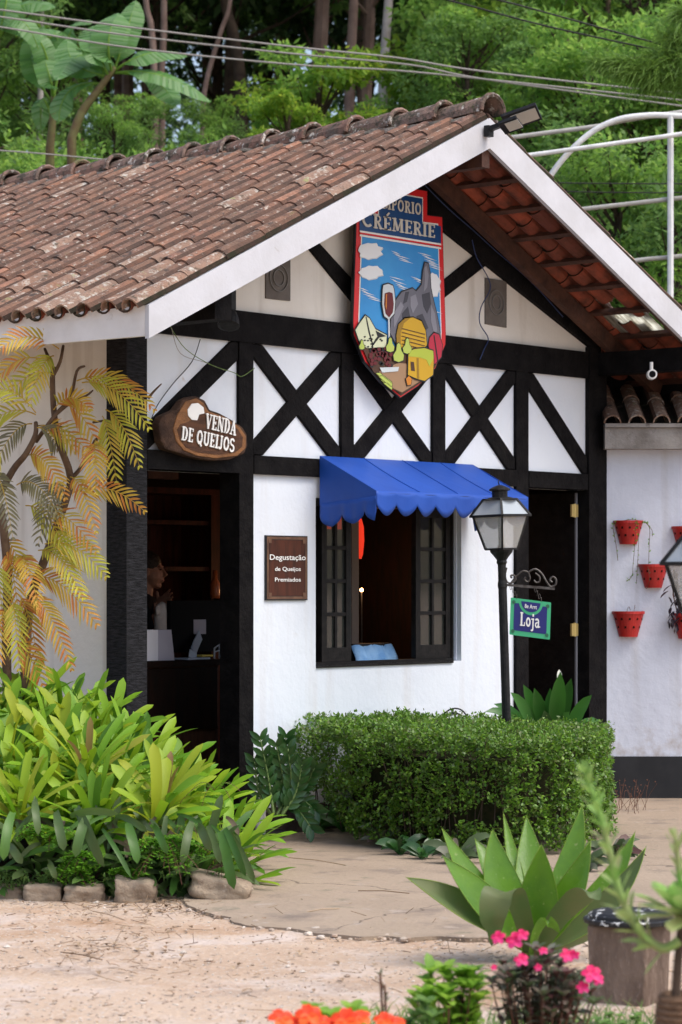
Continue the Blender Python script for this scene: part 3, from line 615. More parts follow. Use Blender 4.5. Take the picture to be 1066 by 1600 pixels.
# ---- window
win = MB(); YF = .09
xa, xb = xw0+.002, fx(709, YF)
win.box((xa, YF, zs), (xb, YF+.07, zs+.02)); win.box((xa, YF, zw1-.05), (xb, YF+.07, zw1)); win.box((xa, YF, zs+.02), (xa+.022, YF+.07, zw1-.05)); win.box((xb-.022, YF, zs+.02), (xb, YF+.07, zw1-.05))
win.box((xa-.0, YW-.012, zs-.012), (xw1+.0-.10, YW-.001, zs+.0)) 
win.box((xa, YW-.001, zs+.0005), (xw1-.08, YF-.0005, zs+.007))
wf = win.build('window', 'frame_black', shop)
b = MB(); b.box((xb+.001, YF-.02, zs+.001), (xw1+.0, YF+.1, zw1)); b.build('window_reveal', 'plaster2', shop)
def casement(u0, u1):
    c0, c1 = fx(u0, YF), fx(u1, YF); z0, z1 = zs+.022, zw1-.052; y0, y1 = YF+.005, YF+.045; st = .05
    m = MB(); m.box((c0, y0, z0), (c0+st, y1, z1)); m.box((c1-st, y0, z0), (c1, y1, z1)); m.box((c0+st, y0, z0), (c1-st, y1, z0+.09)); m.box((c0+st, y0, z1-.05), (c1-st, y1, z1))
    mid = (c0+c1)/2; m.box((mid-.011, y0+.004, z0+.09), (mid+.011, y1-.004, z1-.05))
    for k in (1, 2, 3):
        zz = z0+.09+(z1-z0-.14)*k/4; m.box((c0+st, y0+.003, zz-.012), (mid-.011, y1-.003, zz+.012)); m.box((mid+.011, y0+.003, zz-.012), (c1-st, y1-.003, zz+.012))
    # raised mouldings catch a little light along each pane
    cas = m.build('casement', 'frame_black', wf)
    g = MB(); g.box((c0+st-.004, y0+.018, z0+.086), (c1-st+.004, y0+.021, z1-.046)); g.build('pane', 'glass', cas)
casement(504, 550); casement(651, 705)

# ---- neighbour building on the right (front faces the viewer)
NB0 = V((W+.005, .02, 0)); nd = RT.copy(); nn_ = FW.copy()
nb = thing('annex_building', 'low white annex wall with red pots, black painted foot and small tiled roof', 'building', tuple(NB0))
def nbp(s, z, dep=0): return NB0+nd*s+nn_*dep+V((0, 0, z))
YN = (NB0-CAM).dot(FW)
def zn(v): return HCAM+(HV-v)*YN/FPX
b = MB(); b.prism([nbp(0, zn(1182)), nbp(2.2, zn(1182)), nbp(2.2, zn(690)), nbp(0, zn(690))], nn_*.2); b.build('wall', 'plaster2', nb)
b = MB(); b.prism([nbp(0, -.1, -.012), nbp(2.2, -.1, -.012), nbp(2.2, zn(1182), -.012), nbp(0, zn(1182), -.012)], nn_*.2); b.build('plinth', 'plinth_black', nb)
b = MB(); g0, g1 = zn(703), zn(664)
b.prism([nbp(0, g0, -.16), nbp(2.2, g0, -.16), nbp(2.2, g1-.03, -.16), nbp(0, g1-.03, -.16)], nn_*.2); b.prism([nbp(0, g1-.028, -.19), nbp(2.2, g1-.028, -.19), nbp(2.2, g1, -.19), nbp(0, g1, -.19)], nn_*.25); b.build('gutter', 'gutter', nb)
b = MB(); sl2 = .42; dn = (-nn_-V((0, 0, sl2))).normalized(); n2 = (V((0, 0, 1))-nn_*sl2).normalized()
tile_field(b, nbp(0.05, zn(662)+.27, .5), dn, nd, n2, 12, 2, expo=.36, pale=lambda c, r: .8, under=2); b.build('tiled_roof', ['tile', 'tile_pale', 'tile_under', 'tile_valley', 'tile_grime_shade'], nb)
b = MB(); b.prism([nbp(0, zn(612), .55), nbp(2.2, zn(612), .55), nbp(2.2, zn(560), .55), nbp(0, zn(560), .55)], nn_*.05); b.prism([nbp(0, g1, .56), nbp(2.2, g1, .56), nbp(2.2, zn(613), .56), nbp(0, zn(613), .56)], nn_*.03); b.build('shade_backing', 'timber', nb)  # dark boards added for the shaded gap and behind the tile ends

# ---- red half pots on that wall
def wall_pot(u, v, label, wpx=46, hpx=37, plant=None):
    c = nbp(0, 0); s = (u-CU)/FPX*YN-(NB0-CAM).dot(RT); zc = zn(v); r1 = wpx/FPX*YN/2; r0 = r1*.58; h = hpx/FPX*YN
    base = nbp(s, zc+h/2, -.002); po = thing('wall_pot', label, 'plant pot', tuple(base), 'red pots hung on the annex wall')
    a0 = math.atan2(nd.y, nd.x); m = MB(); pr = [(r0, -h), (r1*.97, -.02), (r1*1.03, -.02), (r1*1.03, 0), (r1*.92, 0), (r1*.9, -.03), (r0*.8, -.05)]
    m.lathe(base, pr, 14, 0, a0-PI, a0, cap=False)
    m.prism([base+nd*r0*(math.cos(PI*k/8))-nn_*r0*math.sin(PI*k/8)+V((0, 0, -h)) for k in range(9)], (0, 0, .01))
    m.build('pot', 'terracotta_red', po)
    hm = MB()
    for row, cnt in ((.3, 5), (.62, 4)):
        for k in range(cnt):
            th = PI*(k+.7)/(cnt+.4); r = lin(r1, r0, row)*1.005; d = nd*math.cos(th)-nn_*math.sin(th)
            c = base+d*r+V((0, 0, -h*row)); hm.obox(c, d*.003, d.cross(V((0, 0, 1)))*.007, (0, 0, .008))
    hm.build('drain_hole', 'hole', po)
    sm = MB(); sm.prism([base+nd*r1*.88*math.cos(PI*k/10)-nn_*r1*.88*math.sin(PI*k/10)-V((0, 0, .018)) for k in range(11)], (0, 0, .006)); sm.build('soil', 'soil', po)
    return po, base
def trail(parent, name, starts, mats, lw=.016, dens=60):
    m = MB()
    for pts in starts:
        sp = smooth_path(pts, 6); m.tube(sp, .002, 4, 1)
        for i in range(int(dens*sum((a-b_).length for a, b_ in zip(sp[:-1], sp[1:])))):
            p = interp(sp, rnd.random()*.999); m.blade(p, rdir()+V((0, 0, .2)), rdir(), lw*rnd.uniform(.6, 1.3), lw*.7)
    return m.build(name, mats, parent)
p1, b1 = wall_pot(982, 832, 'upper red half pot with long thin trailing stems on the annex wall')
def nbs(u, v, d=-.03): return nbp((u-CU)/FPX*YN-(NB0-CAM).dot(RT), zn(v), d)
trail(p1, 'trailing_plant', [[nbs(965, 815, -.06), nbs(957, 822, -.06), nbs(962, 850), nbs(965, 876)], [nbs(990, 815, -.11), nbs(990, 840, -.12), nbs(989, 880), nbs(987, 900), nbs(978, 908)], [nbs(994, 815, -.1), nbs(995, 850, -.12), nbs(994, 912)],
      [nbs(1003, 815, -.08), nbs(1013, 825, -.08), nbs(1014, 850), nbs(1013, 885)], [nbs(1008, 816, -.05), nbs(1018, 828), nbs(1019, 838)], [nbs(960, 818, -.03), nbs(985, 812, -.08), nbs(1010, 818, -.05)]], ['fern', 'stem_b'])
p2, b2 = wall_pot(1021, 900, 'middle red half pot below the trailing stems on the annex wall')
trail(p2, 'wispy_stems', [[nbs(1010, 885, -.1), nbs(1012, 905, -.12), nbs(1010, 920)]], ['deadleaf', 'stem_b'], dens=30)
p3, b3 = wall_pot(982, 975, 'lower left red half pot pierced with small holes, nearly empty', 50, 40)
trail(p3, 'wispy_stems', [[nbs(978, 957, -.06), nbs(981, 948, -.06), nbs(984, 953, -.06)], [nbs(989, 957, -.06), nbs(991, 945, -.06)]], ['deadleaf', 'stem_b'], dens=20)
wall_pot(1073, 841, 'red half pot at the right edge of the photo above the near lantern')
p5, b5 = wall_pot(1075, 978, 'red half pot with dark purple leaves, partly behind the near lantern', 50, 40)
mm_ = MB()
for i in range(46):
    p = nbs(1050+rnd.uniform(-8, 16), rnd.uniform(890, 985), -.08); d = V((0, 0, -.5))+nd*rnd.uniform(-1, .6)-nn_*rnd.uniform(-.2, .6)
    mm_.leaf(p, p+d*.04, p+d*.07-V((0, 0, .02)), .03, n=3)
mm_.tube([nbs(1058, 960, -.05), nbs(1050, 930, -.08), nbs(1052, 890, -.05)], .005, 5, 1)
mm_.build('purple_plant', ['purple', 'stem_b'], p5)

# ================================================================== AWNING
aw = thing('window_awning', 'blue fabric awning with scalloped edge over the shop window', 'awning', tuple(FZ(600, 720)))
ax0, ax1, ao = fx(499), fx(738), .472
zA, zB, zC = 2.395, 2.163, 2.03
f0, f1 = V((ax0+.012, -ao, zB)), V((ax1, -ao, zB))
b = MB(); N = 16; R = 6
vs = []
for i in range(N+1):
    for j in range(R+1):
        s, t = i/N, j/R; vs.append(V((lin(ax0, ax1, s), lin(-.006, -ao, t), lin(zA, zB, t)-.010*math.sin(PI*t)*(.6+.4*math.sin(s*9)))))
b.add(vs, [(i*(R+1)+j, i*(R+1)+j+1, (i+1)*(R+1)+j+1, (i+1)*(R+1)+j) for i in range(N) for j in range(R)])
o = b.build('canopy', 'blue', aw, smooth=True); 
for xx in (ax0, ax1):
    b = MB(); b.add([(xx, -.006, zA), (xx, -ao, zB), (xx, -ao, zC+.05), (xx, -.006, zC+.05)], [(0, 1, 2, 3)]); 
    o = b.build('side_panel', 'blue', aw); sm_ = o.modifiers.new('t', 'SOLIDIFY'); sm_.thickness = .003
def scallop(p, q, n, name, wave=.005):
    p, q = V(p), V(q); d = q-p; nrm_ = V((d.y, -d.x, 0)).normalized(); m = MB(); K = 12; vs = []; tot = int(n*K); J = 4
    for i in range(tot+1):
        t = i/tot; ph = (t*n) % 1; drop = .058+.046*math.sin(PI*ph)**.8 if 0 < i < tot else .058
        for j in range(J+1):
            u_ = j/J; vs.append(p+d*t+V((0, 0, -drop*u_*1.5))+nrm_*(wave*u_*math.sin(t*n*PI*2+.7)+.006*math.sin(t*31)*u_))
    m.add(vs, [(i*(J+1)+j, i*(J+1)+j+1, (i+1)*(J+1)+j+1, (i+1)*(J+1)+j) for i in range(tot) for j in range(J)])
    o = m.build(name, 'blue', aw, smooth=True); s_ = o.modifiers.new('t', 'SOLIDIFY'); s_.thickness = .003
scallop((ax0-.002, -ao-.002, zB), (ax1+.002, -ao-.002, zB), 8, 'valance')
scallop((ax0-.004, -.01, zC+.06), (ax0-.004, -ao, zC+.10), 2.5, 'valance', .004)
scallop((ax1+.004, -ao, zC+.10), (ax1+.004, -.01, zC+.06), 2.5, 'valance', .004)
b = MB(); b.tube([(ax0, -ao+.01, zB-.015), (ax1, -ao+.01, zB-.015)], .012, 6); b.tube([(ax0+.01, -.01, zC+.05), (ax0+.01, -ao, zC+.08)], .01, 6); b.tube([(ax1-.01, -.01, zC+.05), (ax1-.01, -ao, zC+.08)], .01, 6)
b.build('frame', 'blackmetal', aw)
for t_ in (.27, .52, .77):
    b = MB(); xx = lin(ax0, ax1, t_); b.tube([V((xx, lin(-.006, -ao, q/6), lin(zA, zB, q/6)-.010*math.sin(PI*q/6)*(.6+.4*math.sin(t_*9))+.002)) for q in range(7)], .0035, 5); b.build('seam', 'blue', aw)

# ================================================================== SIGNS
# shield
YS = -.085
def S4(cx, cy, lay=0): return FZ(380+cx/2.665, 280+cy/2.665, YS-.0016*lay)
tip = S4(655, 912); cx_ = tip.x
right = [(700, 40), (768, 47), (768, 147), (830, 155), (838, 420), (845, 640), (843, 690), (800, 790), (730, 862), (655, 912)]
R3 = [S4(*p) for p in right][1:]
lsh = [V((2*cx_-p.x, p.y, p.z)) for p in R3[:-1]][::-1]
outline = R3+lsh
sh = thing('shield_sign', 'large shield-shaped painted sign with blue sky, wine glass and cheeses on the gable', 'sign', tuple(tip))
def shrink(pts, d):
    n = len(pts); out = []
    c = sum((V((p.x, 0, p.z)) for p in pts), V())/n
    for i in range(n):
        a, b_, c2 = pts[i-1], pts[i], pts[(i+1) % n]
        e1 = (b_-a).normalized(); e2 = (c2-b_).normalized(); n1 = V((e1.z, 0, -e1.x)); n2_ = V((e2.z, 0, -e2.x))
        k = (n1+n2_); k = k/max(.4, k.length_squared/2) if k.length > 1e-6 else n1
        out.append(b_+k*d)
    return out
def orient(pts):
    A = sum(pts[i].x*pts[(i+1) % len(pts)].z-pts[(i+1) % len(pts)].x*pts[i].z for i in range(len(pts)))
    return pts if A < 0 else pts[::-1]
outline = orient(outline)
b = MB(); b.prism([p+V((0, .001, 0)) for p in outline], (0, .022, 0)); b.build('board', 'sign_black', sh)
def lay(pts, l): return [V((p.x, YS-.0016*l, p.z)) for p in pts]
art = {}
def fill(mname, pts, l, name=None):
    art.setdefault((name or mname), (mname, MB()))[1].prism(lay(pts, l), (0, .0012, 0))
def F4(mname, pts, l, name=None): fill(mname, [S4(*p) for p in pts], l, name)
def shape(p0, l, m1, out=6, m0='sign_black'):
    """painted shape with a dark outline"""
    ps = orient([S4(*p) for p in p0]); fill(m0, shrink(ps, -out/2.665/233*.9), l); fill(m1, ps, l+1)
fill('sign_red', shrink(outline, .006), 1)
inner = shrink(outline, .052); fill('white', inner, 2); inner2 = shrink(outline, .062); fill('sign_sky', inner2, 3)
zb = [S4(465, 212), S4(815, 265)]
# top navy field above the line
top = [p for p in inner2 if p.z > zb[0].z-.02]
mx = max(p.x for p in inner2); mn = min(p.x for p in inner2); zl = (zb[0].z+zb[1].z)/2
xs_in = sorted(set(round(p.x, 3) for p in inner2 if p.z > zl+.1)); zsh = sorted([p.z for p in inner2 if p.z > zl+.05])
ztop = max(p.z for p in inner2); zmid = [p.z for p in inner2 if zl+.05 < p.z < ztop-.05]; zmid = zmid[0] if zmid else ztop-.1
xi0 = min(p.x for p in inner2 if abs(p.z-ztop) < .03); xi1 = max(p.x for p in inner2 if abs(p.z-ztop) < .03)
fill('sign_navy', [V((mn, 0, zl)), V((mn, 0, zmid)), V((xi0, 0, zmid)), V((xi0, 0, ztop)), V((xi1, 0, ztop)), V((xi1, 0, zmid)), V((mx, 0, zmid)), V((mx, 0, zl))], 4)
b_ = .011
for mname, o_, l in (('white', 0, 4), ('sign_red', -.012, 4), ('white', -.026, 4)):
    fill(mname, [V((mn, 0, zl+o_)), V((mx, 0, zl+o_)), V((mx, 0, zl+o_-.012)), V((mn, 0, zl+o_-.012))], l+1)
# clouds
def cloud(cx, cy, w, h, l=5, seed=1):
    r_ = random.Random(seed); pts = []
    for i in range(18):
        a = 2*PI*i/18; k = 1+.16*(i % 2)+r_.uniform(-.1, .1); pts.append((cx+math.cos(a)*w*k*.5, cy+math.sin(a)*h*k*.5))
    F4('sign_pale', [(x+3, y+4) for x, y in pts], l); F4('sign_cloud', pts, l+1)
cloud(524, 298, 92, 62, seed=1); cloud(527, 388, 88, 50, seed=2); cloud(788, 440, 52, 90, seed=3)
for (cx, cy, n) in ((650, 318, 5), (765, 325, 5), (640, 425, 6), (510, 470, 6), (790, 365, 3), (735, 425, 3), (790, 545, 3)):
    for k in range(n):
        x0 = cx-38+k*8+rnd.uniform(-5, 5); y0 = cy-20+k*9; L_ = rnd.uniform(38, 66)
        F4('sign_cloud', [(x0, y0), (x0+L_*.5, y0+6), (x0+L_, y0+17), (x0+L_*.5, y0+10)], 5)
# mountain
shape([(606, 640), (612, 560), (630, 505), (655, 470), (680, 462), (700, 455), (715, 468), (738, 440), (744, 380), (752, 348), (765, 352), (772, 390), (775, 450), (785, 500), (800, 560), (812, 620), (818, 690), (640, 700)], 7, 'sign_grey')
for ps in ([(748, 370), (757, 360), (766, 400), (760, 450), (745, 470), (750, 420)], [(620, 560), (650, 510), (662, 530), (640, 580), (622, 620)], [(690, 490), (712, 480), (722, 520), (700, 560), (690, 530)], [(775, 520), (792, 560), (802, 630), (790, 650), (775, 590)]):
    F4('sign_greyl', ps, 9)
for ps in ([(738, 480), (770, 470), (776, 520), (760, 560), (745, 530)], [(655, 560), (680, 530), (690, 580), (660, 610)], [(715, 570), (740, 560), (765, 620), (740, 640)], [(640, 620), (668, 600), (665, 650), (640, 655)], [(670, 470), (685, 468), (676, 510), (660, 520)]):
    F4('sign_greyd', ps, 9)
# pale cheese hill
shape([(462, 628), (480, 600), (503, 568), (520, 580), (545, 625), (592, 650), (590, 690), (575, 720), (520, 712), (480, 680)], 7, 'sign_cream')
for k in range(16):
    x = 480+rnd.random()*100; y = 640+rnd.random()*60; F4('sign_black', [(x, y), (x+7, y-3), (x+11, y+2), (x+4, y+5)], 9)
F4('sign_black', [(503, 572), (507, 572), (522, 640), (536, 690), (531, 690), (516, 640)], 9); F4('sign_black', [(545, 630), (590, 654), (560, 660), (530, 700), (528, 692), (553, 655)], 9)
# wine glass
shape([(574, 460), (577, 442), (597, 436), (616, 444), (621, 462), (626, 510), (622, 560), (600, 585), (580, 570), (572, 520)], 9, 'sign_pale')
F4('sign_wine', [(582, 475), (600, 470), (614, 475), (619, 520), (615, 555), (600, 576), (585, 560), (579, 520)], 11)
F4('sign_orange', [(586, 480), (590, 478), (588, 545), (584, 530)], 12)
F4('sign_pale', [(596, 584), (602, 584), (603, 660), (597, 660)], 11)
# yellow cheese door wheel
shape([(633, 700), (630, 650), (640, 605), (665, 580), (700, 576), (735, 592), (752, 630), (758, 690), (740, 710)], 9, 'sign_ochre')
F4('sign_ochred', [(633, 700), (630, 650), (640, 605), (665, 580), (690, 577), (662, 600), (648, 640), (648, 700)], 11)
for k in range(5): F4('sign_brown', [(652, 640+k*16-20), (748, 690+k*16-25-20), (748, 693+k*16-25-20), (652, 643+k*16-20)], 12)
# leaf
shape([(765, 690), (770, 660), (788, 640), (808, 648), (822, 690), (818, 740), (790, 770), (775, 740)], 9, 'sign_leaf')
F4('sign_black', [(785, 650), (789, 650), (806, 760), (801, 762)], 11)
# ground, grapes, pears
zc4 = S4(640, 640).z; lowi = [p for p in shrink(outline, .014) if p.z < zc4]
xl_ = min(p.x for p in lowi); xr_ = max(p.x for p in lowi)
fill('sign_brown', orient([V((p.x, 0, p.z)) for p in shrink(outline, .014) if p.z < S4(480, 735).z+.02]), 4)
F4('sign_brown', [(492, 705), (560, 700), (640, 700), (760, 710), (800, 770), (775, 815), (730, 850), (655, 893), (590, 862), (535, 800)], 8)
F4('sign_tan', [(560, 800), (640, 765), (690, 770), (760, 800), (740, 835), (655, 888), (600, 862)], 9)
for i in range(46):
    x = 515+rnd.random()*98; y = 702+rnd.random()*78; r_ = 8; F4('sign_wine' if i % 3 else 'sign_black', [(x+r_*math.cos(a), y+r_*math.sin(a)) for a in [2*PI*k/8 for k in range(8)]], 10+(i % 3))
def pear(x, y, s):
    shape([(x-6*s, y-30*s), (x, y-36*s), (x+7*s, y-30*s), (x+10*s, y-8*s), (x+20*s, y+10*s), (x+17*s, y+30*s), (x, y+36*s), (x-17*s, y+30*s), (x-20*s, y+10*s), (x-9*s, y-8*s)], 13, 'sign_pear', 4)
pear(602, 690, .85); pear(673, 695, .9); pear(637, 722, 1.1); pear(484, 690, .55)
# cut cheese
shape([(678, 730), (700, 708), (745, 704), (780, 715), (783, 760), (780, 815), (745, 840), (715, 832), (676, 815)], 13, 'sign_ochre')
F4('sign_lime', [(676, 738), (690, 712), (740, 704), (780, 716), (782, 745), (765, 780), (752, 752), (720, 742)], 15)
F4('sign_ochred', [(712, 745), (720, 745), (722, 832), (713, 830)], 15); F4('sign_brown', [(686, 760), (700, 762), (704, 800), (688, 798)], 15)
shape([(668, 832), (680, 820), (692, 832), (688, 856), (674, 858)], 13, 'sign_orange', 4)
for k in range(4): shape([(545+k*10, 808+k*14), (560+k*10, 806+k*14), (612, 846+k*7), (608, 862+k*5)], 10+(k % 2)*2, 'sign_pear', 3)
F4('sign_pale', [(560, 785), (640, 782), (636, 800), (570, 806)], 12)
for nm, (mn_, mb_) in art.items(): mb_.build('painted_'+nm.replace('sign_', ''), mn_, sh)
b = MB()
c0, c1 = S4(486, 205), S4(797, 250); z_ = (c0.z+c1.z)/2
stroke_text(b, 'CRÉMERIE', (c0.x, YS-.010, z_+.012), (1, 0, 0), (0, 0, 1), (0, -1, 0), c1.x-c0.x, .105, .003, small=set(range(1, 8)))
ew = (c1.x-c0.x)*.61
stroke_text(b, 'EMPÓRIO', (S4(738, 150).x-ew, YS-.010, S4(738, 150).z-.0), (1, 0, 0), (0, 0, 1), (0, -1, 0), ew, .075, .003)
b.build('lettering', 'sign_letters', sh)

# carved wooden sign
def S3(cx, cy, y): return FZ(cx/2.665, 400+cy/2.665, y)
YV = -.075
vo = [(660, 700), (678, 666), (735, 640), (765, 600), (790, 588), (820, 583), (855, 600), (876, 640), (920, 655), (965, 680), (1010, 710), (1030, 742), (1033, 790), (1018, 825), (960, 848), (900, 852), (840, 846), (790, 835), (740, 818), (690, 805), (672, 770)]
jv = [(x+rnd.uniform(-4, 4), y+rnd.uniform(-4, 4)) for x, y in vo]
vs_ = thing('carved_wood_sign', 'irregular carved log slab sign reading VENDA DE QUEIJOS over the left doorway', 'sign', tuple(S3(850, 780, 0)))
b = MB(); b.prism([S3(x, y, YV) for x, y in vo], (0, .065, 0)); o = b.build('slab', 'log', vs_); bv = o.modifiers.new('b', 'BEVEL'); bv.width = .012; bv.segments = 2
mid = (860, 735)
vf = [(735, 770), (722, 720), (740, 660), (775, 605), (820, 592), (850, 612), (868, 645), (940, 672), (1000, 712), (1026, 750), (1024, 800), (990, 832), (900, 843), (820, 832), (765, 808)]
b = MB(); b.prism([S3(x, y, YV-.006) for x, y in vf], (0, .012, 0)); o = b.build('rim', 'log_face', vs_); bv = o.modifiers.new('b', 'BEVEL'); bv.width = .005; bv.segments = 2
vi = [(750, 765), (738, 722), (752, 700), (785, 690), (850, 650), (930, 680), (990, 720), (1012, 755), (1008, 795), (980, 818), (900, 828), (825, 818), (775, 798)]
b = MB(); b.prism([S3(x, y, YV-.0075) for x, y in vi], (0, .006, 0)); b.build('field', 'log_in', vs_)
b = MB(); b.prism([S3(x, y, YV-.011) for x, y in [(785, 665), (782, 640), (800, 615), (825, 612), (848, 630), (852, 655), (830, 660), (822, 684), (800, 682)]], (0, .01, 0)); b.build('cheese_relief', 'white', vs_)
b = MB()
a0, a1 = S3(852, 715, YV-.0105), S3(980, 748, YV-.0105); d = (a1-a0); L_ = d.length; d.normalize(); upv = V((0, -1, 0)).cross(d)*-1
if upv.z < 0: upv = -upv
stroke_text(b, 'VENDA', a0, d, upv, (0, -1, 0), L_, .088, .006)
a0, a1 = S3(752, 765, YV-.0105), S3(974, 818, YV-.0105); d = (a1-a0); L_ = d.length; d.normalize(); upv = V((0, -1, 0)).cross(d)*-1
if upv.z < 0: upv = -upv
stroke_text(b, 'DE QUEIJOS', a0, d, upv, (0, -1, 0), L_, .082, .006)
b.build('lettering', 'white', vs_)

# plaque
pq = thing('tasting_plaque', 'dark red-brown rectangular plaque reading Degustação de Queijos Premiados on white wall', 'sign', tuple(FZ(447, 938, YW)))
q0, q1 = FZ(415, 938.5, .02), FZ(480, 837, .02); z0, z1 = FZ(447, 938, .02).z, FZ(447, 837, .02).z
b = MB(); b.box((q0.x, .016, z0), (q1.x, .03, z1)); b.build('board', 'sign_black', pq)
b = MB(); w_ = .012
def frame_px(mb, x0, x1, z0, z1, w, y, mi=0, d=.002):
    mb.box((x0, y, z0), (x1, y+d, z0+w), mi); mb.box((x0, y, z1-w), (x1, y+d, z1), mi); mb.box((x0, y, z0+w), (x0+w, y+d, z1-w), mi); mb.box((x1-w, y, z0+w), (x1, y+d, z1-w), mi)
frame_px(b, q0.x+.008, q1.x-.008, z0+.008, z1-.008, .016, .0135)
for sx_ in (q0.x+.034, q1.x-.034):
    for sz in (z0+.034, z1-.034): b.lathe((sx_, .0125, sz), [(0.001, 0), (.001, 0)], 4); b.box((sx_-.014, .0115, sz-.014), (sx_+.014, .0133, sz+.014))
b.build('border', 'plaque_edge', pq)
b = MB(); b.box((q0.x+.028, .0145, z0+.028), (q1.x-.028, .016, z1-.028)); b.build('field', 'plaque', pq)
b = MB(); cx0 = (q0.x+q1.x)/2; ww = q1.x-q0.x; hh = z1-z0
for txt, wf_, zf, hf in (('Degustação', .86, .625, .082), ('de Queijos', .62, .455, .062), ('Premiados', .62, .29, .062)):
    font_text(b, txt, (cx0-ww*wf_/2, .0108, z0+hh*zf), (1, 0, 0), (0, 0, 1), (0, -1, 0), ww*wf_, hh*hf*1.05, bold=.008)
b.build('lettering', 'white', pq)
# ================================================================== LAMPS WITH LANTERNS
def street_lamp(u, Y, zbase, eave_z, label, tilt=0.0, bracket=False):
    """square lantern on a round post; origin at the foot"""
    c = P(u, 912, Y); loc = V((c.x, c.y, zbase)); root = thing('street_lamp', label, 'street lamp', tuple(loc))
    lean = Matrix.Translation(loc) @ Matrix.Rotation(tilt, 4, FW) @ Matrix.Translation(-loc)
    E = eave_z-zbase; B = E-.21
    def fin(mb, name, mt, par=root, smooth=False):
        mb.v = [tuple(lean @ (loc+V(p))) for p in mb.v]; return mb.build(name, mt, par, smooth)
    def ring(hd, z): return [RT*(-hd)+V((0, 0, z)), FW*hd+V((0, 0, z)), RT*hd+V((0, 0, z)), -FW*hd+V((0, 0, z))]
    b = MB(); b.lathe((0, 0, 0), [(.09, -.06), (.09, .02), (.05, .05), (.035, .12), (.029, .3), (.027, B-.25), (.03, B-.24), (.03, B-.22), (.026, B-.2), (.026, B-.1), (.034, B-.085), (.03, B-.07)], 14); fin(b, 'post', 'blackmetal', smooth=False)
    b = MB(); b.lathe((0, 0, 0), [(.03, B-.072), (.045, B-.05), (.07, B-.02), (.075, B-.0), (.03, B+.001)], 14); fin(b, 'lantern_base', 'blackmetal')
    f = MB(); r0, r1 = ring(.100, B), ring(.172, E-.002)
    for k in range(4):
        f.bar(r0[k], r1[k], .012, .012, up=(.3, .2, 1)); f.bar(r0[k], r0[(k+1) % 4], .012, .012); f.bar(r1[k], r1[(k+1) % 4], .014, .012)
    fin(f, 'lantern_frame', 'blackmetal')
    for k in range(4):
        g = MB(); a, b_, c_, d_ = r0[k], r0[(k+1) % 4], r1[(k+1) % 4], r1[k]
        ctr = (a+b_+c_+d_)/4; n_ = V((ctr.x, ctr.y, 0)).normalized()
        g.prism([p*.985+V((0, 0, p.z*.015)) for p in (a, b_, c_, d_)], n_*.003); fin(g, 'lantern_pane', 'lampglass')
    # roof
    e0, e1 = ring(.190, E), ring(.105, E+.105); rf = MB()
    for k in range(4):
        k2 = (k+1) % 4
        rf.bar(e0[k], e0[k2], .02, .014); rf.bar(e1[k], e1[k2], .014, .012); rf.bar(e0[k], e1[k], .013, .013, up=(.3, .2, 1))
    rf.lathe((0, 0, 0), [(.11, E+.10), (.075, E+.115), (.05, E+.12), (.05, E+.155), (.068, E+.16), (.068, E+.17), (.04, E+.185), (.012, E+.195)], 12)
    rf.tube([V((.0, 0, E+.19)), V((-.012, 0, E+.215)), V((0, 0, E+.235)), V((.012, 0, E+.215)), V((0, 0, E+.19))], .004, 6)
    fin(rf, 'lantern_roof', 'blackmetal')
    for k in range(4):
        k2 = (k+1) % 4; g = MB(); g.prism([e0[k]*.97+V((0, 0, E*.03)), e0[k2]*.97+V((0, 0, E*.03)), e1[k2]*.97+V((0, 0, E*.03)), e1[k]*.97+V((0, 0, E*.03))], (0, 0, .003)); fin(g, 'roof_pane', 'lamproofglass')
    h = MB(); h.tube([V((0, 0, B)), V((0, 0, B+.03)), V((0, 0, B+.15))], [.03, .018, .016], 8); fin(h, 'lamp_holder', 'greymetal')
    return root, lean, loc, E, B
lamp, lean, lloc, LE, LB = street_lamp(797, 16.2, 0, 2.01, 'black lamp post with square glass lantern and scroll bracket behind the hedge', tilt=-.03, bracket=True)
# the scroll arm belongs to the post
dn_ = -.11
def br(s, z): return lean @ (lloc+RT*s+V((0, 0, z+dn_*s)))
ZA = 1.575; b = MB()
b.bar(br(.02, ZA), br(.33, ZA), .012, .016)
def spiral(cx, cz, r, a0, turns, n=20, shrink_=.8): return [br(cx+r*(1-shrink_*i/n)*math.cos(a0+turns*2*PI*i/n), cz+r*(1-shrink_*i/n)*math.sin(a0+turns*2*PI*i/n)) for i in range(n+1)]
def curve(pts): return smooth_path([br(*p) for p in pts], 5)
b.tube(curve([(.03, ZA+.11), (.02, ZA+.06), (.03, ZA+.02), (.06, ZA+.015), (.085, ZA+.04), (.075, ZA+.065), (.055, ZA+.06), (.06, ZA+.045)]), .006, 6)
b.tube(curve([(.05, ZA+.01), (.09, ZA+.06), (.13, ZA+.095), (.165, ZA+.09), (.175, ZA+.05), (.16, ZA+.03), (.14, ZA+.045), (.15, ZA+.06)]), .006, 6)
b.tube(curve([(.21, ZA+.09), (.235, ZA+.07), (.235, ZA+.04), (.215, ZA+.03), (.20, ZA+.045)]), .006, 6)
b.tube(curve([(.165, ZA+.09), (.21, ZA+.115), (.25, ZA+.09), (.28, ZA+.04), (.305, ZA+.012), (.335, ZA+.025), (.34, ZA+.06), (.32, ZA+.075), (.302, ZA+.055), (.315, ZA+.04)]), .0065, 6)
b.build('scroll_bracket', 'greymetal', lamp)
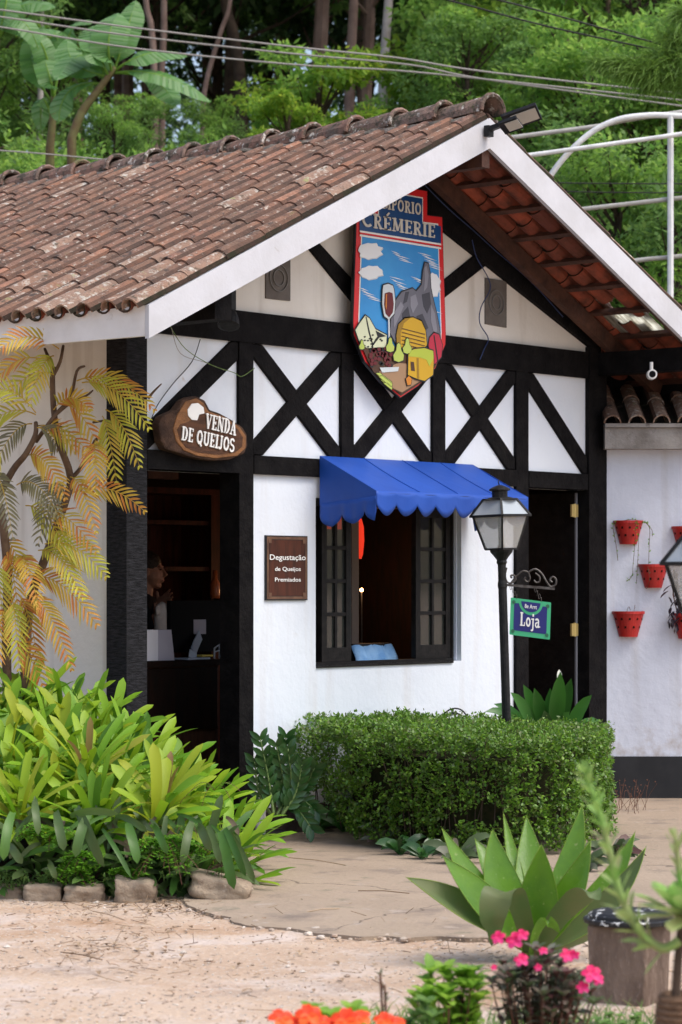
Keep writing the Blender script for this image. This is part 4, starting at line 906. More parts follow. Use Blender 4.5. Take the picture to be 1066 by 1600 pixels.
# hanging sign
so = P(798.4, 933.6, 16.17); tr = P(861.4, 941.5, 16.17); bl = P(796.4, 991.6, 16.17)
ax_ = (tr-so); SWD = ax_.length; ax_.normalize(); dn2 = (bl-so); SHT = dn2.length; dn2.normalize(); nv = ax_.cross(dn2).normalized()
if nv.dot(FW) > 0: nv = -nv
def sp(s, t, l=0): return so+ax_*(SWD*s)+dn2*(SHT*t)+nv*(l*.0012)
ls = thing('hanging_shop_sign', 'green and navy enamel sign reading Loja hanging on chains from the lamp bracket', 'sign', tuple(sp(.5, 0)))
def rrect(s0, t0, s1, t1, r, l):
    out = []; k = SWD/SHT
    for (cx, cy, a) in ((s1-r, t0+r*k, -90), (s1-r, t1-r*k, 0), (s0+r, t1-r*k, 90), (s0+r, t0+r*k, 180)):
        for i in range(5):
            th = math.radians(a+22.5*i); out.append(sp(cx+r*math.cos(th), cy+r*k*math.sin(th), l))
    return out
b = MB(); b.prism(rrect(0, 0, 1, 1, .02, 0), -nv*.006); b.build('board', 'loja_green', ls)
b = MB(); b.prism(rrect(.09, .13, .91, .87, .05, 1.2), -nv*.001); b.build('field', 'loja_navy', ls)
b = MB(); b.prism([sp(.5+.30*math.cos(PI*k/14), .05+.36*math.sin(PI*k/14), 2.4) for k in range(15)], -nv*.001); b.build('arch_border', 'loja_green', ls)
b = MB(); b.prism([sp(.5+.24*math.cos(PI*k/14), .06+.27*math.sin(PI*k/14), 3.6) for k in range(15)], -nv*.001); b.build('arch_field', 'loja_navy', ls)
for s_ in (.08, .92):
    for t_ in (.11, .89):
        b = MB(); b.prism([sp(s_+.045*math.cos(2*PI*k/12), t_+.052*math.sin(2*PI*k/12), 3) for k in range(12)], -nv*.003); b.build('bolt', 'loja_dark', ls)
b = MB(); stroke_text(b, 'Loja', sp(.24, .72, 3.4), ax_, -dn2, nv, SWD*.50, SHT*.36, .0012)
font_text(b, '8e Arrt', sp(.35, .23, 5), ax_, -dn2, nv, SWD*.3, SHT*.115, bold=.012); b.build('lettering', 'white', ls)
b = MB()
for s_ in (.17, .78):
    pa = sp(s_, .0); sd_ = (pa-lean@lloc).dot(RT); pb = br(sd_, ZA-.006); n_ = 4
    for i in range(n_):
        p = pa.lerp(pb, (i+.5)/n_); h = (pb-pa).length/n_*.62; w_ = .006; side = RT if i % 2 else FW
        b.tube([p+side*w_*math.cos(2*PI*k/10)+V((0, 0, h*math.sin(2*PI*k/10))) for k in range(11)], .0022, 5)
b.build('chain', 'greymetal', ls)
street_lamp(1113, 9.6, -.03, 1.655, 'nearer black lamp post with glass lantern cut by the right edge of the photo')

# ================================================================== FITTINGS ON THE GABLE
fl = thing('floodlight', 'flat black twin floodlight on an arm at the top of the gable', 'floodlight', tuple(P(764, 205, 16.3)))
YA = 16.28
b = MB(); b.bar(P(762, 203, YA), P(795, 190, YA-.1), .035, .03); b.box(tuple(P(764, 205, YA)-V((.025, .02, .035))), tuple(P(764, 205, YA)+V((.025, .02, .035)))); b.build('arm', 'blackmetal', fl)
for (ua, va, ub, vb, w_, dep) in ((788, 192, 842, 173, .15, 0.0), (784, 200, 812, 190, .11, .12)):
    p, q = P(ua, va, YA-.1-dep), P(ub, vb, YA-.15-dep); d = (q-p).normalized(); sd_ = d.cross(V((0, 0, 1))).normalized(); up = sd_.cross(d)
    tl = (Matrix.Rotation(-.5, 3, d) @ up); sd2 = d.cross(tl).normalized()
    b = MB(); b.obox((p+q)/2, d*((q-p).length/2), sd2*(w_/2), tl*.011); o = b.build('lamp_head', 'blackmetal', fl)
    b = MB(); b.obox((p+q)/2-tl*.0125+d*.02, d*((q-p).length*.36), sd2*(w_*.36), tl*.002); b.build('led_panel', 'led', o)
spt = thing('spotlight', 'black round spotlight hanging from a short post under the left eave', 'spotlight', tuple(FZ(357, 455, -.15)))
c0 = FZ(358, 458, -.15); b = MB(); b.box((c0.x-.03, -.18, c0.z-.10), (c0.x+.03, -.12, c0.z+.07)); b.build('bracket', 'blackmetal', spt)
c1 = FZ(358, 498, -.16); ax2 = V((-.3, -.2, -.75)).normalized(); b = MB()
b.tube([c1-ax2*.06, c1-ax2*.04, c1+ax2*.0, c1+ax2*.05, c1+ax2*.055], [.02, .045, .06, .068, .05], 14); b.build('lamp_head', 'blackmetal', spt)
sc_ = thing('security_camera', 'small white security camera under the right eave beam', 'camera', tuple(P(1019, 578, 18.1)))
b = MB(); c = P(1019, 585, 18.05); b.tube([c+FW*.06, c+FW*.05, c-FW*.02, c-FW*.03], [.03, .036, .036, .034], 14); b.tube([c+FW*.03, c+FW*.03+V((0, 0, .09))], .012, 8); b.build('housing', 'camwhite', sc_)
b = MB(); b.tube([c-FW*.031, c-FW*.034], [.024, .022], 12); b.build('lens', 'blackplastic', sc_)
def wire(name, pts, r, mt, label, n=5):
    b = MB(); b.tube(smooth_path(pts, n), r, 5); return tag(b.build(name, mt), label, 'cable')
Yg = -.03
wire('cable', [FZ(660, 285, Yg), FZ(700, 325, Yg), FZ(740, 360, Yg), FZ(775, 392, Yg), FZ(830, 440, Yg), FZ(880, 495, Yg)], .004, 'wire_blue', 'dark blue cable running down the right rake beam')
wire('cable', [FZ(738, 375, -.02), FZ(745, 402, -.01), FZ(762, 432, .0), FZ(766, 452, -.0), FZ(752, 480, -.0), FZ(750, 505, -.0), FZ(763, 528, -.0), FZ(757, 545, -.02), FZ(750, 562, -.02)], .004, 'wire_blue', 'thin blue cable looping down past the right gable speaker')
wire('cable', [FZ(313, 530, -.02), FZ(300, 565, 0), FZ(270, 600, 0), FZ(245, 635, 0), FZ(232, 668, -.01)], .003, 'wire', 'thin black cable hanging across the panel left of the wood sign')
wire('cable', [FZ(266, 510, -.04), FZ(290, 545, -.03), FZ(330, 570, -.03), FZ(365, 582, -.03), FZ(378, 588, -.02), FZ(398, 575, -.02)], .0025, 'stem_g', 'thin greenish wire slung from the eave to the door post')
wire('cable', [FZ(268, 512, -.05), FZ(282, 552, -.03), FZ(320, 566, -.02), FZ(350, 578, -.02)], .002, 'wire_grey', 'fine grey wire beside the greenish wire over the left doorway')

# ================================================================== INSIDE THE SHOP
yc = .75
cu0, cu1 = FZ(150, 1030, yc), FZ(342, 1030, yc)
ct = thing('shop_counter', 'dark wooden counter just inside the left doorway', 'counter', (cu0.x, yc, 0))
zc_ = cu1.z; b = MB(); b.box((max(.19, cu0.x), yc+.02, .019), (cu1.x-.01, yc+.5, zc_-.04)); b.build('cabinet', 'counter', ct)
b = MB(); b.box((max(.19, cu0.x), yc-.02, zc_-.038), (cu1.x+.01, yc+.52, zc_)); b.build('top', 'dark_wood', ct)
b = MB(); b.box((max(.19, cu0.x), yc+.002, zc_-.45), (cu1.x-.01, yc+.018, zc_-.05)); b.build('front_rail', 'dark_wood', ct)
b = MB(); b.box((cu1.x-.012, yc+.0, .02), (cu1.x-.004, yc+.019, zc_-.039)); b.build('corner_trim', 'brown', ct)
def CB(u0, v0, u1, v1, y, dy, name, mt, par=None, **k):
    a, c = FZ(u0, v1, y), FZ(u1, v0, y); b = MB(); b.box((a.x, y, a.z), (c.x, y+dy, c.z)); return b.build(name, mt, par)
mo = thing('sales_terminal', 'black screen seen from behind on the doorway counter with a white label', 'computer', tuple(FZ(300, 1030, yc+.2)))
b = MB(); a, c = FZ(266, 1020, yc+.16), FZ(344, 938, yc+.16); b.box((a.x, yc+.16, a.z), (c.x, yc+.19, c.z)); o = b.build('screen', 'blackplastic', mo)
CB(303, 968, 322, 991, yc+.155, .004, 'label', 'paper_grey', o)
b = MB(); pts = [FZ(313, 992, yc+.15), FZ(307, 1005, yc+.12), FZ(302, 1018, yc+.09), FZ(300, 1029, yc+.08)]
for p, q in zip(pts[:-1], pts[1:]): b.bar(p, q+V((0, 0, -.002)), .075, .008, up=(0, 1, .2))
z9 = FZ(300, 1031, yc+.1).z; b.box((pts[-1].x-.09, yc+.03, zc_+.001), (pts[-1].x+.12, yc+.16, zc_+.012)); b.build('stand', 'bluegrey', mo)
bx = thing('paper_box', 'white printed box on the left of the doorway counter', 'box', tuple(FZ(247, 1030, yc+.05)))
b = MB(); a, c = FZ(224, 1029, yc+.06), FZ(247, 984, yc+.06); b.box((a.x, yc+.06, zc_+.001), (c.x, yc+.16, c.z)); b.build('side', 'paper', bx)
b = MB(); a = FZ(247, 1029, yc+.06); c = FZ(266, 984, yc+.06); b.prism([(a.x, yc+.06, zc_+.001), (c.x+.01, yc+.03, zc_+.001), (c.x, yc+.05, c.z), (a.x, yc+.06, c.z)], (0, .1, 0)); b.build('printed_side', 'paper_grey', bx)
bgm = MB(); c = FZ(254, 965, yc+.25)
for dz, r in ((-.20, .05), (-.12, .055), (-.04, .058), (.03, .05)): pass
bgm.tube([V((c.x, c.y, zc_+.002)), V((c.x, c.y, zc_+.05)), V((c.x, c.y, c.z)), V((c.x+.003, c.y, c.z+.05)), V((c.x-.004, c.y, c.z+.085)), V((c.x, c.y, c.z+.10))], [.05, .056, .056, .052, .035, .01], 12)
bgm.ball(V((c.x-.05, c.y-.01, c.z+.045)), (.022, .02, .038), 8)
tag(bgm.build('cloth_bag', 'bag', smooth=True), 'cream cloth bag standing beside the screen on the counter', 'bag')
yb_ = thing('card_holder', 'small metal holder with a yellow card at the right end of the counter', 'card holder', tuple(FZ(330, 1030, yc+.1)))
CB(316, 1023, 333, 1026, yc+.08, .08, 'card', 'yellow', yb_)
b = MB()
for (ua, va, ub, vb) in ((335, 1029, 335, 1013), (335, 1013, 343, 1007), (335, 1019, 343, 1016), (343, 1029, 343, 1008)): b.bar(FZ(ua, va, yc+.08), FZ(ub, vb, yc+.08), .006, .01, up=(0, 1, 0))
b.build('frame', 'bluegrey', yb_)
ob = MB(); c = FZ(336, 915, 1.9); ob.lathe((c.x, c.y, c.z-.09), [(.035, 0), (.038, .02), (.038, .1), (.018, .14), (.016, .2)], 10); tag(ob.build('bottle', 'orange_b', smooth=True), 'orange bottle standing on the cabinet shelf inside the left doorway', 'bottle')
# tall cabinet behind the counter
cb = thing('wine_cabinet', 'tall reddish wooden cabinet at the back of the left doorway', 'cabinet', tuple(FZ(290, 1000, 1.9)))
a, c = FZ(212, 770, 2.0), FZ(345, 770, 2.0); ztc = FZ(290, 772, 2.0).z; zsh_ = FZ(336, 915, 1.9).z-.092
b = MB(); b.box((a.x+.02, 2.0, .02), (a.x+.07, 2.4, ztc)); b.box((c.x-.10, 2.0, .02), (c.x-.0, 2.4, ztc)); b.box((a.x+.07, 2.3, .02), (c.x-.10, 2.33, ztc)); b.box((a.x, 1.98, ztc), (c.x+.02, 2.42, ztc+.04)); b.build('carcass', 'red_wood', cb)
for k in range(6):
    zz = .35+k*.33
    if zz < ztc-.1: b = MB(); b.box((a.x+.071, 2.02, zz), (c.x-.101, 2.29, zz+.03)); b.build('shelf', 'red_wood', cb)
b = MB(); b.box((c.x-.09, 1.84, zsh_-.03), (c.x+.02, 1.979, zsh_)); b.build('side_shelf', 'red_wood', cb)
b = MB(); a2, c2 = FZ(232, 747, .6), FZ(279, 739, .6); b.box((a2.x, .6, a2.z), (c2.x, .66, c2.z+.02)); b.box((a2.x+.1, .62, c2.z+.02), (a2.x+.12, .64, 2.83)); tag(b.build('hanging_board', 'brown'), 'short brown board hanging high inside the left doorway', 'board')
# objects seen through the window
ch = thing('chair', 'dark wooden chair just inside the window with a denim cloth on its back', 'chair', tuple(FZ(580, 1030, .55)-V((0, 0, 0))))
yq = .30; a, c = FZ(551, 1032, yq), FZ(611, 1001, yq); zt_ = c.z-.015
b = MB(); b.box((a.x, yq, .45), (a.x+.03, yq+.03, zt_)); b.box((c.x-.03, yq, .45), (c.x, yq+.03, zt_)); b.box((a.x+.03, yq, zt_-.08), (c.x-.03, yq+.03, zt_)); b.build('backrest', 'frame_black', ch)
for (x_, y_) in ((a.x, yq), (c.x-.03, yq), (a.x, yq+.36), (c.x-.03, yq+.36)): b = MB(); b.box((x_, y_, .019), (x_+.03, y_+.03, .42)); b.build('leg', 'frame_black', ch)
b = MB(); b.box((a.x, yq, .42), (c.x, yq+.4, .449)); b.build('seat', 'frame_black', ch)
b = MB(); vs = []; N = 14
for i in range(N+1):
    x_ = lin(a.x-.01, c.x+.012, i/N)
    for j in range(9):
        t = j/8; zz = zt_+.008-abs(t-.42)*.55+.04*(i == N)*0; yy = yq+.015+(t-.42)*.10-.0*(t < .4); yy += (-.035 if t < .42 else .035)*min(1, abs(t-.42)*9)
        vs.append((x_+.006*math.sin(j), yy+.010*math.sin(i*1.7+j*.6), zz+.006*math.sin(i*1.1)-(.05 if i in (0, N) else 0)*abs(t-.42)))
b.add(vs, [(i*9+j, i*9+j+1, (i+1)*9+j+1, (i+1)*9+j) for i in range(N) for j in range(8)])
o = b.build('denim_cloth', 'denim', smooth=True); o.modifiers.new('t', 'SOLIDIFY').thickness = .006; tag(o, 'light blue denim cloth draped over a chair back behind the window sill', 'cloth')
rl = thing('red_lamp', 'glowing red lamp shade seen through the left of the window', 'lamp', tuple(FZ(564, 830, 1.2)))
c = FZ(563, 845, 1.2); b = MB(); b.lathe(c, [(.008, -.13), (.02, -.10), (.03, 0), (.026, .1), (.01, .16)], 12); b.build('shade', 'redlamp', rl); b = MB(); b.tube([c+V((0, 0, .16)), V((c.x, c.y, 2.83))], .004, 5); b.build('cord', 'wire', rl)
lp = thing('table_lamp', 'tiny lit bulb on a thin stand seen through the window', 'lamp', tuple(FZ(566, 1000, 1.6)))
c = FZ(565, 922, 1.6); b = MB(); b.ball(c, .014, 8); b.build('bulb', 'bulb', lp); b = MB(); b.tube([V((c.x, c.y, .019)), c-V((0, 0, .014))], [.012, .006], 6); b.lathe((c.x, c.y, .019), [(.1, 0), (.1, .02), (.02, .03)], 12); b.build('stand', 'blackmetal', lp)
ll = bpy.data.lights.new('bulb_light', 'POINT'); ll.energy = 7; ll.color = (1, .5, .22); ll.shadow_soft_size = .03; lo = bpy.data.objects.new('bulb_light', ll); COL.objects.link(lo); lo.location = FZ(565, 922, 1.6)+V((0, -.03, .03)); lo.parent = lp; lo.matrix_parent_inverse = parent_world(lp).inverted()
b = MB(); a, c = FZ(550, 990, .9), FZ(558, 800, .9)
b.box((a.x, .9, .019), (c.x+.02, .93, 2.829)); tag(b.build('curtain', 'curtain'), 'narrow pale hanging cloth seen behind the left casement', 'curtain')
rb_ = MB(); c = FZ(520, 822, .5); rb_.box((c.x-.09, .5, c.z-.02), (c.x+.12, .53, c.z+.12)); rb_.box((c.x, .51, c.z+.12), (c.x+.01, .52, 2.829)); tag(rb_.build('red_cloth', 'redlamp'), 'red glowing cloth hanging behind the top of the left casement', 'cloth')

# ---- the person behind the counter: one continuous body, head turned to the right of the photo
HX = P(234, 893, 17.35); gz = .02
fz = (RT*.96-FW*.10).normalized(); sdv = V((0, 0, 1)).cross(fz).normalized()      # faces the photo's right; sdv points to the far/near side
if sdv.dot(FW) > 0: sdv = -sdv          # near side, towards the viewer
per = thing('person', 'person in black top gesturing with one hand behind the counter, seen in profile', 'person', (HX.x, HX.y, gz))
def B3(f, s, z): return V((HX.x, HX.y, 0))+fz*f+sdv*s+V((0, 0, z))
hz = HX.z
def lathe_path(mb, pts, rr, n=12): mb.tube(pts, rr, n)
def blob(mb, c, rf, rs, rz, n=14):
    k = len(mb.v); mb.ball((0, 0, 0), 1, n); mb.v[k:] = [tuple(c+fz*(p[0]*rf)+sdv*(p[1]*rs)+V((0, 0, p[2]*rz))) for p in mb.v[k:]]
bd = MB()
blob(bd, B3(-.015, 0, hz+.035), .098, .077, .095); blob(bd, B3(.02, 0, hz-.03), .072, .06, .085); blob(bd, B3(.052, 0, hz-.095), .03, .035, .022)   # skull, face, chin
bd.tube([B3(.082, 0, hz+.030), B3(.098, 0, hz+.0), B3(.116, 0, hz-.022), B3(.098, 0, hz-.034)], [.008, .010, .012, .009], 8)           # nose
bd.tube([B3(.086, -.018, hz-.053), B3(.094, 0, hz-.052), B3(.086, .018, hz-.053)], .0075, 8); bd.tube([B3(.082, -.016, hz-.068), B3(.091, 0, hz-.067), B3(.082, .016, hz-.068)], .008, 8)
blob(bd, B3(.078, .03, hz+.032), .014, .025, .008); blob(bd, B3(.078, -.03, hz+.032), .014, .025, .008)          # brows
blob(bd, B3(-.005, .078, hz-.005), .018, .008, .03); blob(bd, B3(-.005, -.078, hz-.005), .018, .008, .03)        # ears
nk = hz-.17
bd.tube([B3(-.02, 0, hz-.04), B3(-.03, 0, nk), B3(-.035, 0, nk-.06)], [.052, .05, .062], 12)
sh_ = nk-.06; hip = sh_-.52
bd.tube([B3(-.035, -.17, sh_-.02), B3(-.035, -.06, sh_+.01), B3(-.035, .06, sh_+.01), B3(-.035, .17, sh_-.02)], [.05, .065, .065, .05], 12)
for z_, rf_, rs_ in ((sh_-.08, .11, .17), (sh_-.2, .115, .16), (sh_-.32, .10, .14), (sh_-.44, .11, .155), (hip, .12, .17)): blob(bd, B3(-.03, 0, z_), rf_, rs_, .11)
for s_ in (-1, 1):
    bd.tube([B3(-.03, s_*.09, hip), B3(-.01, s_*.10, hip*.54), B3(-.03, s_*.10, .10)], [.09, .06, .042], 12)
    bd.tube([B3(-.05, s_*.1, .06), B3(.05, s_*.1, .05), B3(.14, s_*.1, .045)], [.04, .04, .03], 10)
PB = lambda u, v, Y: P(u, v, Y)
# near arm: elbow low, forearm up to the raised open hand; far arm bent to the cloth bag
hand = P(255, 938, 17.15); wr = P(246, 944, 17.2)
shn, shf = B3(-.03, .19, sh_-.02), B3(-.03, -.19, sh_-.02)
eln = B3(.06, .22, sh_-.29); bd.tube([shn, eln, wr], [.046, .037, .026], 10)
def make_hand(mb, wrist, dirp, thumbdir, palm_n, curl=.25):
    dirp = dirp.normalized(); side = thumbdir-dirp*thumbdir.dot(dirp); side.normalize(); n_ = palm_n
    pc = wrist+dirp*.045
    for k in range(-1, 2): mb.tube([wrist+side*.006*k, wrist+dirp*.05+side*.021*k, wrist+dirp*.085+side*.024*k], [.016, .015, .012], 8)
    for k, (L_, sp_) in enumerate(((.072, .20), (.08, .06), (.074, -.08), (.058, -.24))):
        b0 = wrist+dirp*.082+side*(.028-.0185*k); d1 = (dirp+side*sp_-n_*curl*.3*(k+1)*.5).normalized(); d2 = (d1-n_*curl*(.6+.3*k)).normalized()
        mb.tube([b0-d1*.015, b0+d1*L_*.45, b0+d1*L_*.45+d2*L_*.3, b0+d1*L_*.45+d2*L_*.55], [.0095, .009, .0082, .007], 8)
    t0 = wrist+dirp*.02+side*.022; mb.tube([t0, t0+side*.03+dirp*.008, t0+side*.058+dirp*.016], [.013, .011, .0085], 8)
make_hand(bd, wr, P(276, 926, 17.1)-wr, V((0, 0, 1))-RT*.1, FW)
elf = P(226, 990, 17.3); bd.tube([shf, B3(.02, -.2, sh_-.28), elf], [.045, .038, .034], 10); wf2 = P(243, 962, 17.15); bd.tube([elf, wf2], [.034, .026], 10)
make_hand(bd, wf2, (RT*.9+V((0, 0, .5))), V((0, 0, 1)), FW, .5)
body = bd.build('body', 'skin', per); rm = body.modifiers.new('r', 'REMESH'); rm.mode = 'VOXEL'; rm.voxel_size = .0055; rm.use_smooth_shade = True; sm_ = body.modifiers.new('s', 'SMOOTH'); sm_.factor = .5; sm_.iterations = 3
st = MB()
st.tube([B3(-.035, -.19, sh_-.03), B3(-.035, -.06, sh_+.015), B3(-.035, .06, sh_+.015), B3(-.035, .19, sh_-.03)], [.062, .074, .074, .062], 12)
for z_, rf_, rs_ in ((sh_-.08, .125, .185), (sh_-.2, .13, .175), (sh_-.32, .115, .155), (sh_-.44, .125, .17), (hip-.02, .132, .182)): blob(st, B3(-.03, 0, z_), rf_, rs_, .12)
st.tube([shn, shn.lerp(eln, .55)], [.062, .056], 12); st.tube([shf, shf.lerp(B3(.02, -.2, sh_-.28), .55)], [.062, .056], 12)
o = st.build('shirt', 'black_cloth', per); rm = o.modifiers.new('r', 'REMESH'); rm.mode = 'VOXEL'; rm.voxel_size = .01; rm.use_smooth_shade = True
st = MB()
for s_ in (-1, 1): st.tube([B3(-.03, s_*.085, hip+.05), B3(-.01, s_*.10, hip*.54), B3(-.03, s_*.10, .09)], [.115, .08, .06], 12)
o = st.build('trousers', 'black_cloth', per); rm = o.modifiers.new('r', 'REMESH'); rm.mode = 'VOXEL'; rm.voxel_size = .012; rm.use_smooth_shade = True
hr = MB(); blob(hr, B3(-.026, 0, hz+.052), .108, .087, .094); blob(hr, B3(-.075, 0, hz-.01), .062, .075, .085); blob(hr, B3(-.10, 0, hz-.07), .04, .045, .07)
o = hr.build('hair', 'hair', per, smooth=True)
for s_ in (-1, 1):
    ey = MB(); blob(ey, B3(.080, s_*.03, hz+.012), .010, .013, .006, 8); ey.build('eye', 'eye', per)
ey = MB(); ey.tube([B3(.090, -.018, hz-.060), B3(.0985, 0, hz-.060), B3(.090, .018, hz-.060)], .004, 6); ey.build('lip', 'lip', per)
# ================================================================== GROUND
def gh(x, y):
    return .012*noise.noise(V((x*.9, y*.9, 0)))+.006*noise.noise(V((x*4, y*4, 3)))
b = MB(); N = 150; vs = []
def gpt(i, j):
    # dense near the camera's field, sparse to the horizon
    a = (i/N*2-1); c_ = j/N
    Yd = 5+13*c_ if c_ < .8 else 15.4+(c_-.8)/.2*11
    Xd = a*6*(1 if c_ < .8 else 1+(c_-.8)*12)
    p = CAM+FW*Yd+RT*Xd; return (p.x, p.y, gh(p.x, p.y)-.004)
for i in range(N+1):
    for j in range(N+1): vs.append(gpt(i, j))
b.add(vs, [(i*(N+1)+j, (i+1)*(N+1)+j, (i+1)*(N+1)+j+1, i*(N+1)+j+1) for i in range(N) for j in range(N)])
# outer skirts
far = 400
def gq(X_, Y_, z=-.05): p = CAM+FW*Y_+RT*X_; return (p.x, p.y, z)
b.add([gq(-far, -far), gq(far, -far), gq(far, far), gq(-far, far)], [(0, 1, 2, 3)])
tag(b.build('ground', 'dirt', smooth=True), kind='structure')
edge = [(286, 1410), (300, 1420), (318, 1428), (345, 1434), (380, 1446), (430, 1452), (470, 1458), (520, 1463), (560, 1467), (600, 1466), (640, 1468), (690, 1466), (740, 1468), (800, 1470), (860, 1469), (930, 1473), (1000, 1472), (1080, 1476), (1400, 1490)]
ed = smooth_path([GP(*p) for p in edge], 9); rr_ = random.Random(3)
fr = [V((p.x, p.y, 0))+V((noise.noise(p*6), noise.noise(p*6+V((9, 0, 0))), 0))*.05+V((noise.noise(p*17), noise.noise(p*17+V((9, 0, 0))), 0))*.012 for p in ed]
back = [GP(1400, 1200), V((8, 3, 0)), V((W+.5, .5, 0)), V((W, .05, 0)), V((0, .05, 0)), GP(330, 1330), GP(290, 1395)]
poly = [V((p.x, p.y, .009)) for p in fr]+[V((p.x, p.y, .009)) for p in back]
b = MB(); b.prism(poly, (0, 0, -.09)); o = b.build('path', 'concrete'); tag(o, kind='structure')
b = MB()
for i, p in enumerate(fr[8:-12]):
    for k in range(rr_.choice((0, 0, 1, 1, 3))):
        q = p+V((rr_.uniform(-.09, .09), rr_.uniform(-.16, .08), 0)); s_ = .003+.014*rr_.random()**2.5; b.ball(V((q.x, q.y, s_*.3)), (s_*1.6, s_*1.2, s_*.7), 6, jit=.5, seed=i)
tag(b.build('path_edge_rubble', 'pebble'), 'line of crumbled stone along the broken front edge of the path', 'rubble', kind='stuff')
b = MB()
for i in range(5200):
    u, v = rnd.uniform(-30, 1090), 1600-210*rnd.random()**1.15
    p = GP(u, v, 0)
    dens = noise.noise(V((p.x*1.1, p.y*1.1, 5)))+.5*noise.noise(V((p.x*3, p.y*3, 8)))
    if dens < rnd.uniform(-.45, .5): continue
    s_ = rnd.uniform(.003, .008)*(2.0 if rnd.random() < .04 else 1)
    b.ball(V((p.x, p.y, gh(p.x, p.y)-.004+s_*.3)), (s_*rnd.uniform(.9, 1.5), s_, s_*.6), 5, jit=.5, seed=i)
tag(b.build('gravel', 'pebble'), 'pale grit and pebbles scattered over the dirt', 'gravel', kind='stuff')
b = MB()
for i in range(700):
    if i < 260: u, v = rnd.gauss(250, 85), rnd.gauss(1418, 10)
    elif i < 400: u, v = rnd.gauss(200, 70), rnd.gauss(1480, 22)
    else: u, v = rnd.uniform(0, 1066), rnd.uniform(1405, 1600)
    if v < 1398 or (u > 330 and v < 1430 and rnd.random() < .8): continue
    p = GP(u, v, 0); z = gh(p.x, p.y)+.0; d = V((rnd.uniform(-1, 1), rnd.uniform(-1, 1), rnd.uniform(-.05, .25))); L_ = rnd.uniform(.02, .05)
    if rnd.random() < .4: b.tube([p+V((0, 0, z+.004)), p+d.normalized()*L_*rnd.uniform(1, 2.6)+V((0, 0, z+.006))], .0015, 4)
    else: b.leaf(p+V((0, 0, z+.003)), p+d*L_*.5+V((0, 0, z+.012)), p+d*L_+V((0, 0, z+.003)), L_*.5, n=3)
for (u0, v0, u1, v1) in ((145, 1424, 195, 1438), (95, 1488, 160, 1500), (730, 1398, 790, 1385), (480, 1425, 530, 1420), (560, 1392, 640, 1396), (450, 1340, 540, 1352)):
    b.tube([GP(u0, v0, .04 if v0 < 1420 else .01), GP((u0+u1)/2, (v0+v1)/2-2, .045 if v0 < 1420 else .02), GP(u1, v1, .035 if v0 < 1420 else .01)], .0025, 4)
tag(b.build('leaf_litter', 'debris'), 'dry twigs and leaf scraps on the dirt', 'litter', kind='stuff')
mt_ = MB(); mt_.prism([GP(385, 1292, .03), GP(425, 1293, .03), GP(450, 1302, .03), GP(398, 1312, .03), GP(380, 1306, .03)], (0, 0, .012)); tag(mt_.build('door_mat', 'mat'), 'black rubber mat on the concrete by the left door post', 'door mat')

# ================================================================== BROMELIAD BED
def bedh(u, Y):
    """height of the planted mound"""
    t = max(0, min(1, (Y-12.95)/1.6)); r = max(0, min(1, (430-u)/330)); return .02+.62*t**.8*(.35+.65*r)
bb = MB(); NU, NY = 22, 12; vs = []
for i in range(NU+1):
    for j in range(NY+1):
        u = lin(-120, 385, i/NU); Y = lin(12.98, 14.75, j/NY); z = bedh(u, Y)*min(1, (390-u)/40+.05)+.03*noise.noise(V((u*.05, Y*4, 0))); p = P(u, 912, Y); vs.append((p.x, p.y, z))
bb.add(vs, [(i*(NY+1)+j, (i+1)*(NY+1)+j, (i+1)*(NY+1)+j+1, i*(NY+1)+j+1) for i in range(NU) for j in range(NY)])
tag(bb.build('bed_soil', 'soil', smooth=True), kind='structure')
def border_stone(u0, u1, vt, vb, dep, label, mt='stone', seed=0, rough=.006, rot=0, cut=.03):
    Y = HCAM*FPX/(vb-HV); a = P(u0, HV, Y); c = P(u1, HV, Y); ax_ = (c-a)/2; mid_ = (a+c)/2+FW*dep/2; h = (vb-vt)/FPX*Y
    bm = bmesh.new(); bmesh.ops.create_icosphere(bm, subdivisions=4, radius=1)
    for v in bm.verts: k = 1/(sum(abs(c)**9 for c in v.co))**(1/9); v.co = v.co*k
    for v in bm.verts:
        q = v.co; k = 1+.16*noise.noise(q*1.1+V((seed*5, 0, 0)))+.07*noise.noise(q*3.5+V((seed, 2, 0)))+.03*noise.noise(q*9)
        w_ = V((mid_.x, mid_.y, h/2-.01))+ax_*(q.x*k)+FW*(dep/2*q.y*k)+V((0, 0, (h/2+.012)*q.z*k+rot*q.x*h*.3)); v.co = w_
    me = bpy.data.meshes.new('border_stone'); bm.to_mesh(me); bm.free(); me.materials.append(M[mt]); me.polygons.foreach_set('use_smooth', [True]*len(me.polygons))
    loc = V((mid_.x, mid_.y, 0)); me.transform(Matrix.Translation(-loc)); o = bpy.data.objects.new('border_stone', me); o.location = loc; COL.objects.link(o)
    return tag(o, label, 'stone', 'stones edging the bromeliad bed')
border_stone(-60, 38, 1386, 1404, .16, 'leftmost pale block edging the bromeliad bed, cut by the photo edge', seed=1)
border_stone(38, 96, 1384, 1407, .16, 'second pale block from the left in the bed edging', seed=2)
border_stone(98, 160, 1386, 1408, .17, 'third pale block in the bed edging, beside the reddish stone', seed=3)
border_stone(178, 243, 1376, 1410, .2, 'tilted reddish stone at the right end of the bed edging', seed=4, rot=-.35)
border_stone(296, 390, 1374, 1408, .3, 'large sloping yellowish stone under the ferns at the corner of the bed', seed=8, rot=-.9)

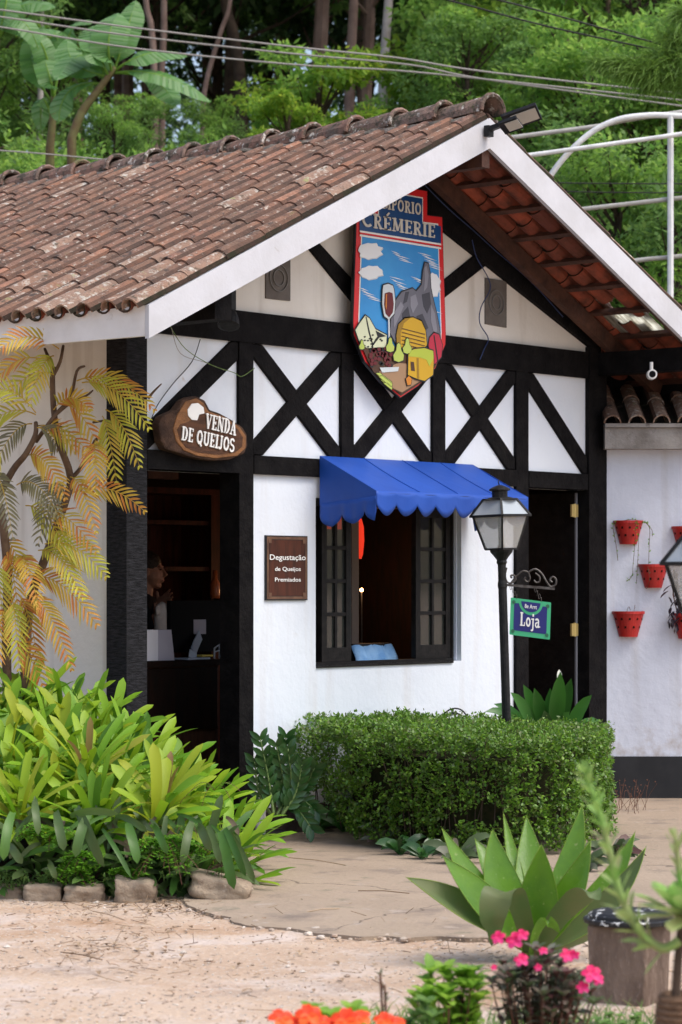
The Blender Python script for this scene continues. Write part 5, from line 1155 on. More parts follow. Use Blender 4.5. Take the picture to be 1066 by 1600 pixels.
def bprof(t): return min(1, .62+t*.9) if t < .82 else max(.02, max(0, math.cos((t-.82)/.18*PI/2))**.55)
def bromeliad(seed, n=26, L=.37, w=.046, mt='brom', open_=1.0, pink=False):
    r = random.Random(seed); b = MB()
    for k in range(n):
        t = k/n; az = k*2.4+r.uniform(-.3, .3); el = math.radians(lin(84, 12, t**.75)*1.0+r.uniform(-6, 6)); l = L*r.uniform(.78, 1.12)*(.8+.3*math.sin(PI*min(1, t+.25)))
        h = V((math.cos(az), math.sin(az), 0)); d1 = h*math.cos(el)+V((0, 0, math.sin(el))); e2 = el-math.radians(r.uniform(18, 45)*open_)
        d2 = h*math.cos(e2)+V((0, 0, math.sin(e2))); p0 = h*.015+V((0, 0, .02)); p1 = p0+d1*l*.55; p2 = p1+d2*l*.5
        mi = 1 if (pink and k < 2) else 0
        b.leaf(p0, p1, p2, w*r.uniform(.85, 1.2), bprof, .28, (0, 0, 1), 11, mi, twist=r.uniform(-.4, .4))
    return b
protos = {}
for key, kw in {'g1': dict(seed=1), 'g2': dict(seed=2, n=22, L=.44), 'g3': dict(seed=3, n=16, L=.36, w=.055), 'y1': dict(seed=4, mt='brom_gold'), 'y2': dict(seed=5, mt='brom_gold', n=17, L=.38, w=.056),
                'p1': dict(seed=6, mt='brom_gold', pink=True), 'd1': dict(seed=7, mt='brom_dark', L=.42, open_=1.6)}.items():
    bm_ = bromeliad(**{k: v for k, v in kw.items() if k != 'mt'}); protos[key] = (bm_, kw.get('mt', 'brom'), None)
bmesh_cache = {}
BL = {'g': 'bright green strap-leaved bromeliad in the crowded bed left of the doorway', 'y': 'yellow-green strap-leaved bromeliad in the crowded bed left of the doorway',
      'p': 'yellowish bromeliad with pink centre leaves in the middle of the bed', 'd': 'dull dark green bromeliad low at the front of the bed'}
def put_brom(key, u, v_top, Y, sc=1.0, z=None, tilt=None):
    p = P(u, HV, Y); top = HCAM+(HV-v_top)/FPX*Y; zz = z if z is not None else top-.36*sc
    if key not in bmesh_cache:
        bm_, mt, _ = protos[key]; o = bm_.build('bromeliad', [mt, 'pinkleaf'], smooth=True); bmesh_cache[key] = o.data
    else:
        o = bpy.data.objects.new('bromeliad', bmesh_cache[key]); COL.objects.link(o)
    o.location = (p.x, p.y, zz); o.scale = (sc,)*3; 
    tl = tilt if tilt is not None else .25
    d = (-FW+RT*rnd.uniform(-.5, .7)); o.rotation_euler = (-d.y*tl*-1*-1, d.x*tl, rnd.uniform(0, 6.28)); o.rotation_mode = 'XYZ'
    q = Matrix.Rotation(tl, 3, V((0, 0, 1)).cross(d).normalized()) @ Matrix.Rotation(rnd.uniform(0, 6.28), 3, 'Z'); o.rotation_euler = q.to_euler()
    return tag(o, BL[key[0]], 'bromeliad', {'g': 'bright green bromeliads in the bed', 'y': 'yellow-green bromeliads in the bed', 'p': 'pink-centred bromeliads in the bed', 'd': 'dark bromeliads at the front of the bed'}[key[0]])
# top outline of the clump in the photo: height of the leaf tips at each place
def outline_v(u): 
    pts = [(-60, 1050), (0, 1045), (50, 1058), (130, 1045), (200, 1080), (260, 1125), (310, 1150), (350, 1185), (385, 1215), (420, 1250)]
    for (a, va), (c, vc) in zip(pts[:-1], pts[1:]):
        if a <= u <= c: return lin(va, vc, (u-a)/(c-a))
    return 1250
for row, (Y, off, step) in enumerate(((14.55, 0, 38), (14.25, 30, 38), (13.95, 64, 40), (13.65, 100, 42), (13.35, 138, 46))):
    u = -50+row*17
    while u < 366-row*4:
        if Y > 14.3 and u > 190: break
        v = outline_v(u)+off+rnd.uniform(-12, 12)
        yel = (u < 130 and row in (1, 2) and rnd.random() < .6) or rnd.random() < .12
        if v < 1330: put_brom(rnd.choice(['y1', 'y2']) if yel else rnd.choice(['g1', 'g2', 'g3']), u+rnd.uniform(-8, 8), v, Y+rnd.uniform(-.08, .08), rnd.uniform(.85, 1.1), tilt=rnd.uniform(.15, .45))
        u += step
put_brom('p1', 135, 1125, 13.6, .95, tilt=.4); put_brom('p1', 255, 1175, 13.4, .9, tilt=.45)
put_brom('y2', 240, 1190, 13.15, .95, tilt=.5); put_brom('g1', 150, 1200, 13.15, 1.0, tilt=.5); put_brom('y1', 30, 1185, 13.15, 1.0, tilt=.5)
for (u, v, Y) in ((60, 1275, 13.1), (150, 1285, 13.1), (-20, 1280, 13.1), (230, 1280, 13.1), (275, 1275, 13.1), (312, 1280, 13.15)): put_brom('d1', u, v, Y, rnd.uniform(.8, .95), tilt=.6)
# drooping old leaves
b = MB()
for (u0, v0, u1, v1, w_) in ((120, 1262, 163, 1355, .075), (140, 1270, 118, 1340, .06), (200, 1285, 215, 1350, .055), (300, 1285, 285, 1350, .05), (20, 1270, 5, 1345, .055), (88, 1268, 100, 1330, .05), (325, 1290, 345, 1350, .05), (55, 1250, 60, 1305, .06), (240, 1290, 262, 1335, .06), (345, 1300, 366, 1390, .06), (358, 1300, 398, 1380, .055), (352, 1295, 384, 1370, .05), (110, 1275, 185, 1272, .05), (160, 1295, 205, 1372, .03), (310, 1290, 330, 1330, .06), (75, 1345, 88, 1374, .05), (10, 1318, 35, 1350, .05), (180, 1275, 230, 1300, .05)):
    p, q = P(u0, v0, 12.85), P(u1, v1, 12.70); p.z = max(p.z, .05); q.z = max(q.z, .03); b.leaf(p, (p+q)/2-FW*.1+V((0, 0, .05)), q, w_*rnd.uniform(.6, .95), bprof, .3, -FW, 11, 0, twist=rnd.uniform(-.7, .7))
for k in range(46):
    u = rnd.uniform(-20, 395); p = P(u, rnd.uniform(1270, 1330), 13.0+rnd.uniform(-.05, .2)); p.z = max(.1, p.z); d = RT*rnd.uniform(-1, 1)-FW*.4+V((0, 0, rnd.uniform(-1.2, -.1)))
    q = p+d*.16; q.z = max(.02, q.z); b.leaf(p, (p+q)/2+V((0, 0, .04)), q, rnd.uniform(.018, .032), bprof, .2, -FW, 8, rnd.choice((0, 0, 1)))
tag(b.build('hanging_dead_leaves', ['brom_dark', 'deadleaf'], smooth=True), 'tangle of drooping old leaves under the bromeliads', 'old leaves', kind='stuff')
def fern(u, v, Y, n, L, label, fine=True, seed=0):
    r = random.Random(seed); p0 = P(u, v, Y); p0.z = max(.03, p0.z); b = MB()
    for k in range(n):
        a = r.uniform(-2.8, -.3); h = (RT*math.cos(a)+FW*math.sin(a)*.7); l = L*r.uniform(.6, 1.1); p1 = p0+h*l*.4+V((0, 0, l*r.uniform(.3, .55))); p2 = p0+h*l+V((0, 0, -l*r.uniform(-.2, .5))); p2.z = max(.02, p2.z)
        pts = [p0*(1-t)**2+p1*2*t*(1-t)+p2*t*t for t in [i/14 for i in range(15)]]; b.tube(pts, .0015, 3, 1)
        for i in range(1, 15):
            t = i/14; d = (pts[i]-pts[i-1]).normalized(); sd_ = d.cross(V((0, 0, 1))).normalized()
            for s_ in (-1, 1):
                w_ = l*.2*math.sin(PI*min(1, t*.85+.12))
                if fine:
                    for q in range(4): b.blade(pts[i]+sd_*s_*w_*(q+.5)/4+rv(.004), sd_*s_+rv(.8), V((0, 0, 1))+rv(.5), .016, .014)
                else: b.leaf(pts[i], pts[i]+sd_*s_*w_*.5+d*w_*.15, pts[i]+sd_*s_*w_+d*w_*.3, w_*.24, None, .1, (0, 0, 1), 2)
    return tag(b.build('fern', ['fern', 'stem_b'], loc=p0), label, 'fern')
fern(80, 1308, 12.85, 10, .20, 'fine-leaved bright fern at the left of the bed front', True, 1); fern(110, 1362, 12.85, 12, .14, 'fine-leaved fern in the bed above the third edging block', True, 2)
fern(250, 1322, 12.85, 13, .26, 'fine-leaved bright fern in the middle of the bed front', True, 3); fern(315, 1330, 12.85, 14, .17, 'small fine-leaved fern above the yellowish corner stone', True, 4)
fern(262, 1340, 12.8, 9, .26, 'feathery fern with long fronds behind the reddish stone', False, 5); fern(335, 1235, 13.3, 5, .2, 'small feathery fern high on the right of the bed', False, 6); fern(290, 1300, 13.0, 5, .2, 'feathery fern spilling out in the middle of the bed', False, 7)
fern(140, 1340, 12.85, 8, .18, 'fine-leaved fern hanging just above the reddish stone', True, 8); fern(205, 1368, 12.85, 12, .13, 'fine-leaved bright fern left of the middle of the bed front', True, 9); fern(345, 1350, 12.9, 10, .2, 'feathery fern at the right corner of the bed', False, 10)
b = MB()
for k in range(150):
    u = rnd.uniform(-10, 110) if k < 90 else rnd.uniform(110, 380); p = P(u, HV, 12.85); p.z = rnd.uniform(.03, .13)
    for q in range(3): b.leaf(p, p+rdir()*.02+V((0, 0, .012)), p+rdir()*.04, .013, n=2)
tag(b.build('ground_cover', 'bg_mid'), 'low leafy weeds behind the edging stones', 'weeds', kind='stuff')

# ================================================================== DECORATIVE PALM BY THE SIDE WALL
def QP(u, v, d=0): return P(u, v, 14.75+d)
pt = thing('ornamental_palm', 'tall branching plant with yellow and orange feathery fronds against the left side wall', 'plant', tuple(V((QP(10, 912).x, QP(10, 912).y, .3))))
tk = MB()
for pts, r0, r1 in (([(12, 1110), (10, 1000), (12, 900), (6, 830), (0, 790)], .028, .024), ([(38, 1100), (42, 990), (50, 930), (75, 860), (100, 790), (110, 745), (92, 690), (84, 640), (82, 590), (85, 575)], .03, .014),
                    ([(84, 585), (76, 560), (70, 545)], .012, .008), ([(84, 585), (94, 565), (99, 540)], .012, .008), ([(-10, 790), (20, 735), (40, 710), (55, 680), (56, 660)], .022, .012), ([(56, 690), (85, 650), (110, 620), (120, 580), (132, 572)], .013, .007),
                    ([(85, 650), (110, 630), (135, 618), (145, 610)], .01, .005), ([(110, 750), (135, 720), (148, 690), (160, 680), (175, 655), (190, 640)], .013, .007), ([(145, 660), (170, 656)], .007, .006), ([(232, 622), (240, 612), (252, 600)], .01, .004)):
    pp = smooth_path([QP(u, v, rnd.uniform(-.05, .05)) for u, v in pts], 4); tk.tube(pp, [lin(r0, r1, i/(len(pp)-1)) for i in range(len(pp))], 8)
tk.build('trunk', 'palmbark', pt, smooth=True)
def frond(pt0, pt2, col, w=.115, droop=.35, curl=0, dens=16):
    p0, p2 = QP(*pt0, rnd.uniform(-.15, .05)), QP(*pt2, rnd.uniform(-.35, 0)); l = (p2-p0).length; p1 = (p0+p2)/2+V((0, 0, l*droop))-FW*.05; b = MB()
    N = max(9, int(l/.027)); pts = [p0*(1-t)**2+p1*2*t*(1-t)+p2*t*t for t in [i/N for i in range(N+1)]]; b.tube(pts, [lin(.004, .0012, i/N) for i in range(N+1)], 4, 1)
    fn = (-FW+V((0, 0, .35))+rv(.4)).normalized()
    for i in range(2, N+1):
        t = i/N; d = (pts[i]-pts[i-1]).normalized(); sd_ = d.cross(fn).normalized(); ll = w*(math.sin(PI*min(1, t*.8+.18))**.6)*rnd.uniform(.85, 1.1)
        for s_ in (-1, 1):
            q = pts[i]; dd = (sd_*s_*.78+d*.85+fn*rnd.uniform(-.1, .25)).normalized(); e_ = q+dd*ll+V((0, 0, -ll*rnd.uniform(.1, .3)))
            b.leaf(q, q+dd*ll*.55+fn*.008, e_, .0155, lambda t: .55+.45*math.sin(PI*t)-.5*t*t, .3, fn, 3, twist=rnd.uniform(-.3, .3))
    o = b.build('frond', [col, 'palm_o'], pt); return o
FR = [((92, 545), (0, 545), 'o'), ((84, 556), (48, 632), 'y'), ((60, 560), (-10, 600), 'o'), ((56, 645), (-5, 610), 'y'), ((56, 648), (-12, 660), 'y'), ((120, 595), (240, 640), 'o'), ((128, 598), (232, 668), 'y'), ((165, 640), (218, 728), 'y'), ((160, 650), (182, 752), 'y'),
      ((100, 630), (150, 690), 'o'), ((62, 668), (148, 722), 'o'), ((60, 665), (118, 705), 'y'), ((50, 662), (-5, 722), 'g'), ((58, 668), (90, 700), 'g'), ((42, 712), (102, 778), 'o'), ((26, 758), (92, 806), 'g'), ((110, 772), (225, 798), 'o'), ((148, 692), (150, 770), 'o'),
      ((40, 790), (100, 850), 'y'), ((62, 800), (150, 862), 'o'), ((70, 850), (165, 900), 'y'), ((60, 860), (130, 935), 'y'), ((45, 900), (150, 975), 'o'), ((10, 860), (30, 960), 'o'), ((-5, 880), (5, 980), 'y'), ((30, 930), (62, 1040), 'o'), ((45, 930), (112, 1045), 'o'), ((10, 950), (-8, 1050), 'o'), ((20, 940), (30, 1045), 'y'),
      ((0, 690), (-30, 780), 'y'), ((5, 840), (40, 905), 'o'), ((80, 820), (112, 905), 'y'), ((104, 750), (60, 850), 'g'), ((110, 745), (150, 830), 'o'), ((84, 640), (140, 640), 'o'), ((84, 585), (20, 610), 'y'), ((30, 870), (60, 950), 'o'), ((20, 1000), (70, 1080), 'o'), ((-8, 740), (20, 840), 'g')]
for a, c, k in FR: frond(a, c, {'y': 'palm_y', 'o': 'palm_o', 'g': 'palm_g'}[k], w=rnd.uniform(.11, .14))
# ================================================================== HEDGE
def XY(u, Y): p = P(u, HV, Y); return V((p.x, p.y, 0))
foot = [XY(446, 16.3), XY(545, 15.35), XY(700, 14.75), XY(800, 14.6), XY(900, 14.9), XY(958, 15.9), XY(945, 16.8), XY(820, 16.7), XY(640, 16.9), XY(500, 16.95)]
def inside(p, poly):
    c = False; n = len(poly)
    for i in range(n):
        a, b = poly[i], poly[i-1]
        if (a.y > p.y) != (b.y > p.y) and p.x < (b.x-a.x)*(p.y-a.y)/(b.y-a.y)+a.x: c = not c
    return c
def edist(p, poly):
    d = 9
    for i in range(len(poly)):
        a, b = poly[i-1], poly[i]; ab = b-a; t = max(0, min(1, (p-a).dot(ab)/ab.length_squared)); d = min(d, (p-a-ab*t).length)
    return d
cxm = sum((p for p in foot), V())/len(foot)
def htop(p):
    s = (p-XY(700, 15.6)).dot(RT); return .73-.055*max(0, s+.2)+.018*noise.noise(p*3.0)+.012*noise.noise(p*9)
hg = thing('box_hedge', 'clipped dense small-leaved green hedge in front of the shop wall', 'hedge', tuple(V((cxm.x, cxm.y, 0))))
b = MB(); cnt = 0; xs = [p.x for p in foot]; ys = [p.y for p in foot]
def inset(poly, c, k): return [c+(p-c)*k for p in poly]
while cnt < 7600:
    p = V((rnd.uniform(min(xs)-.03, max(xs)+.03), rnd.uniform(min(ys)-.03, max(ys)+.03), 0))
    if not inside(p, foot): continue
    dd = edist(p, foot); H_ = htop(p); z = rnd.uniform(.05, 1)*H_
    dt = min(dd, H_-z)
    if dt > .14: continue
    if dt > .06 and rnd.random() > .35: continue
    left = (p-XY(545, 16)).dot(RT)
    if left < 0 and z < .10+.36*min(1, -left/.30)*rnd.uniform(.7, 1.2): continue       # undercut left end
    g_ = noise.noise(V((p.x*6, p.y*6, z*6+4)))
    if g_ > .30 and rnd.random() < .85: continue
    if dt < .035 and g_ > .12 and rnd.random() < .7: continue
    q0 = V((p.x, p.y, z)); outd = ((q0-V((cxm.x, cxm.y, .35))).normalized()*.8+V((0, 0, .5))); cr_ = rnd.uniform(.018, .036); nl_ = rnd.randint(6, 13)
    sprig = (outd+rdir()*.7).normalized()
    for q in range(nl_):
        pos = q0+sprig*(cr_*rnd.uniform(-1, 1))+rdir()*cr_*.45; b.blade(pos, (sprig*.6+rdir()).normalized(), rdir()*.5+V((0, 0, 1))-FW*.3, rnd.uniform(.019, .031), rnd.uniform(.013, .021))
    cnt += 1
for k in range(420):       # stray shoots above the trim line
    p = V((rnd.uniform(min(xs), max(xs)), rnd.uniform(min(ys), max(ys)), 0))
    if not inside(p, foot): continue
    z = htop(p)
    for q in range(5): b.blade(V((p.x, p.y, z+q*.007*rnd.random())), rdir()+V((0, 0, .6)), rdir(), .022, .014)
b.build('foliage', 'hedge', hg)
b = MB(); ins = inset(foot, cxm, .80)
for k in range(420):
    t = rnd.random(); p = V((rnd.uniform(min(xs), max(xs)), rnd.uniform(min(ys), max(ys)), 0))
    if not inside(p, inset(foot, cxm, .93)): continue
    lean_ = rv(.12); b.tube([V((p.x, p.y, rnd.uniform(0, .2))), V((p.x+lean_.x, p.y+lean_.y, htop(p)*rnd.uniform(.6, .95)))], .004, 4)
b.build('stems', 'trunk_d', hg)
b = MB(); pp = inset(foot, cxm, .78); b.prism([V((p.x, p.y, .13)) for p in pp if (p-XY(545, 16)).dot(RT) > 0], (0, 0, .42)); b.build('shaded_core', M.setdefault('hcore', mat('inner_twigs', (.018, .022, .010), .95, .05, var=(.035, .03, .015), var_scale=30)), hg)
# ================================================================== PLANTS ROUND THE HEDGE
def clump(name, label, cat, base, leaves, mts, w, prof=None, fold=.2, group=None, n=8, stems=None):
    b = MB()
    for lf in leaves:
        tip = lf[0]; k = lf[1] if len(lf) > 1 else .5; ww = lf[2] if len(lf) > 2 else w; mi = lf[3] if len(lf) > 3 else 0
        p1 = base.lerp(tip, .5)+V((0, 0, (tip-base).length*k)); b.leaf(base+rv(.015), p1, tip, ww, prof, fold, -FW+V((0, 0, .6)), n, mi, twist=rnd.uniform(-.3, .3))
    o = b.build(name, mts, smooth=True, loc=V((base.x, base.y, max(0, base.z)))); return tag(o, label, cat, group)
def lprof(t): return .10 if t < .35 else max(.02, abs(math.sin(PI*(t-.30)/.70))**.75)
Yl = 17.3; base = P(862, 1215, Yl)
tips = [(876, 1050, .1, .13), (835, 1075, .15, .11), (818, 1070, .2, .10), (925, 1086, .25, .10), (938, 1126, .4, .10), (758, 1112, .4, .09), (772, 1100, .35, .09), (798, 1082, .25, .10), (782, 1118, .45, .1), (815, 1108, .3, .1), (893, 1060, .15, .11), (890, 1112, .3, .10), (905, 1130, .4, .10), (850, 1110, .25, .10), (870, 1100, .2, .12), (830, 1125, .4, .11), (785, 1135, .5, .1), (845, 1090, .2, .11), (915, 1110, .35, .1), (860, 1075, .1, .11)]
clump('peace_lily', 'broad glossy-leaved green plant behind the hedge at the right doorway', 'plant', base, [(P(u, v, Yl+rnd.uniform(-.3, .15)), k, w_*.86) for u, v, k, w_ in tips], ['lily'], .1, lprof, .25)
b = MB(); q = P(874, 1046, Yl-.1); b.leaf(q-V((0, 0, .09)), q-V((0, 0, .04))-FW*.03, q, .035, None, .5, -FW, 5); b.tube([q-V((0, 0, .09)), P(866, 1150, Yl)], .003, 5, 1); o = b.build('white_flower', ['lilyflower', 'stem_g']); tag(o, 'single white pointed flower of the plant at the right doorway', 'flower')
o.parent = [x for x in COL.objects if x.name == 'peace_lily'][0]; o.matrix_parent_inverse = parent_world(o.parent).inverted(); del o['category']
# zz plant at the left door post
Yz = 15.6
def zz_stem(b, pts):
    sp_ = smooth_path([P(u, v, Yz+rnd.uniform(-.06, .06)) for u, v in pts], 5); b.tube(sp_, [lin(.011, .004, i/(len(sp_)-1)) for i in range(len(sp_))], 6, 1); N = 9
    for i in range(2, N+1):
        t = i/N; p = interp(sp_, t*.99); d = (interp(sp_, min(.999, t+.05))-interp(sp_, max(0, t-.08))).normalized(); sd_ = d.cross(FW).normalized()
        for s_ in (-1, 1):
            e_ = p+(sd_*s_*.75+d*.9+FW*rnd.uniform(-.4, .2))*.075; b.leaf(p, p.lerp(e_, .5)-FW*.01, e_, .036, None, .25, -FW, 4)
b = MB(); zb_ = V((P(435, HV, Yz).x, P(435, HV, Yz).y, .03))
for pts in ([(428, 1275), (420, 1220), (407, 1155)], [(430, 1275), (428, 1220), (420, 1185)], [(436, 1275), (440, 1215), (447, 1152)], [(440, 1275), (455, 1230), (450, 1170)], [(440, 1275), (462, 1240), (472, 1195)], [(425, 1275), (405, 1240), (398, 1190)], [(440, 1262), (462, 1262), (488, 1296)], [(445, 1255), (470, 1250), (495, 1268)], [(445, 1265), (475, 1230), (492, 1200)], [(432, 1275), (445, 1240), (432, 1165)]): zz_stem(b, pts)
tag(b.build('glossy_plant', ['zz', 'stem_g'], smooth=True, loc=zb_), 'dark glossy upright plant beside the left door post', 'plant')
b = MB(); c = P(407, 912, 15.72); b.lathe((c.x, c.y, .03), [(.03, 0), (.034, .005), (.034, .2), (.03, .21)], 10); tag(b.build('white_pipe', 'white_metal', smooth=True), 'short white pipe standing against the door post foot', 'pipe')
def weed(u, v, n, L, w, label, mt='zz', group=None, red=False):
    c = GP(u, v); c.z = .02; lv = []
    for k in range(n):
        a = rnd.uniform(0, 6.28); h = RT*math.cos(a)+FW*math.sin(a)*.6; l = L*rnd.uniform(.6, 1.1); lv.append((c+h*l+V((0, 0, rnd.uniform(.0, .7)*l)), rnd.uniform(.3, .6), w*rnd.uniform(.8, 1.2)))
    return clump('weed', label, 'plant', c, lv, [mt], w, None, .2, group, 5)
weed(470, 1290, 9, .16, .03, 'small dark weed at the left foot of the hedge'); weed(540, 1302, 22, .22, .045, 'broad dark-leaved weed under the left end of the hedge', 'lily'); weed(628, 1338, 18, .17, .05, 'drooping broad-leaved weed at the foot of the hedge near its middle'); weed(660, 1345, 14, .15, .045, 'low weed just right of the drooping one at the hedge foot'); weed(715, 1352, 20, .19, .05, 'weed with a small red flower between hedge and big agave', 'imp')
weed(960, 1345, 26, .2, .045, 'dark leafy weed at the right foot of the hedge', 'imp'); weed(600, 1325, 14, .15, .03, 'thin leafy weed below the left half of the hedge', 'imp'); weed(915, 1365, 16, .16, .04, 'low dark weed half hidden behind the agave leaves', 'imp'); weed(505, 1300, 10, .13, .028, 'tiny weed between glossy plant and hedge', 'lily')
b = MB()
for k in range(26):
    c = GP(rnd.uniform(960, 1010), rnd.uniform(1262, 1275)); d = V((rnd.uniform(-.1, .1), rnd.uniform(-.1, .1), rnd.uniform(.12, .22))); b.tube([c, c+d*.6, c+d+rv(.02)], .0015, 3); b.ball(c+d, .006, 5)
tag(b.build('dry_grass', 'stem_b'), 'wispy dry seed heads at the foot of the annex wall', 'grass', kind='stuff')
# wrought iron edging behind the hedge
b = MB(); Yi = 17.3
def ic(pts, r=.006): b.tube(smooth_path([P(u, v, Yi) for u, v in pts], 5), r, 6)
ic([(668, 1122), (664, 1114), (668, 1109), (674, 1112), (677, 1122)]); ic([(682, 1120), (680, 1112), (674, 1112)], .005); ic([(686, 1124), (698, 1112), (710, 1107), (722, 1110), (730, 1120), (733, 1130)]); ic([(722, 1125), (718, 1117), (710, 1113), (704, 1115)]); ic([(690, 1127), (700, 1119), (712, 1116)])
b.tube([P(668, 1122, Yi), V((P(668, 1122, Yi).x, P(668, 1122, Yi).y, 0))], .006, 6); b.tube([P(733, 1130, Yi), V((P(733, 1130, Yi).x, P(733, 1130, Yi).y, 0))], .006, 6); b.tube([P(677, 1122, Yi), P(686, 1124, Yi)], .005, 5)
b.ball(P(711, 1115, Yi), (.03, .012, .014), 8); tag(b.build('iron_scroll', 'blackmetal', smooth=True), 'black wrought iron scroll with leaf rising behind the hedge', 'ornament')
# ================================================================== BIG AGAVE
YA_ = 10.75; ab = P(832, 1500, YA_); ab.z = max(.03, ab.z)
ag = thing('foxtail_agave', 'large green rosette agave with broad pointed leaves in front of the hedge', 'plant', (ab.x, ab.y, .0))
def aprof(t): return lin(.45, .62, t/.15) if t < .15 else (lin(.62, 1, (t-.15)/.35) if t < .5 else max(.012, (1-((t-.5)/.5)**1.7)))
AL = [  # tip u, v, depth offset, bow (u, v offsets of the middle), width, underside seen?
 (787, 1272, .30, 0, 10, .06, 0), (823, 1277, .32, 4, 0, .12, 0), (743, 1312, .22, -4, -10, .12, 0), (913, 1302, .25, 12, 0, .12, 2), (910, 1258, .18, 26, 12, .11, 0), (770, 1297, .10, -30, 10, .15, 0), (691, 1295, .05, -14, 30, .12, 0),
 (992, 1302, .12, 36, 40, .12, 0), (1009, 1325, .0, 40, 36, .11, 1), (923, 1314, -.05, 14, 30, .13, 0), (693, 1339, -.12, -12, 5, .14, 0), (637, 1372, -.15, -10, -14, .12, 1), (708, 1350, .02, -10, 6, .10, 0), (846, 1320, -.14, 4, 10, .15, 0)]
for i, (u, v, dy, bu, bv_, w_, kind) in enumerate(AL):
    tip_ = P(u, v, YA_+dy); mid_ = P((832+u)/2+bu, (1490+v)/2+bv_, YA_+dy*.6); b = MB()
    b.leaf(ab+(mid_-ab)*.05, mid_, tip_, w_*1.12, aprof, .40, -FW*.8+V((0, 0, .55))+(V((832-u, 0, 0)).x/300)*RT, 14, 1 if kind else 0)
    b.tube([mid_.lerp(tip_, .999), tip_+(tip_-mid_).normalized()*.012], [.0018, .0004], 4, 2)
    # pale rim along both margins
    N = 15; L_ = len(b.v); vs_l = [V(b.v[k*3]) for k in range(N)]; vs_r = [V(b.v[k*3+2]) for k in range(N)]
    b.tube(vs_l, .0018, 4, 2); b.tube(vs_r, .0018, 4, 2)
    b.build('leaf', ['agave', 'agave_under', 'agave_rim'], ag, smooth=True)
def bent(pts, w_, mi=0, nm='leaf', fold=.3, par=ag, mats=('agave', 'agave_under', 'agave_rim'), wtab=None, side=RT):
    """a leaf that arches over: pts are (u, v, depth)"""
    sp_ = smooth_path([P(*p) for p in pts], 5); b = MB(); vs = []; n_ = len(sp_)
    for i, p in enumerate(sp_):
        t = i/(n_-1); d = (sp_[min(i+1, n_-1)]-sp_[max(i-1, 0)]).normalized(); s_ = (side-d*side.dot(d)).normalized(); up = s_.cross(d)*(-1); hw = w_/2*aprof(t); vs += [p+s_*hw+up*hw*fold, p, p-s_*hw+up*hw*fold]
    b.add(vs, [q for i in range(n_-1) for q in ((i*3, i*3+1, i*3+4, i*3+3), (i*3+1, i*3+2, i*3+5, i*3+4))], mi)
    return b.build(nm, list(mats), par, smooth=True)
bent([(830, 1490, YA_-.05), (815, 1430, YA_-.2), (800, 1398, YA_-.3), (778, 1400, YA_-.38), (770, 1430, YA_-.4), (772, 1452, YA_-.38), (768, 1478, YA_-.36)], .13, 1)
bent([(836, 1495, YA_-.05), (870, 1440, YA_-.2), (905, 1405, YA_-.3), (925, 1394, YA_-.35), (938, 1406, YA_-.37)], .13, 1, fold=.15)
bent([(830, 1495, YA_-.1), (838, 1460, YA_-.3), (852, 1440, YA_-.36), (866, 1445, YA_-.36), (874, 1458, YA_-.34)], .05, 0)
bent([(838, 1500, YA_-.1), (900, 1475, YA_-.35), (960, 1449, YA_-.6), (1015, 1442, YA_-.9), (1030, 1440, YA_-.92)], .07, 1, fold=.1)
b = MB(); b.tube([V((ab.x, ab.y, -.02)), ab+V((0, 0, .04))], [.05, .04], 10); b.build('stem', 'stem_b', ag)
# ================================================================== SQUARE BIN
YB_ = 9.55; cn = P(1010, HV, YB_); s1 = (-RT*.86+FW*.5).normalized(); s2 = (RT*.62+FW*.78).normalized()
s2 = V((-s1.y, s1.x, 0)); s2 = s2 if s2.dot(FW) > 0 else -s2
side = .245; ztop = HCAM-(1443-HV)/FPX*YB_
def ring_(k, z, grow=0.0):
    c0 = V((cn.x, cn.y, 0))+(s1+s2)*side/2; h = side/2*k+grow; return [c0-s1*h-s2*h+V((0, 0, z)), c0+s1*h-s2*h+V((0, 0, z)), c0+s1*h+s2*h+V((0, 0, z)), c0-s1*h+s2*h+V((0, 0, z))]
bn = thing('litter_bin', 'square brown gritty bin with worn black lid beside the agave', 'bin', tuple(V((cn.x, cn.y, -.02))+(s1+s2)*side/2))
b = MB(); lo, hi = ring_(.92, -.03), ring_(1.0, ztop-.02)
b.add(lo+hi, [(0, 1, 5, 4), (1, 2, 6, 5), (2, 3, 7, 6), (3, 0, 4, 7), (4, 5, 6, 7), (3, 2, 1, 0)]); o = b.build('body', 'bin', bn); bv = o.modifiers.new('b', 'BEVEL'); bv.width = .012; bv.segments = 3
c0 = V((cn.x, cn.y, 0))+(s1+s2)*side/2
b = MB(); b.lathe((c0.x, c0.y, ztop-.018), [(.170, 0), (.174, .003), (.174, .016), (.165, .020), (.158, .020), (.156, .032), (.14, .042), (.10, .046), (.0, .047)], 26, cap=False); o = b.build('lid', 'lid', bn, smooth=False)
b = MB(); c = P(1006, 1436, YB_-.1); b.tube([c+RT*.017*math.cos(t)+V((0, 0, .019*math.sin(t))) for t in [2*PI*k/16 for k in range(17)]], .0035, 6); b.build('handle_ring', 'white', bn)
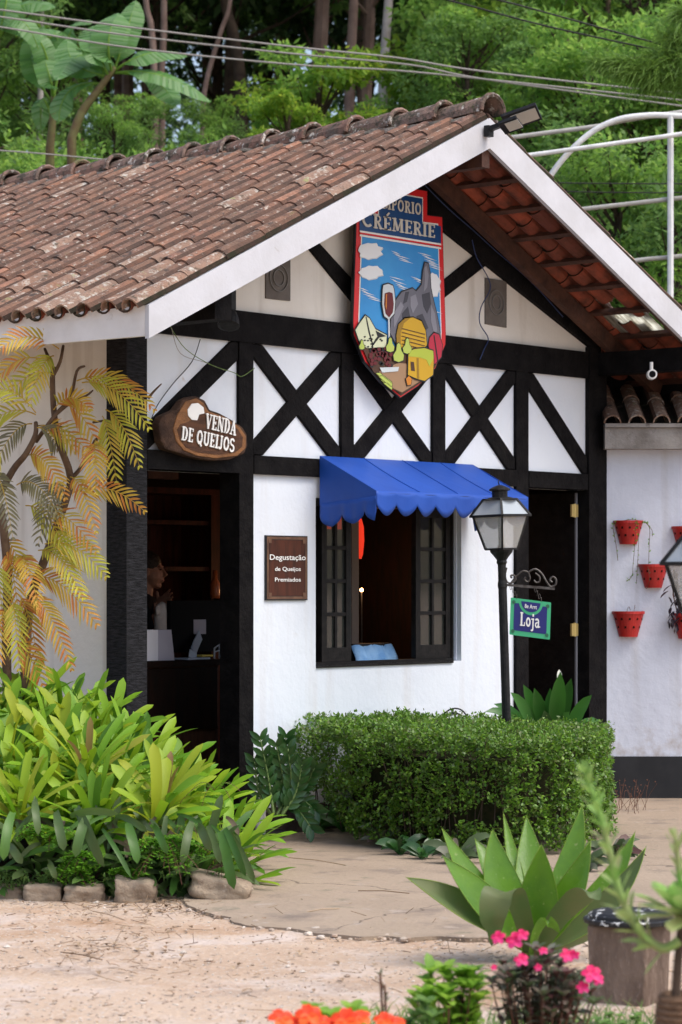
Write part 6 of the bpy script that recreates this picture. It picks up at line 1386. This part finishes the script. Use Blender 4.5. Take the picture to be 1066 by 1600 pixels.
# ================================================================== FOREGROUND PLANTING
def sprig_bush(u, vtop, Y, width, nstem, leaf_l, leaf_w, mats, name, label, cat, seed=0, spread=1, zlo=0, dens=9, up_=.55, tall=None):
    r = random.Random(seed); c = XY(u, Y); top = HCAM-(vtop-HV)/FPX*Y; b = MB(); tips_ = []
    for k in range(nstem):
        a = r.uniform(0, 6.28); rr = width*math.sqrt(r.random())*.5; e_ = c+V((math.cos(a)*rr, math.sin(a)*rr, top*(1-.35*(rr/width*2)**2)*r.uniform(.72, 1))); s_ = c+V((math.cos(a)*rr*.3, math.sin(a)*rr*.3, 0)); m_ = (s_+e_)/2+V((math.cos(a), math.sin(a), 0))*rr*.2
        pts = [s_*(1-t)**2+m_*2*t*(1-t)+e_*t*t for t in [i/8 for i in range(9)]]; b.tube(pts, [lin(.005, .002, i/8) for i in range(9)], 5, 1); tips_.append(e_)
        for q in range(dens):
            t = r.uniform(.45, 1); p = interp(pts, min(.999, t)); d = V((r.uniform(-1, 1), r.uniform(-1, 1), r.uniform(-.1, 1)*up_)).normalized(); l = leaf_l*r.uniform(.6, 1.15)
            b.leaf(p, p+d*l*.5+V((0, 0, l*.12)), p+d*l-V((0, 0, l*.12)), leaf_w*r.uniform(.7, 1.1), None, .25, (0, 0, 1), 4)
        for q in range(5):     # whorl at the tip
            a2 = q*1.26+r.random(); d = V((math.cos(a2), math.sin(a2), .55)).normalized(); l = leaf_l*r.uniform(.7, 1); b.leaf(e_, e_+d*l*.5+V((0, 0, l*.15)), e_+d*l, leaf_w, None, .25, (0, 0, 1), 4)
    return tag(b.build(name, mats, smooth=True, loc=(c.x, c.y, 0)), label, cat), tips_
def petal_flower(b, c, r_, nrm, n=5, mi=0):
    nrm = V(nrm).normalized(); a = nrm.cross(V((0, 0, 1))).normalized(); bb_ = a.cross(nrm)
    for k in range(n):
        th = 2*PI*k/n+rnd.random()*.3; d = a*math.cos(th)+bb_*math.sin(th); b.leaf(c, c+d*r_*.6+nrm*r_*.15, c+d*r_*1.05-nrm*.1*r_, r_*.85, lambda t: math.sin(PI*min(.97, .12+t*.8))**.6, .35, nrm, 4, mi)
Yp = 8.3
imp, _ = sprig_bush(842, 1475, Yp, .36, 60, .06, .022, ['imp', 'stem_b'], 'pink_flowered_bush', 'bushy dark-leaved plant with magenta flowers at the bottom of the photo', 'flowering plant', 11, dens=9)
for (u, v, r_) in ((779, 1465, 11), (804, 1470, 13), (816, 1461, 10), (815, 1500, 11), (841, 1512, 6), (849, 1486, 7), (886, 1493, 11), (898, 1492, 8), (925, 1522, 15), (911, 1543, 10), (934, 1530, 10), (772, 1512, 5)):
    b = MB(); petal_flower(b, P(u, v, Yp-.15), r_/FPX*Yp, -FW+V((0, 0, .5))+rv(.35)); o = b.build('flower', 'pink', imp, smooth=True)
gb, _ = sprig_bush(700, 1492, 8.2, .24, 26, .075, .036, ['pale_green', 'stem_b'], 'leafy_bush', 'pale green leafy plant left of the magenta flowers', 'plant', 12, dens=8, up_=.8)
gb2, _ = sprig_bush(660, 1560, 8.0, .14, 12, .055, .028, ['bg_mid', 'stem_g'], 'leafy_bush', 'small mid green plant below the pale leafy one', 'plant', 13, dens=7)
ob_, _ = sprig_bush(520, 1565, 7.6, .36, 26, .065, .034, ['pale_green', 'stem_g'], 'orange_flowered_bush', 'low plant with orange-red flowers cut by the bottom edge', 'flowering plant', 14, dens=7, up_=.7)
for (u, v, r_) in ((440, 1592, 20), (482, 1586, 20), (498, 1600, 20), (540, 1594, 24), (565, 1590, 16), (600, 1594, 16), (620, 1600, 16), (460, 1602, 18), (520, 1602, 16)):
    b = MB(); petal_flower(b, P(u, v, 7.35), r_/FPX*7.35, -FW+V((0, 0, 1.1))+rv(.3)); b.build('flower', 'orangepetal', ob_, smooth=True)
b = MB()
for pts in ([(600, 1620), (597, 1570), (594, 1520)], [(606, 1620), (603, 1580), (601, 1540)]):
    pp = smooth_path([P(u, v, 7.9) for u, v in pts], 4); pp.insert(0, V((pp[0].x, pp[0].y, 0))); b.tube(pp, .004, 5)
    for k in range(14): q = interp(pp, rnd.uniform(.5, .99)); b.blade(q, rdir()+V((0, 0, .5)), rdir(), .02, .008, 1)
tag(b.build('bare_twig', ['stem_b', 'imp']), 'thin upright reddish twig between the orange and pink flowers', 'twig')
b = MB()
for k in range(900):
    u = rnd.uniform(560, 1070); Y = rnd.uniform(8.4, 9.1); c = XY(u, Y); h = rnd.uniform(.04, .13); d = rdir(); d.z = 0; b.leaf(c, c+V((0, 0, h*.7)), c+d*h*.6+V((0, 0, h)), .006, lambda t: 1-.9*t, .2, -FW, 3)
tag(b.build('grass', 'bg_mid'), 'short grass at the foot of the bin', 'grass', kind='stuff')
sprig_bush(980, 1590, 8.6, .5, 30, .03, .018, ['bg_mid', 'stem_g'], 'low_weed', 'low green weed in front of the square bin', 'plant', 15, dens=7)
# succulent with flower stalk in a wicker pot
Ys = 6.6; sc0 = P(1068, 1432, Ys); su = thing('succulent', 'pale green succulent rosette with a tall leafy flower stalk at the right edge', 'plant', (sc0.x, sc0.y, .5))
def uprof(t): return lin(.35, 1, (t/.62)) if t < .62 else max(.03, max(0, math.cos((t-.62)/.38*PI/2))**.6)
b = MB()
for k in range(30):
    az = k*2.4; el = lin(1.25, -.35, k/30); h = (RT*math.cos(az)+FW*math.sin(az)); l = lin(.06, .14, min(1, k/14)); d = h*math.cos(el)+V((0, 0, math.sin(el)))-FW*.0
    b.leaf(sc0+h*.006, sc0+d*l*.5+V((0, 0, .006)), sc0+d*l+V((0, 0, .01)), .056, uprof, .35, (0, 0, 1), 6)
b.build('rosette', 'succ', su, smooth=True)
stk = smooth_path([P(u, v, Ys-.02) for u, v in ((1062, 1470), (1035, 1482), (1000, 1455), (972, 1405), (955, 1340), (940, 1280), (925, 1235), (917, 1210))], 6)
b = MB(); b.tube(stk, [lin(.013, .006, i/(len(stk)-1)) for i in range(len(stk))], 8)
for k in range(46):
    t = .12+.88*k/46; p = interp(stk, min(.999, t)); d = (interp(stk, min(.999, t+.04))-interp(stk, max(0, t-.05))).normalized(); az = k*2.4; sd_ = d.cross(FW).normalized(); h = sd_*math.cos(az)+d.cross(sd_)*math.sin(az)
    l = lin(.085, .045, t); b.leaf(p, p+(h*.55+d*.6)*l*.6, p+(h*.75+d*.8)*l, lin(.024, .018, t), uprof, .4, d, 4)
for k in range(12): p = stk[-1]; b.leaf(p-V((0, 0, .01)), p+V((0, 0, .01))+rv(.008), p+V((0, 0, .03))+rv(.012), .012, uprof, .4, -FW, 4)
b.build('flower_stalk', ['succ'], su, smooth=True)
b = MB()
st2 = smooth_path([P(u, v, Ys+.05) for u, v in ((1085, 1480), (1075, 1420), (1063, 1375), (1058, 1330), (1056, 1312))], 5); b.tube(st2, [lin(.011, .006, i/(len(st2)-1)) for i in range(len(st2))], 8)
for k in range(22):
    t = .1+.9*k/22; p = interp(st2, min(.999, t)); az = k*2.4; h = RT*math.cos(az)+FW*math.sin(az); b.leaf(p, p+h*.022+V((0, 0, .02)), p+h*.03+V((0, 0, .04)), .016, uprof, .4, (0, 0, 1), 4)
b.build('flower_stalk', ['succ'], su, smooth=True)
b = MB(); b.tube([P(1068, 1438, Ys), P(1060, 1500, Ys), P(1056, 1560, Ys)], [.014, .012, .013], 8); b.build('stem', 'trunk_d', su)
wk = P(1068, 1540, Ys+.03); zt2 = HCAM-(1552-HV)/FPX*Ys
wp = thing('wicker_pot', 'woven brown wicker pot holding the succulent at the bottom right corner', 'pot', (wk.x, wk.y, 0))
b = MB(); b.lathe((wk.x, wk.y, 0), [(.05, 0), (.05, zt2-.16), (.001, zt2-.159)], 12); b.build('stand', 'trunk_d', wp)
b = MB(); b.lathe((wk.x, wk.y, zt2-.155), [(.03, 0), (.055, .02), (.066, .08), (.064, .13), (.055, .15), (.05, .13), (.001, .12)], 20, cap=False)
for j in range(9):
    zz = zt2-.145+j*.016; r_ = .058+.010*math.sin(PI*(j+.5)/9)
    b.tube([V((wk.x+math.cos(t)*r_*(1+.03*math.sin(t*14+j*PI)), wk.y+math.sin(t)*r_*(1+.03*math.sin(t*14+j*PI)), zz)) for t in [2*PI*k/56 for k in range(57)]], .0075, 5)
b.build('basket', 'wicker', wp)
# ================================================================== HILLSIDE AND WOOD BEHIND
def CX(X_, Y_, z=0): p = CAM+FW*Y_+RT*X_; return V((p.x, p.y, z))
def hh(X_, Y_):
    t = max(0, Y_-23); base = .60*t if t < 12 else 7.2+.13*(t-12)
    return base*(1+.10*noise.noise(V((X_*.12, Y_*.12, 0))))+.25*noise.noise(V((X_*.5, Y_*.5, 2)))-.02
b = MB(); NX, NY = 60, 50; vs = []
for i in range(NX+1):
    for j in range(NY+1): X_ = lin(-30, 30, i/NX); Y_ = lin(21, 110, (j/NY)**1.4); vs.append(tuple(CX(X_, Y_, hh(X_, Y_)-(.6 if j == 0 else 0))))
b.add(vs, [(i*(NY+1)+j, (i+1)*(NY+1)+j, (i+1)*(NY+1)+j+1, i*(NY+1)+j+1) for i in range(NX) for j in range(NY)])
tag(b.build('hillside', 'hill', smooth=True), kind='structure')
def puff(b, c, rx, rz, n, ls, lw, r, mi=0, up_=.5, hollow=.55):
    """one clump of leaves, thick towards its skin with its own ragged edge"""
    for k in range(n):
        while True:
            d = V((r.gauss(0, 1), r.gauss(0, 1), r.gauss(0, 1)))
            if d.length > .1: break
        d.normalize(); rad = (hollow+(1-hollow)*r.random()**.6)*(1+.28*noise.noise(d*2.2+c*.7))
        p = c+V((d.x*rx*rad, d.y*rx*rad, d.z*rz*rad)); ld = (d*.5+V((r.uniform(-1, 1), r.uniform(-1, 1), r.uniform(-1, .6)))).normalized()
        b.blade(p, ld, V((r.uniform(-.6, .6), r.uniform(-.6, .6), up_+.4)), ls*r.uniform(.6, 1.3), lw*r.uniform(.6, 1.2), mi)
def make_tree(kind, seed, H, cr, crown_lo, npuff, nleaf, ls, lw, mts, trunk='trunk_d', tr=.14, lean=0):
    r = random.Random(seed); root = thing('forest_tree', '', 'tree'); t = MB(); x0 = V((0, 0, -.5)); pts = [V((lean*H*k/6+r.uniform(-.1, .1)*k*.3, r.uniform(-.1, .1)*k*.3, H*.85*k/6-.3*(k == 0))) for k in range(7)]
    t.tube(pts, [lin(tr, tr*.4, k/6) for k in range(7)], 7)
    c = MB()
    for k in range(npuff):
        a = r.uniform(0, 6.28); rr = cr*math.sqrt(r.random()); z = lin(crown_lo, H, r.random()**.8); rr *= 1-.5*abs((z-crown_lo)/(H-crown_lo)-.45); ctr = V((lean*z+math.cos(a)*rr, math.sin(a)*rr, z)); s_ = r.uniform(.55, 1.1)*cr*.36
        puff(c, ctr, s_, s_*.62, nleaf, ls, lw, r, mi=0 if r.random() < .7 else 1)
        q = interp(pts, min(.99, max(0.05, (z-.7)/H))); t.tube([q, (q+ctr)/2+V((0, 0, -.1)), ctr], [tr*.3, tr*.2, tr*.08], 5)
    t.build('trunk', trunk, root); c.build('crown', mts, root)
    return root
TP = {}
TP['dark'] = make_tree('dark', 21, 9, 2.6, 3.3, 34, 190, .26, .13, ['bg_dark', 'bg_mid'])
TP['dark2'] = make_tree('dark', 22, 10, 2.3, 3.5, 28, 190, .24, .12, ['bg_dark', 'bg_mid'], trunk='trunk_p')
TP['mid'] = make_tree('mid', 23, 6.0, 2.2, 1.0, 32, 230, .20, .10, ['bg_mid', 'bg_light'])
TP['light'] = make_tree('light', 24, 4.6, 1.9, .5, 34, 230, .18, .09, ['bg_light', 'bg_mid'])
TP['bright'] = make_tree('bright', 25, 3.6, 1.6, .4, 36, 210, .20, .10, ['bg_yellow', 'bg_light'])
used_t = set()
LB_ = {'dark': 'tall dark-leaved tree in the shaded wood on the hill', 'dark2': 'tall thin-crowned dark tree in the wood on the hill', 'mid': 'mid green leafy tree on the slope behind the shop', 'light': 'bright green feathery tree on the slope behind the shop'}
def tree(kind, X_, Y_, sc=1.0, label=None, dz=0, group='trees on the hillside', sz=None):
    src = TP[kind]; 
    if kind in used_t: o = copy_tree(src)
    else: o = src; used_t.add(kind)
    o.location = CX(X_, Y_, hh(X_, Y_)-.1+dz); o.rotation_euler = (0, 0, rnd.uniform(0, 6.28)); o.scale = (sc, sc, sz or sc*rnd.uniform(.9, 1.1)); o['label'] = label or LB_[kind]; o['group'] = group
    return o
def UX(u, Y_): return (u-CU)/FPX*Y_
# deep wood rows
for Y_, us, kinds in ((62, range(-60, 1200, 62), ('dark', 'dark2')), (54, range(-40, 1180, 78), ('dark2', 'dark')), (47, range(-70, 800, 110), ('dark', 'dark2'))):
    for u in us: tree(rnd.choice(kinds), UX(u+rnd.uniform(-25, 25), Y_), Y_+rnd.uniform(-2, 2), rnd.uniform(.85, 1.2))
for (u, Y_, k, sc) in ((880, 40, 'light', 1.0), (1000, 41, 'light', 1.1), (1090, 40, 'light', 1.0), (940, 44, 'mid', .9), (1050, 46, 'mid', 1.0), (790, 42, 'mid', .6), (700, 44, 'mid', .5), (850, 34, 'light', .5), (930, 33, 'light', .6), (1020, 32, 'light', .6), (1085, 32, 'light', .65), (970, 29, 'mid', .5), (1060, 28, 'mid', .5), (900, 29, 'light', .4),
                       (660, 40, 'light', .42), (730, 36, 'mid', .45), (300, 36, 'light', .24), (220, 38, 'mid', .26), (400, 37, 'light', .26), (340, 40, 'mid', .28), (80, 40, 'mid', .45), (-20, 38, 'mid', .6), (-30, 44, 'light', .7), (880, 50, 'mid', 1.3), (980, 52, 'mid', 1.4), (1080, 52, 'mid', 1.4), (1000, 37, 'light', .8), (1090, 47, 'light', 1.3), (820, 47, 'light', .8), (180, 36, 'mid', .22)):
    tree(k, UX(u, Y_), Y_, sc)
tree('bright', UX(500, 36), 36, .62, 'yellow-green bush-like tree rising left of the pale trunk above the roof', group='yellow-green trees above the roof'); tree('bright', UX(450, 35), 35, .40, 'smaller yellow-green tree low behind the roof left of centre', group='yellow-green trees above the roof')
tree('bright', UX(590, 38), 38, .45, 'yellow-green tree at the foot of the pale trunk', group='yellow-green trees above the roof'); tree('bright', UX(730, 38), 38, .8, 'yellow-green tree behind the roof peak', group='yellow-green trees above the roof'); tree('bright', UX(860, 43), 43, 1.0, 'large yellow-green tree high on the slope at the right', group='yellow-green trees above the roof')
for (u, Y_, k, sc) in ((-150, 44, 'mid', 1.1), (-260, 46, 'dark', 1.0), (-380, 50, 'mid', 1.3), (-190, 36, 'light', .6), (-330, 38, 'light', .7), (1200, 40, 'mid', 1.1), (1310, 44, 'light', 1.3)): tree(k, UX(u, Y_), Y_, sc)
# far mass of the wood
b = MB(); r = random.Random(5)
for k in range(330):
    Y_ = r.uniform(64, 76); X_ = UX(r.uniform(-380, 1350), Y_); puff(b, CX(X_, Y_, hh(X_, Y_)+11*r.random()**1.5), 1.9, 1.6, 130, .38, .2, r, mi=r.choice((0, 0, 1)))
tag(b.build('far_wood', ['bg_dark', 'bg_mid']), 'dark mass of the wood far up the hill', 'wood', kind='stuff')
b = MB()
for k in range(520):
    Y_ = r.uniform(26, 38); u = r.uniform(-60, 1130); X_ = UX(u, Y_); s_ = r.uniform(.35, .75); puff(b, CX(X_, Y_, hh(X_, Y_)+s_*.3), s_, s_*.7, 120, .13, .06, r, mi=r.choice((0, 1, 1)))
tag(b.build('undergrowth', ['bg_mid', 'bg_light']), 'low green scrub covering the slope', 'scrub', kind='stuff')
# single trunks
def trunk(pix, Y_, r0, r1, mt, label, n=0):
    pts = [P(u, v, Y_) for u, v in pix]; g = V((pts[0].x, pts[0].y, hh((pix[0][0]-CU)/FPX*Y_, Y_)-.3)); pts = [g]+pts if g.z < pts[0].z else pts
    sp_ = smooth_path(pts, 5); o = thing('slender_tree', label, 'tree', tuple(pts[0])); b = MB(); b.tube(sp_, [lin(r0, r1, i/(len(sp_)-1)) for i in range(len(sp_))], 8); b.build('trunk', mt, o, smooth=True)
    c = MB(); rr = random.Random(int(pix[0][0])); top = sp_[-1]
    for k in range(10): puff(c, top+V((rr.uniform(-1.5, 1.5), rr.uniform(-1.5, 1.5), rr.uniform(0, 2.2))), .9, .6, 110, .22, .11, rr)
    c.build('crown', 'bg_dark', o)
trunk([(597, 200), (600, 110), (606, 20), (612, -60), (614, -160)], 40, .085, .06, 'trunk_w', 'slender whitish trunk standing straight above the roof at centre')
trunk([(706, 180), (704, 90), (705, 0), (706, -140)], 42, .085, .06, 'trunk_p', 'slender pinkish-grey trunk right of the whitish one')
trunk([(546, 170), (549, 80), (553, 0), (556, -140)], 43, .10, .07, 'trunk_p', 'dark reddish straight trunk left of the whitish one')
trunk([(253, 200), (252, 120), (256, 50), (256, 0), (256, -130)], 41, .06, .05, 'trunk_p', 'thin pink-grey trunk right of the banana plants')
trunk([(242, 170), (240, 90), (236, 40), (228, 0), (222, -130)], 40.5, .06, .045, 'trunk_p', 'thin pale trunk leaning left beside the banana plants')
trunk([(378, 210), (374, 110), (364, 50), (352, 0), (345, -140)], 44, .12, .08, 'trunk_d', 'brownish thick trunk in shade above the middle of the roof')
trunk([(62, 190), (64, 130), (66, 80), (60, -120)], 39, .05, .04, 'trunk_w', 'thin pale trunk behind the left banana plant')
trunk([(316, 200), (322, 130), (345, 50), (360, 0), (372, -140)], 42, .05, .035, 'trunk_p', 'thin leaning trunk between banana plants and thick trunk')
trunk([(955, 215), (938, 160), (908, 125), (890, 90), (880, -120)], 37, .07, .04, 'trunk_p', 'crooked brown trunk at the right behind the pipe arch')
trunk([(944, 215), (946, 165), (944, 135), (950, 40), (950, -120)], 37.5, .06, .04, 'trunk_p', 'short brown trunk forking beside the crooked one')
# banana plants
def banana(base, stem_pix, leaves, Y_, label):
    pts = smooth_path([P(u, v, Y_) for u, v in stem_pix], 4); o = thing('banana_plant', label, 'banana plant', tuple(pts[0])); b = MB(); g = V((pts[0].x, pts[0].y, hh((stem_pix[0][0]-CU)/FPX*Y_, Y_)-.2)); pts = [g]+pts; b.tube(pts, [lin(.06, .035, i/(len(pts)-1)) for i in range(len(pts))], 10); b.build('stem', 'banana_stem', o, smooth=True)
    for (p0, pm, p2, w_) in leaves:
        b = MB(); a, m_, c = P(*p0, Y_), P(*pm, Y_+rnd.uniform(-.4, .4)), P(*p2, Y_+rnd.uniform(-.6, .6))
        m_ = m_*2-(a+c)/2; vprof = lambda t: .06 if t < .12 else min(1, (t-.1)*5)*(1 if t < .7 else max(.03, max(0, math.cos((t-.7)/.3*PI/2))**.7))
        # blade, torn crosswise into strips as banana leaves are
        N = 34; prev = None; vs = []; fs = []; L_ = (m_-a).length+(c-m_).length
        for i in range(N):
            for s_ in (-1, 1):
                q = []
                for t in (i/N, (i+ (.97 if rnd.random() < .75 else .86))/N):
                    p = a*(1-t)**2+m_*2*t*(1-t)+c*t*t; d = ((m_-a)*(1-t)+(c-m_)*t).normalized(); sd_ = d.cross(-FW*.6+V((0, 0, .8))).normalized(); up = sd_.cross(d); hw = w_/2*vprof(t); q.append((p, p+sd_*s_*hw+d*hw*.18+V((0, 0, -hw*.22*(1+.3*rnd.random())))+up*0))
                k = len(vs); vs += [q[0][0], q[1][0], q[1][1], q[0][1]]; fs.append((k, k+1, k+2, k+3))
        b.add(vs, fs); sp_ = [a*(1-t)**2+m_*2*t*(1-t)+c*t*t-V((0, 0, .01)) for t in [i/10 for i in range(11)]]; b.tube(sp_, [lin(.018, .005, i/10) for i in range(11)], 6, 1); b.build('leaf', ['banana', 'bg_light'], o)
banana(None, [(112, 215), (128, 175), (150, 145), (165, 125), (180, 105)], [((178, 110), (196, 55), (212, 0), 0.34), ((175, 112), (170, 60), (185, 20), 0.46), ((170, 118), (150, 70), (146, 40), 0.37), ((180, 108), (235, 82), (288, 84), 0.38), ((182, 112), (255, 118), (330, 158), 0.34), ((170, 118), (130, 85), (88, 125), 0.37), ((172, 118), (120, 100), (105, 60), 0.37),
       ((165, 130), (110, 140), (92, 190), 0.31), ((160, 128), (155, 90), (120, 75), 0.31), ((178, 112), (240, 125), (275, 165), 0.31)], 31, 'large banana plant with torn arching leaves at the upper left')
banana(None, [(78, 230), (82, 190), (84, 150)], [((84, 150), (90, 60), (52, 55), 0.34), ((82, 155), (60, 60), (0, 45), 0.34), ((84, 150), (75, 110), (60, 60), 0.31), ((82, 160), (50, 90), (70, 40), 0.31), ((84, 150), (110, 50), (140, 38), 0.31), ((80, 180), (66, 155), (64, 205), 0.25)], 32, 'second banana plant left of the large one')
banana(None, [(-12, 200), (-8, 120), (-4, 60)], [((-4, 60), (30, 10), (85, 12), 0.37), ((-4, 62), (30, 30), (60, 75), 0.31), ((-6, 60), (-40, 20), (-90, 40), 0.37), ((-4, 60), (10, 0), (10, -50), 0.37)], 32, 'banana plant cut by the left edge of the photo')
# pine sprays at the upper right
pn = thing('pine_branch_tree', 'pine with long soft bright needles reaching in at the upper right', 'pine', tuple(CX(UX(1130, 27), 27, hh(UX(1130, 27), 27)-.1)))
b = MB(); g = CX(UX(1130, 27), 27, hh(UX(1130, 27), 27)-.3); b.tube([g, P(1130, 150, 27), P(1120, -60, 27)], [.16, .12, .07], 8)
ends = [(1010, 110, .8), (985, 105, .6), (950, 98, .5), (1040, 90, .7), (1060, 60, .7), (1066, 120, .6), (1030, 130, .5), (1080, 20, .8)]
for u, v, _ in ends: b.tube(smooth_path([P(1128, v-20, 27), P((1128+u)/2, v-14, 26.9), P(u, v, 26.8)], 4), .012, 5)
b.build('trunk', 'trunk_d', pn)
b = MB()
for u, v, s_ in ends:
    c = P(u, v, 26.8)
    for k in range(520):
        d = (rdir()*.9-RT*.5+V((0, 0, .1))).normalized(); q = c+RT*rnd.uniform(-.15, .3)+rv(.06); l = .30*s_*rnd.uniform(.7, 1.15)*1.1; e_ = q+d*l-V((0, 0, l*.35)); b.leaf(q, q+d*l*.55, e_, .012, lambda t: 1-.7*t, .2, rdir(), 2)
b.build('needles', 'pine', pn)
# greenhouse frame and cables
gf = thing('greenhouse_frame', 'bare white pipe arch and rails of a greenhouse frame behind the shop roof', 'frame', tuple(P(1048, 900, 24)-V((0, 0, 1.5))))
def pipe(name, pix, r_, mt='white_metal', Y_=24, n=5): b = MB(); b.tube(smooth_path([P(u, v, Y_) if len((u, v)) == 2 else None for u, v in pix], n), r_, 8); return b.build(name, mt, gf, smooth=True)
pipe('arch', [(790, 480), (812, 400), (838, 320), (862, 272), (895, 232), (930, 203), (965, 187), (1000, 181), (1040, 180), (1100, 186), (1180, 215), (1260, 300)], .028)
b = MB(); q = P(1048, 180, 24); b.tube([q, V((q.x, q.y, -.05))], .03, 8); b.build('post', 'white_metal', gf)
b = MB(); q = P(790, 470, 24.0); b.tube([q, V((q.x, q.y, -.05))], .03, 8); b.build('post', 'white_metal', gf)
b = MB(); q = P(1260, 300, 24.0); b.tube([q, V((q.x, q.y, -.05))], .03, 8); b.build('post', 'white_metal', gf)
pipe('rail', [(790, 216), (850, 208), (940, 196), (1000, 184), (1250, 150)], .022, 'grey_pipe', 24.1); pipe('rail', [(770, 250), (860, 238), (960, 224), (1066, 209), (1250, 180)], .022, 'white_metal', 23.9)
pipe('rail', [(880, 330), (960, 321), (1066, 309), (1250, 290)], .022, 'grey_pipe', 24.05); pipe('rail', [(960, 412), (1010, 405), (1066, 400), (1250, 380)], .022, 'grey_pipe', 24.05)
def cable(pix, Y_, r_, mt, label): b = MB(); b.tube(smooth_path([P(u, v, Y_) for u, v in pix], 6), r_, 5); tag(b.build('overhead_cable', mt), label, 'cable')
gp = 'x'
cable([(-80, 6), (0, 15), (200, 42), (450, 72), (620, 90), (760, 112), (1100, 150)], 29, .011, 'wire_grey', 'uppermost of the three grey overhead cables at the left')
cable([(-80, 18), (0, 26), (200, 55), (450, 83), (640, 101), (760, 124), (1100, 170)], 29, .011, 'wire_grey', 'middle one of the three grey overhead cables at the left')
cable([(-80, 36), (0, 42), (200, 74), (450, 100), (620, 110), (800, 128), (1100, 160)], 29, .011, 'wire_grey', 'lowest of the three grey overhead cables at the left')
cable([(640, -30), (780, 0), (920, 38), (1066, 78), (1200, 110)], 27, .010, 'wire', 'upper black overhead cable at the top right')
cable([(560, -30), (700, 0), (860, 42), (1066, 86), (1200, 112)], 27, .010, 'wire', 'lower black overhead cable at the top right')
cable([(800, 284), (900, 286), (1066, 287), (1200, 286)], 25, .006, 'wire', 'thin dark wire crossing the greenhouse frame')
cable([(830, 296), (920, 300), (1066, 301), (1200, 300)], 25, .006, 'wire', 'second thin dark wire just below the first across the greenhouse frame')
cable([(-80, 232), (0, 235), (130, 246), (400, 275)], 27, .008, 'wire_grey', 'thin grey wire low behind the left end of the roof ridge')
for o in (x for x in list(COL.objects) if x.parent is None and x.get('label') == ''): del o['label']
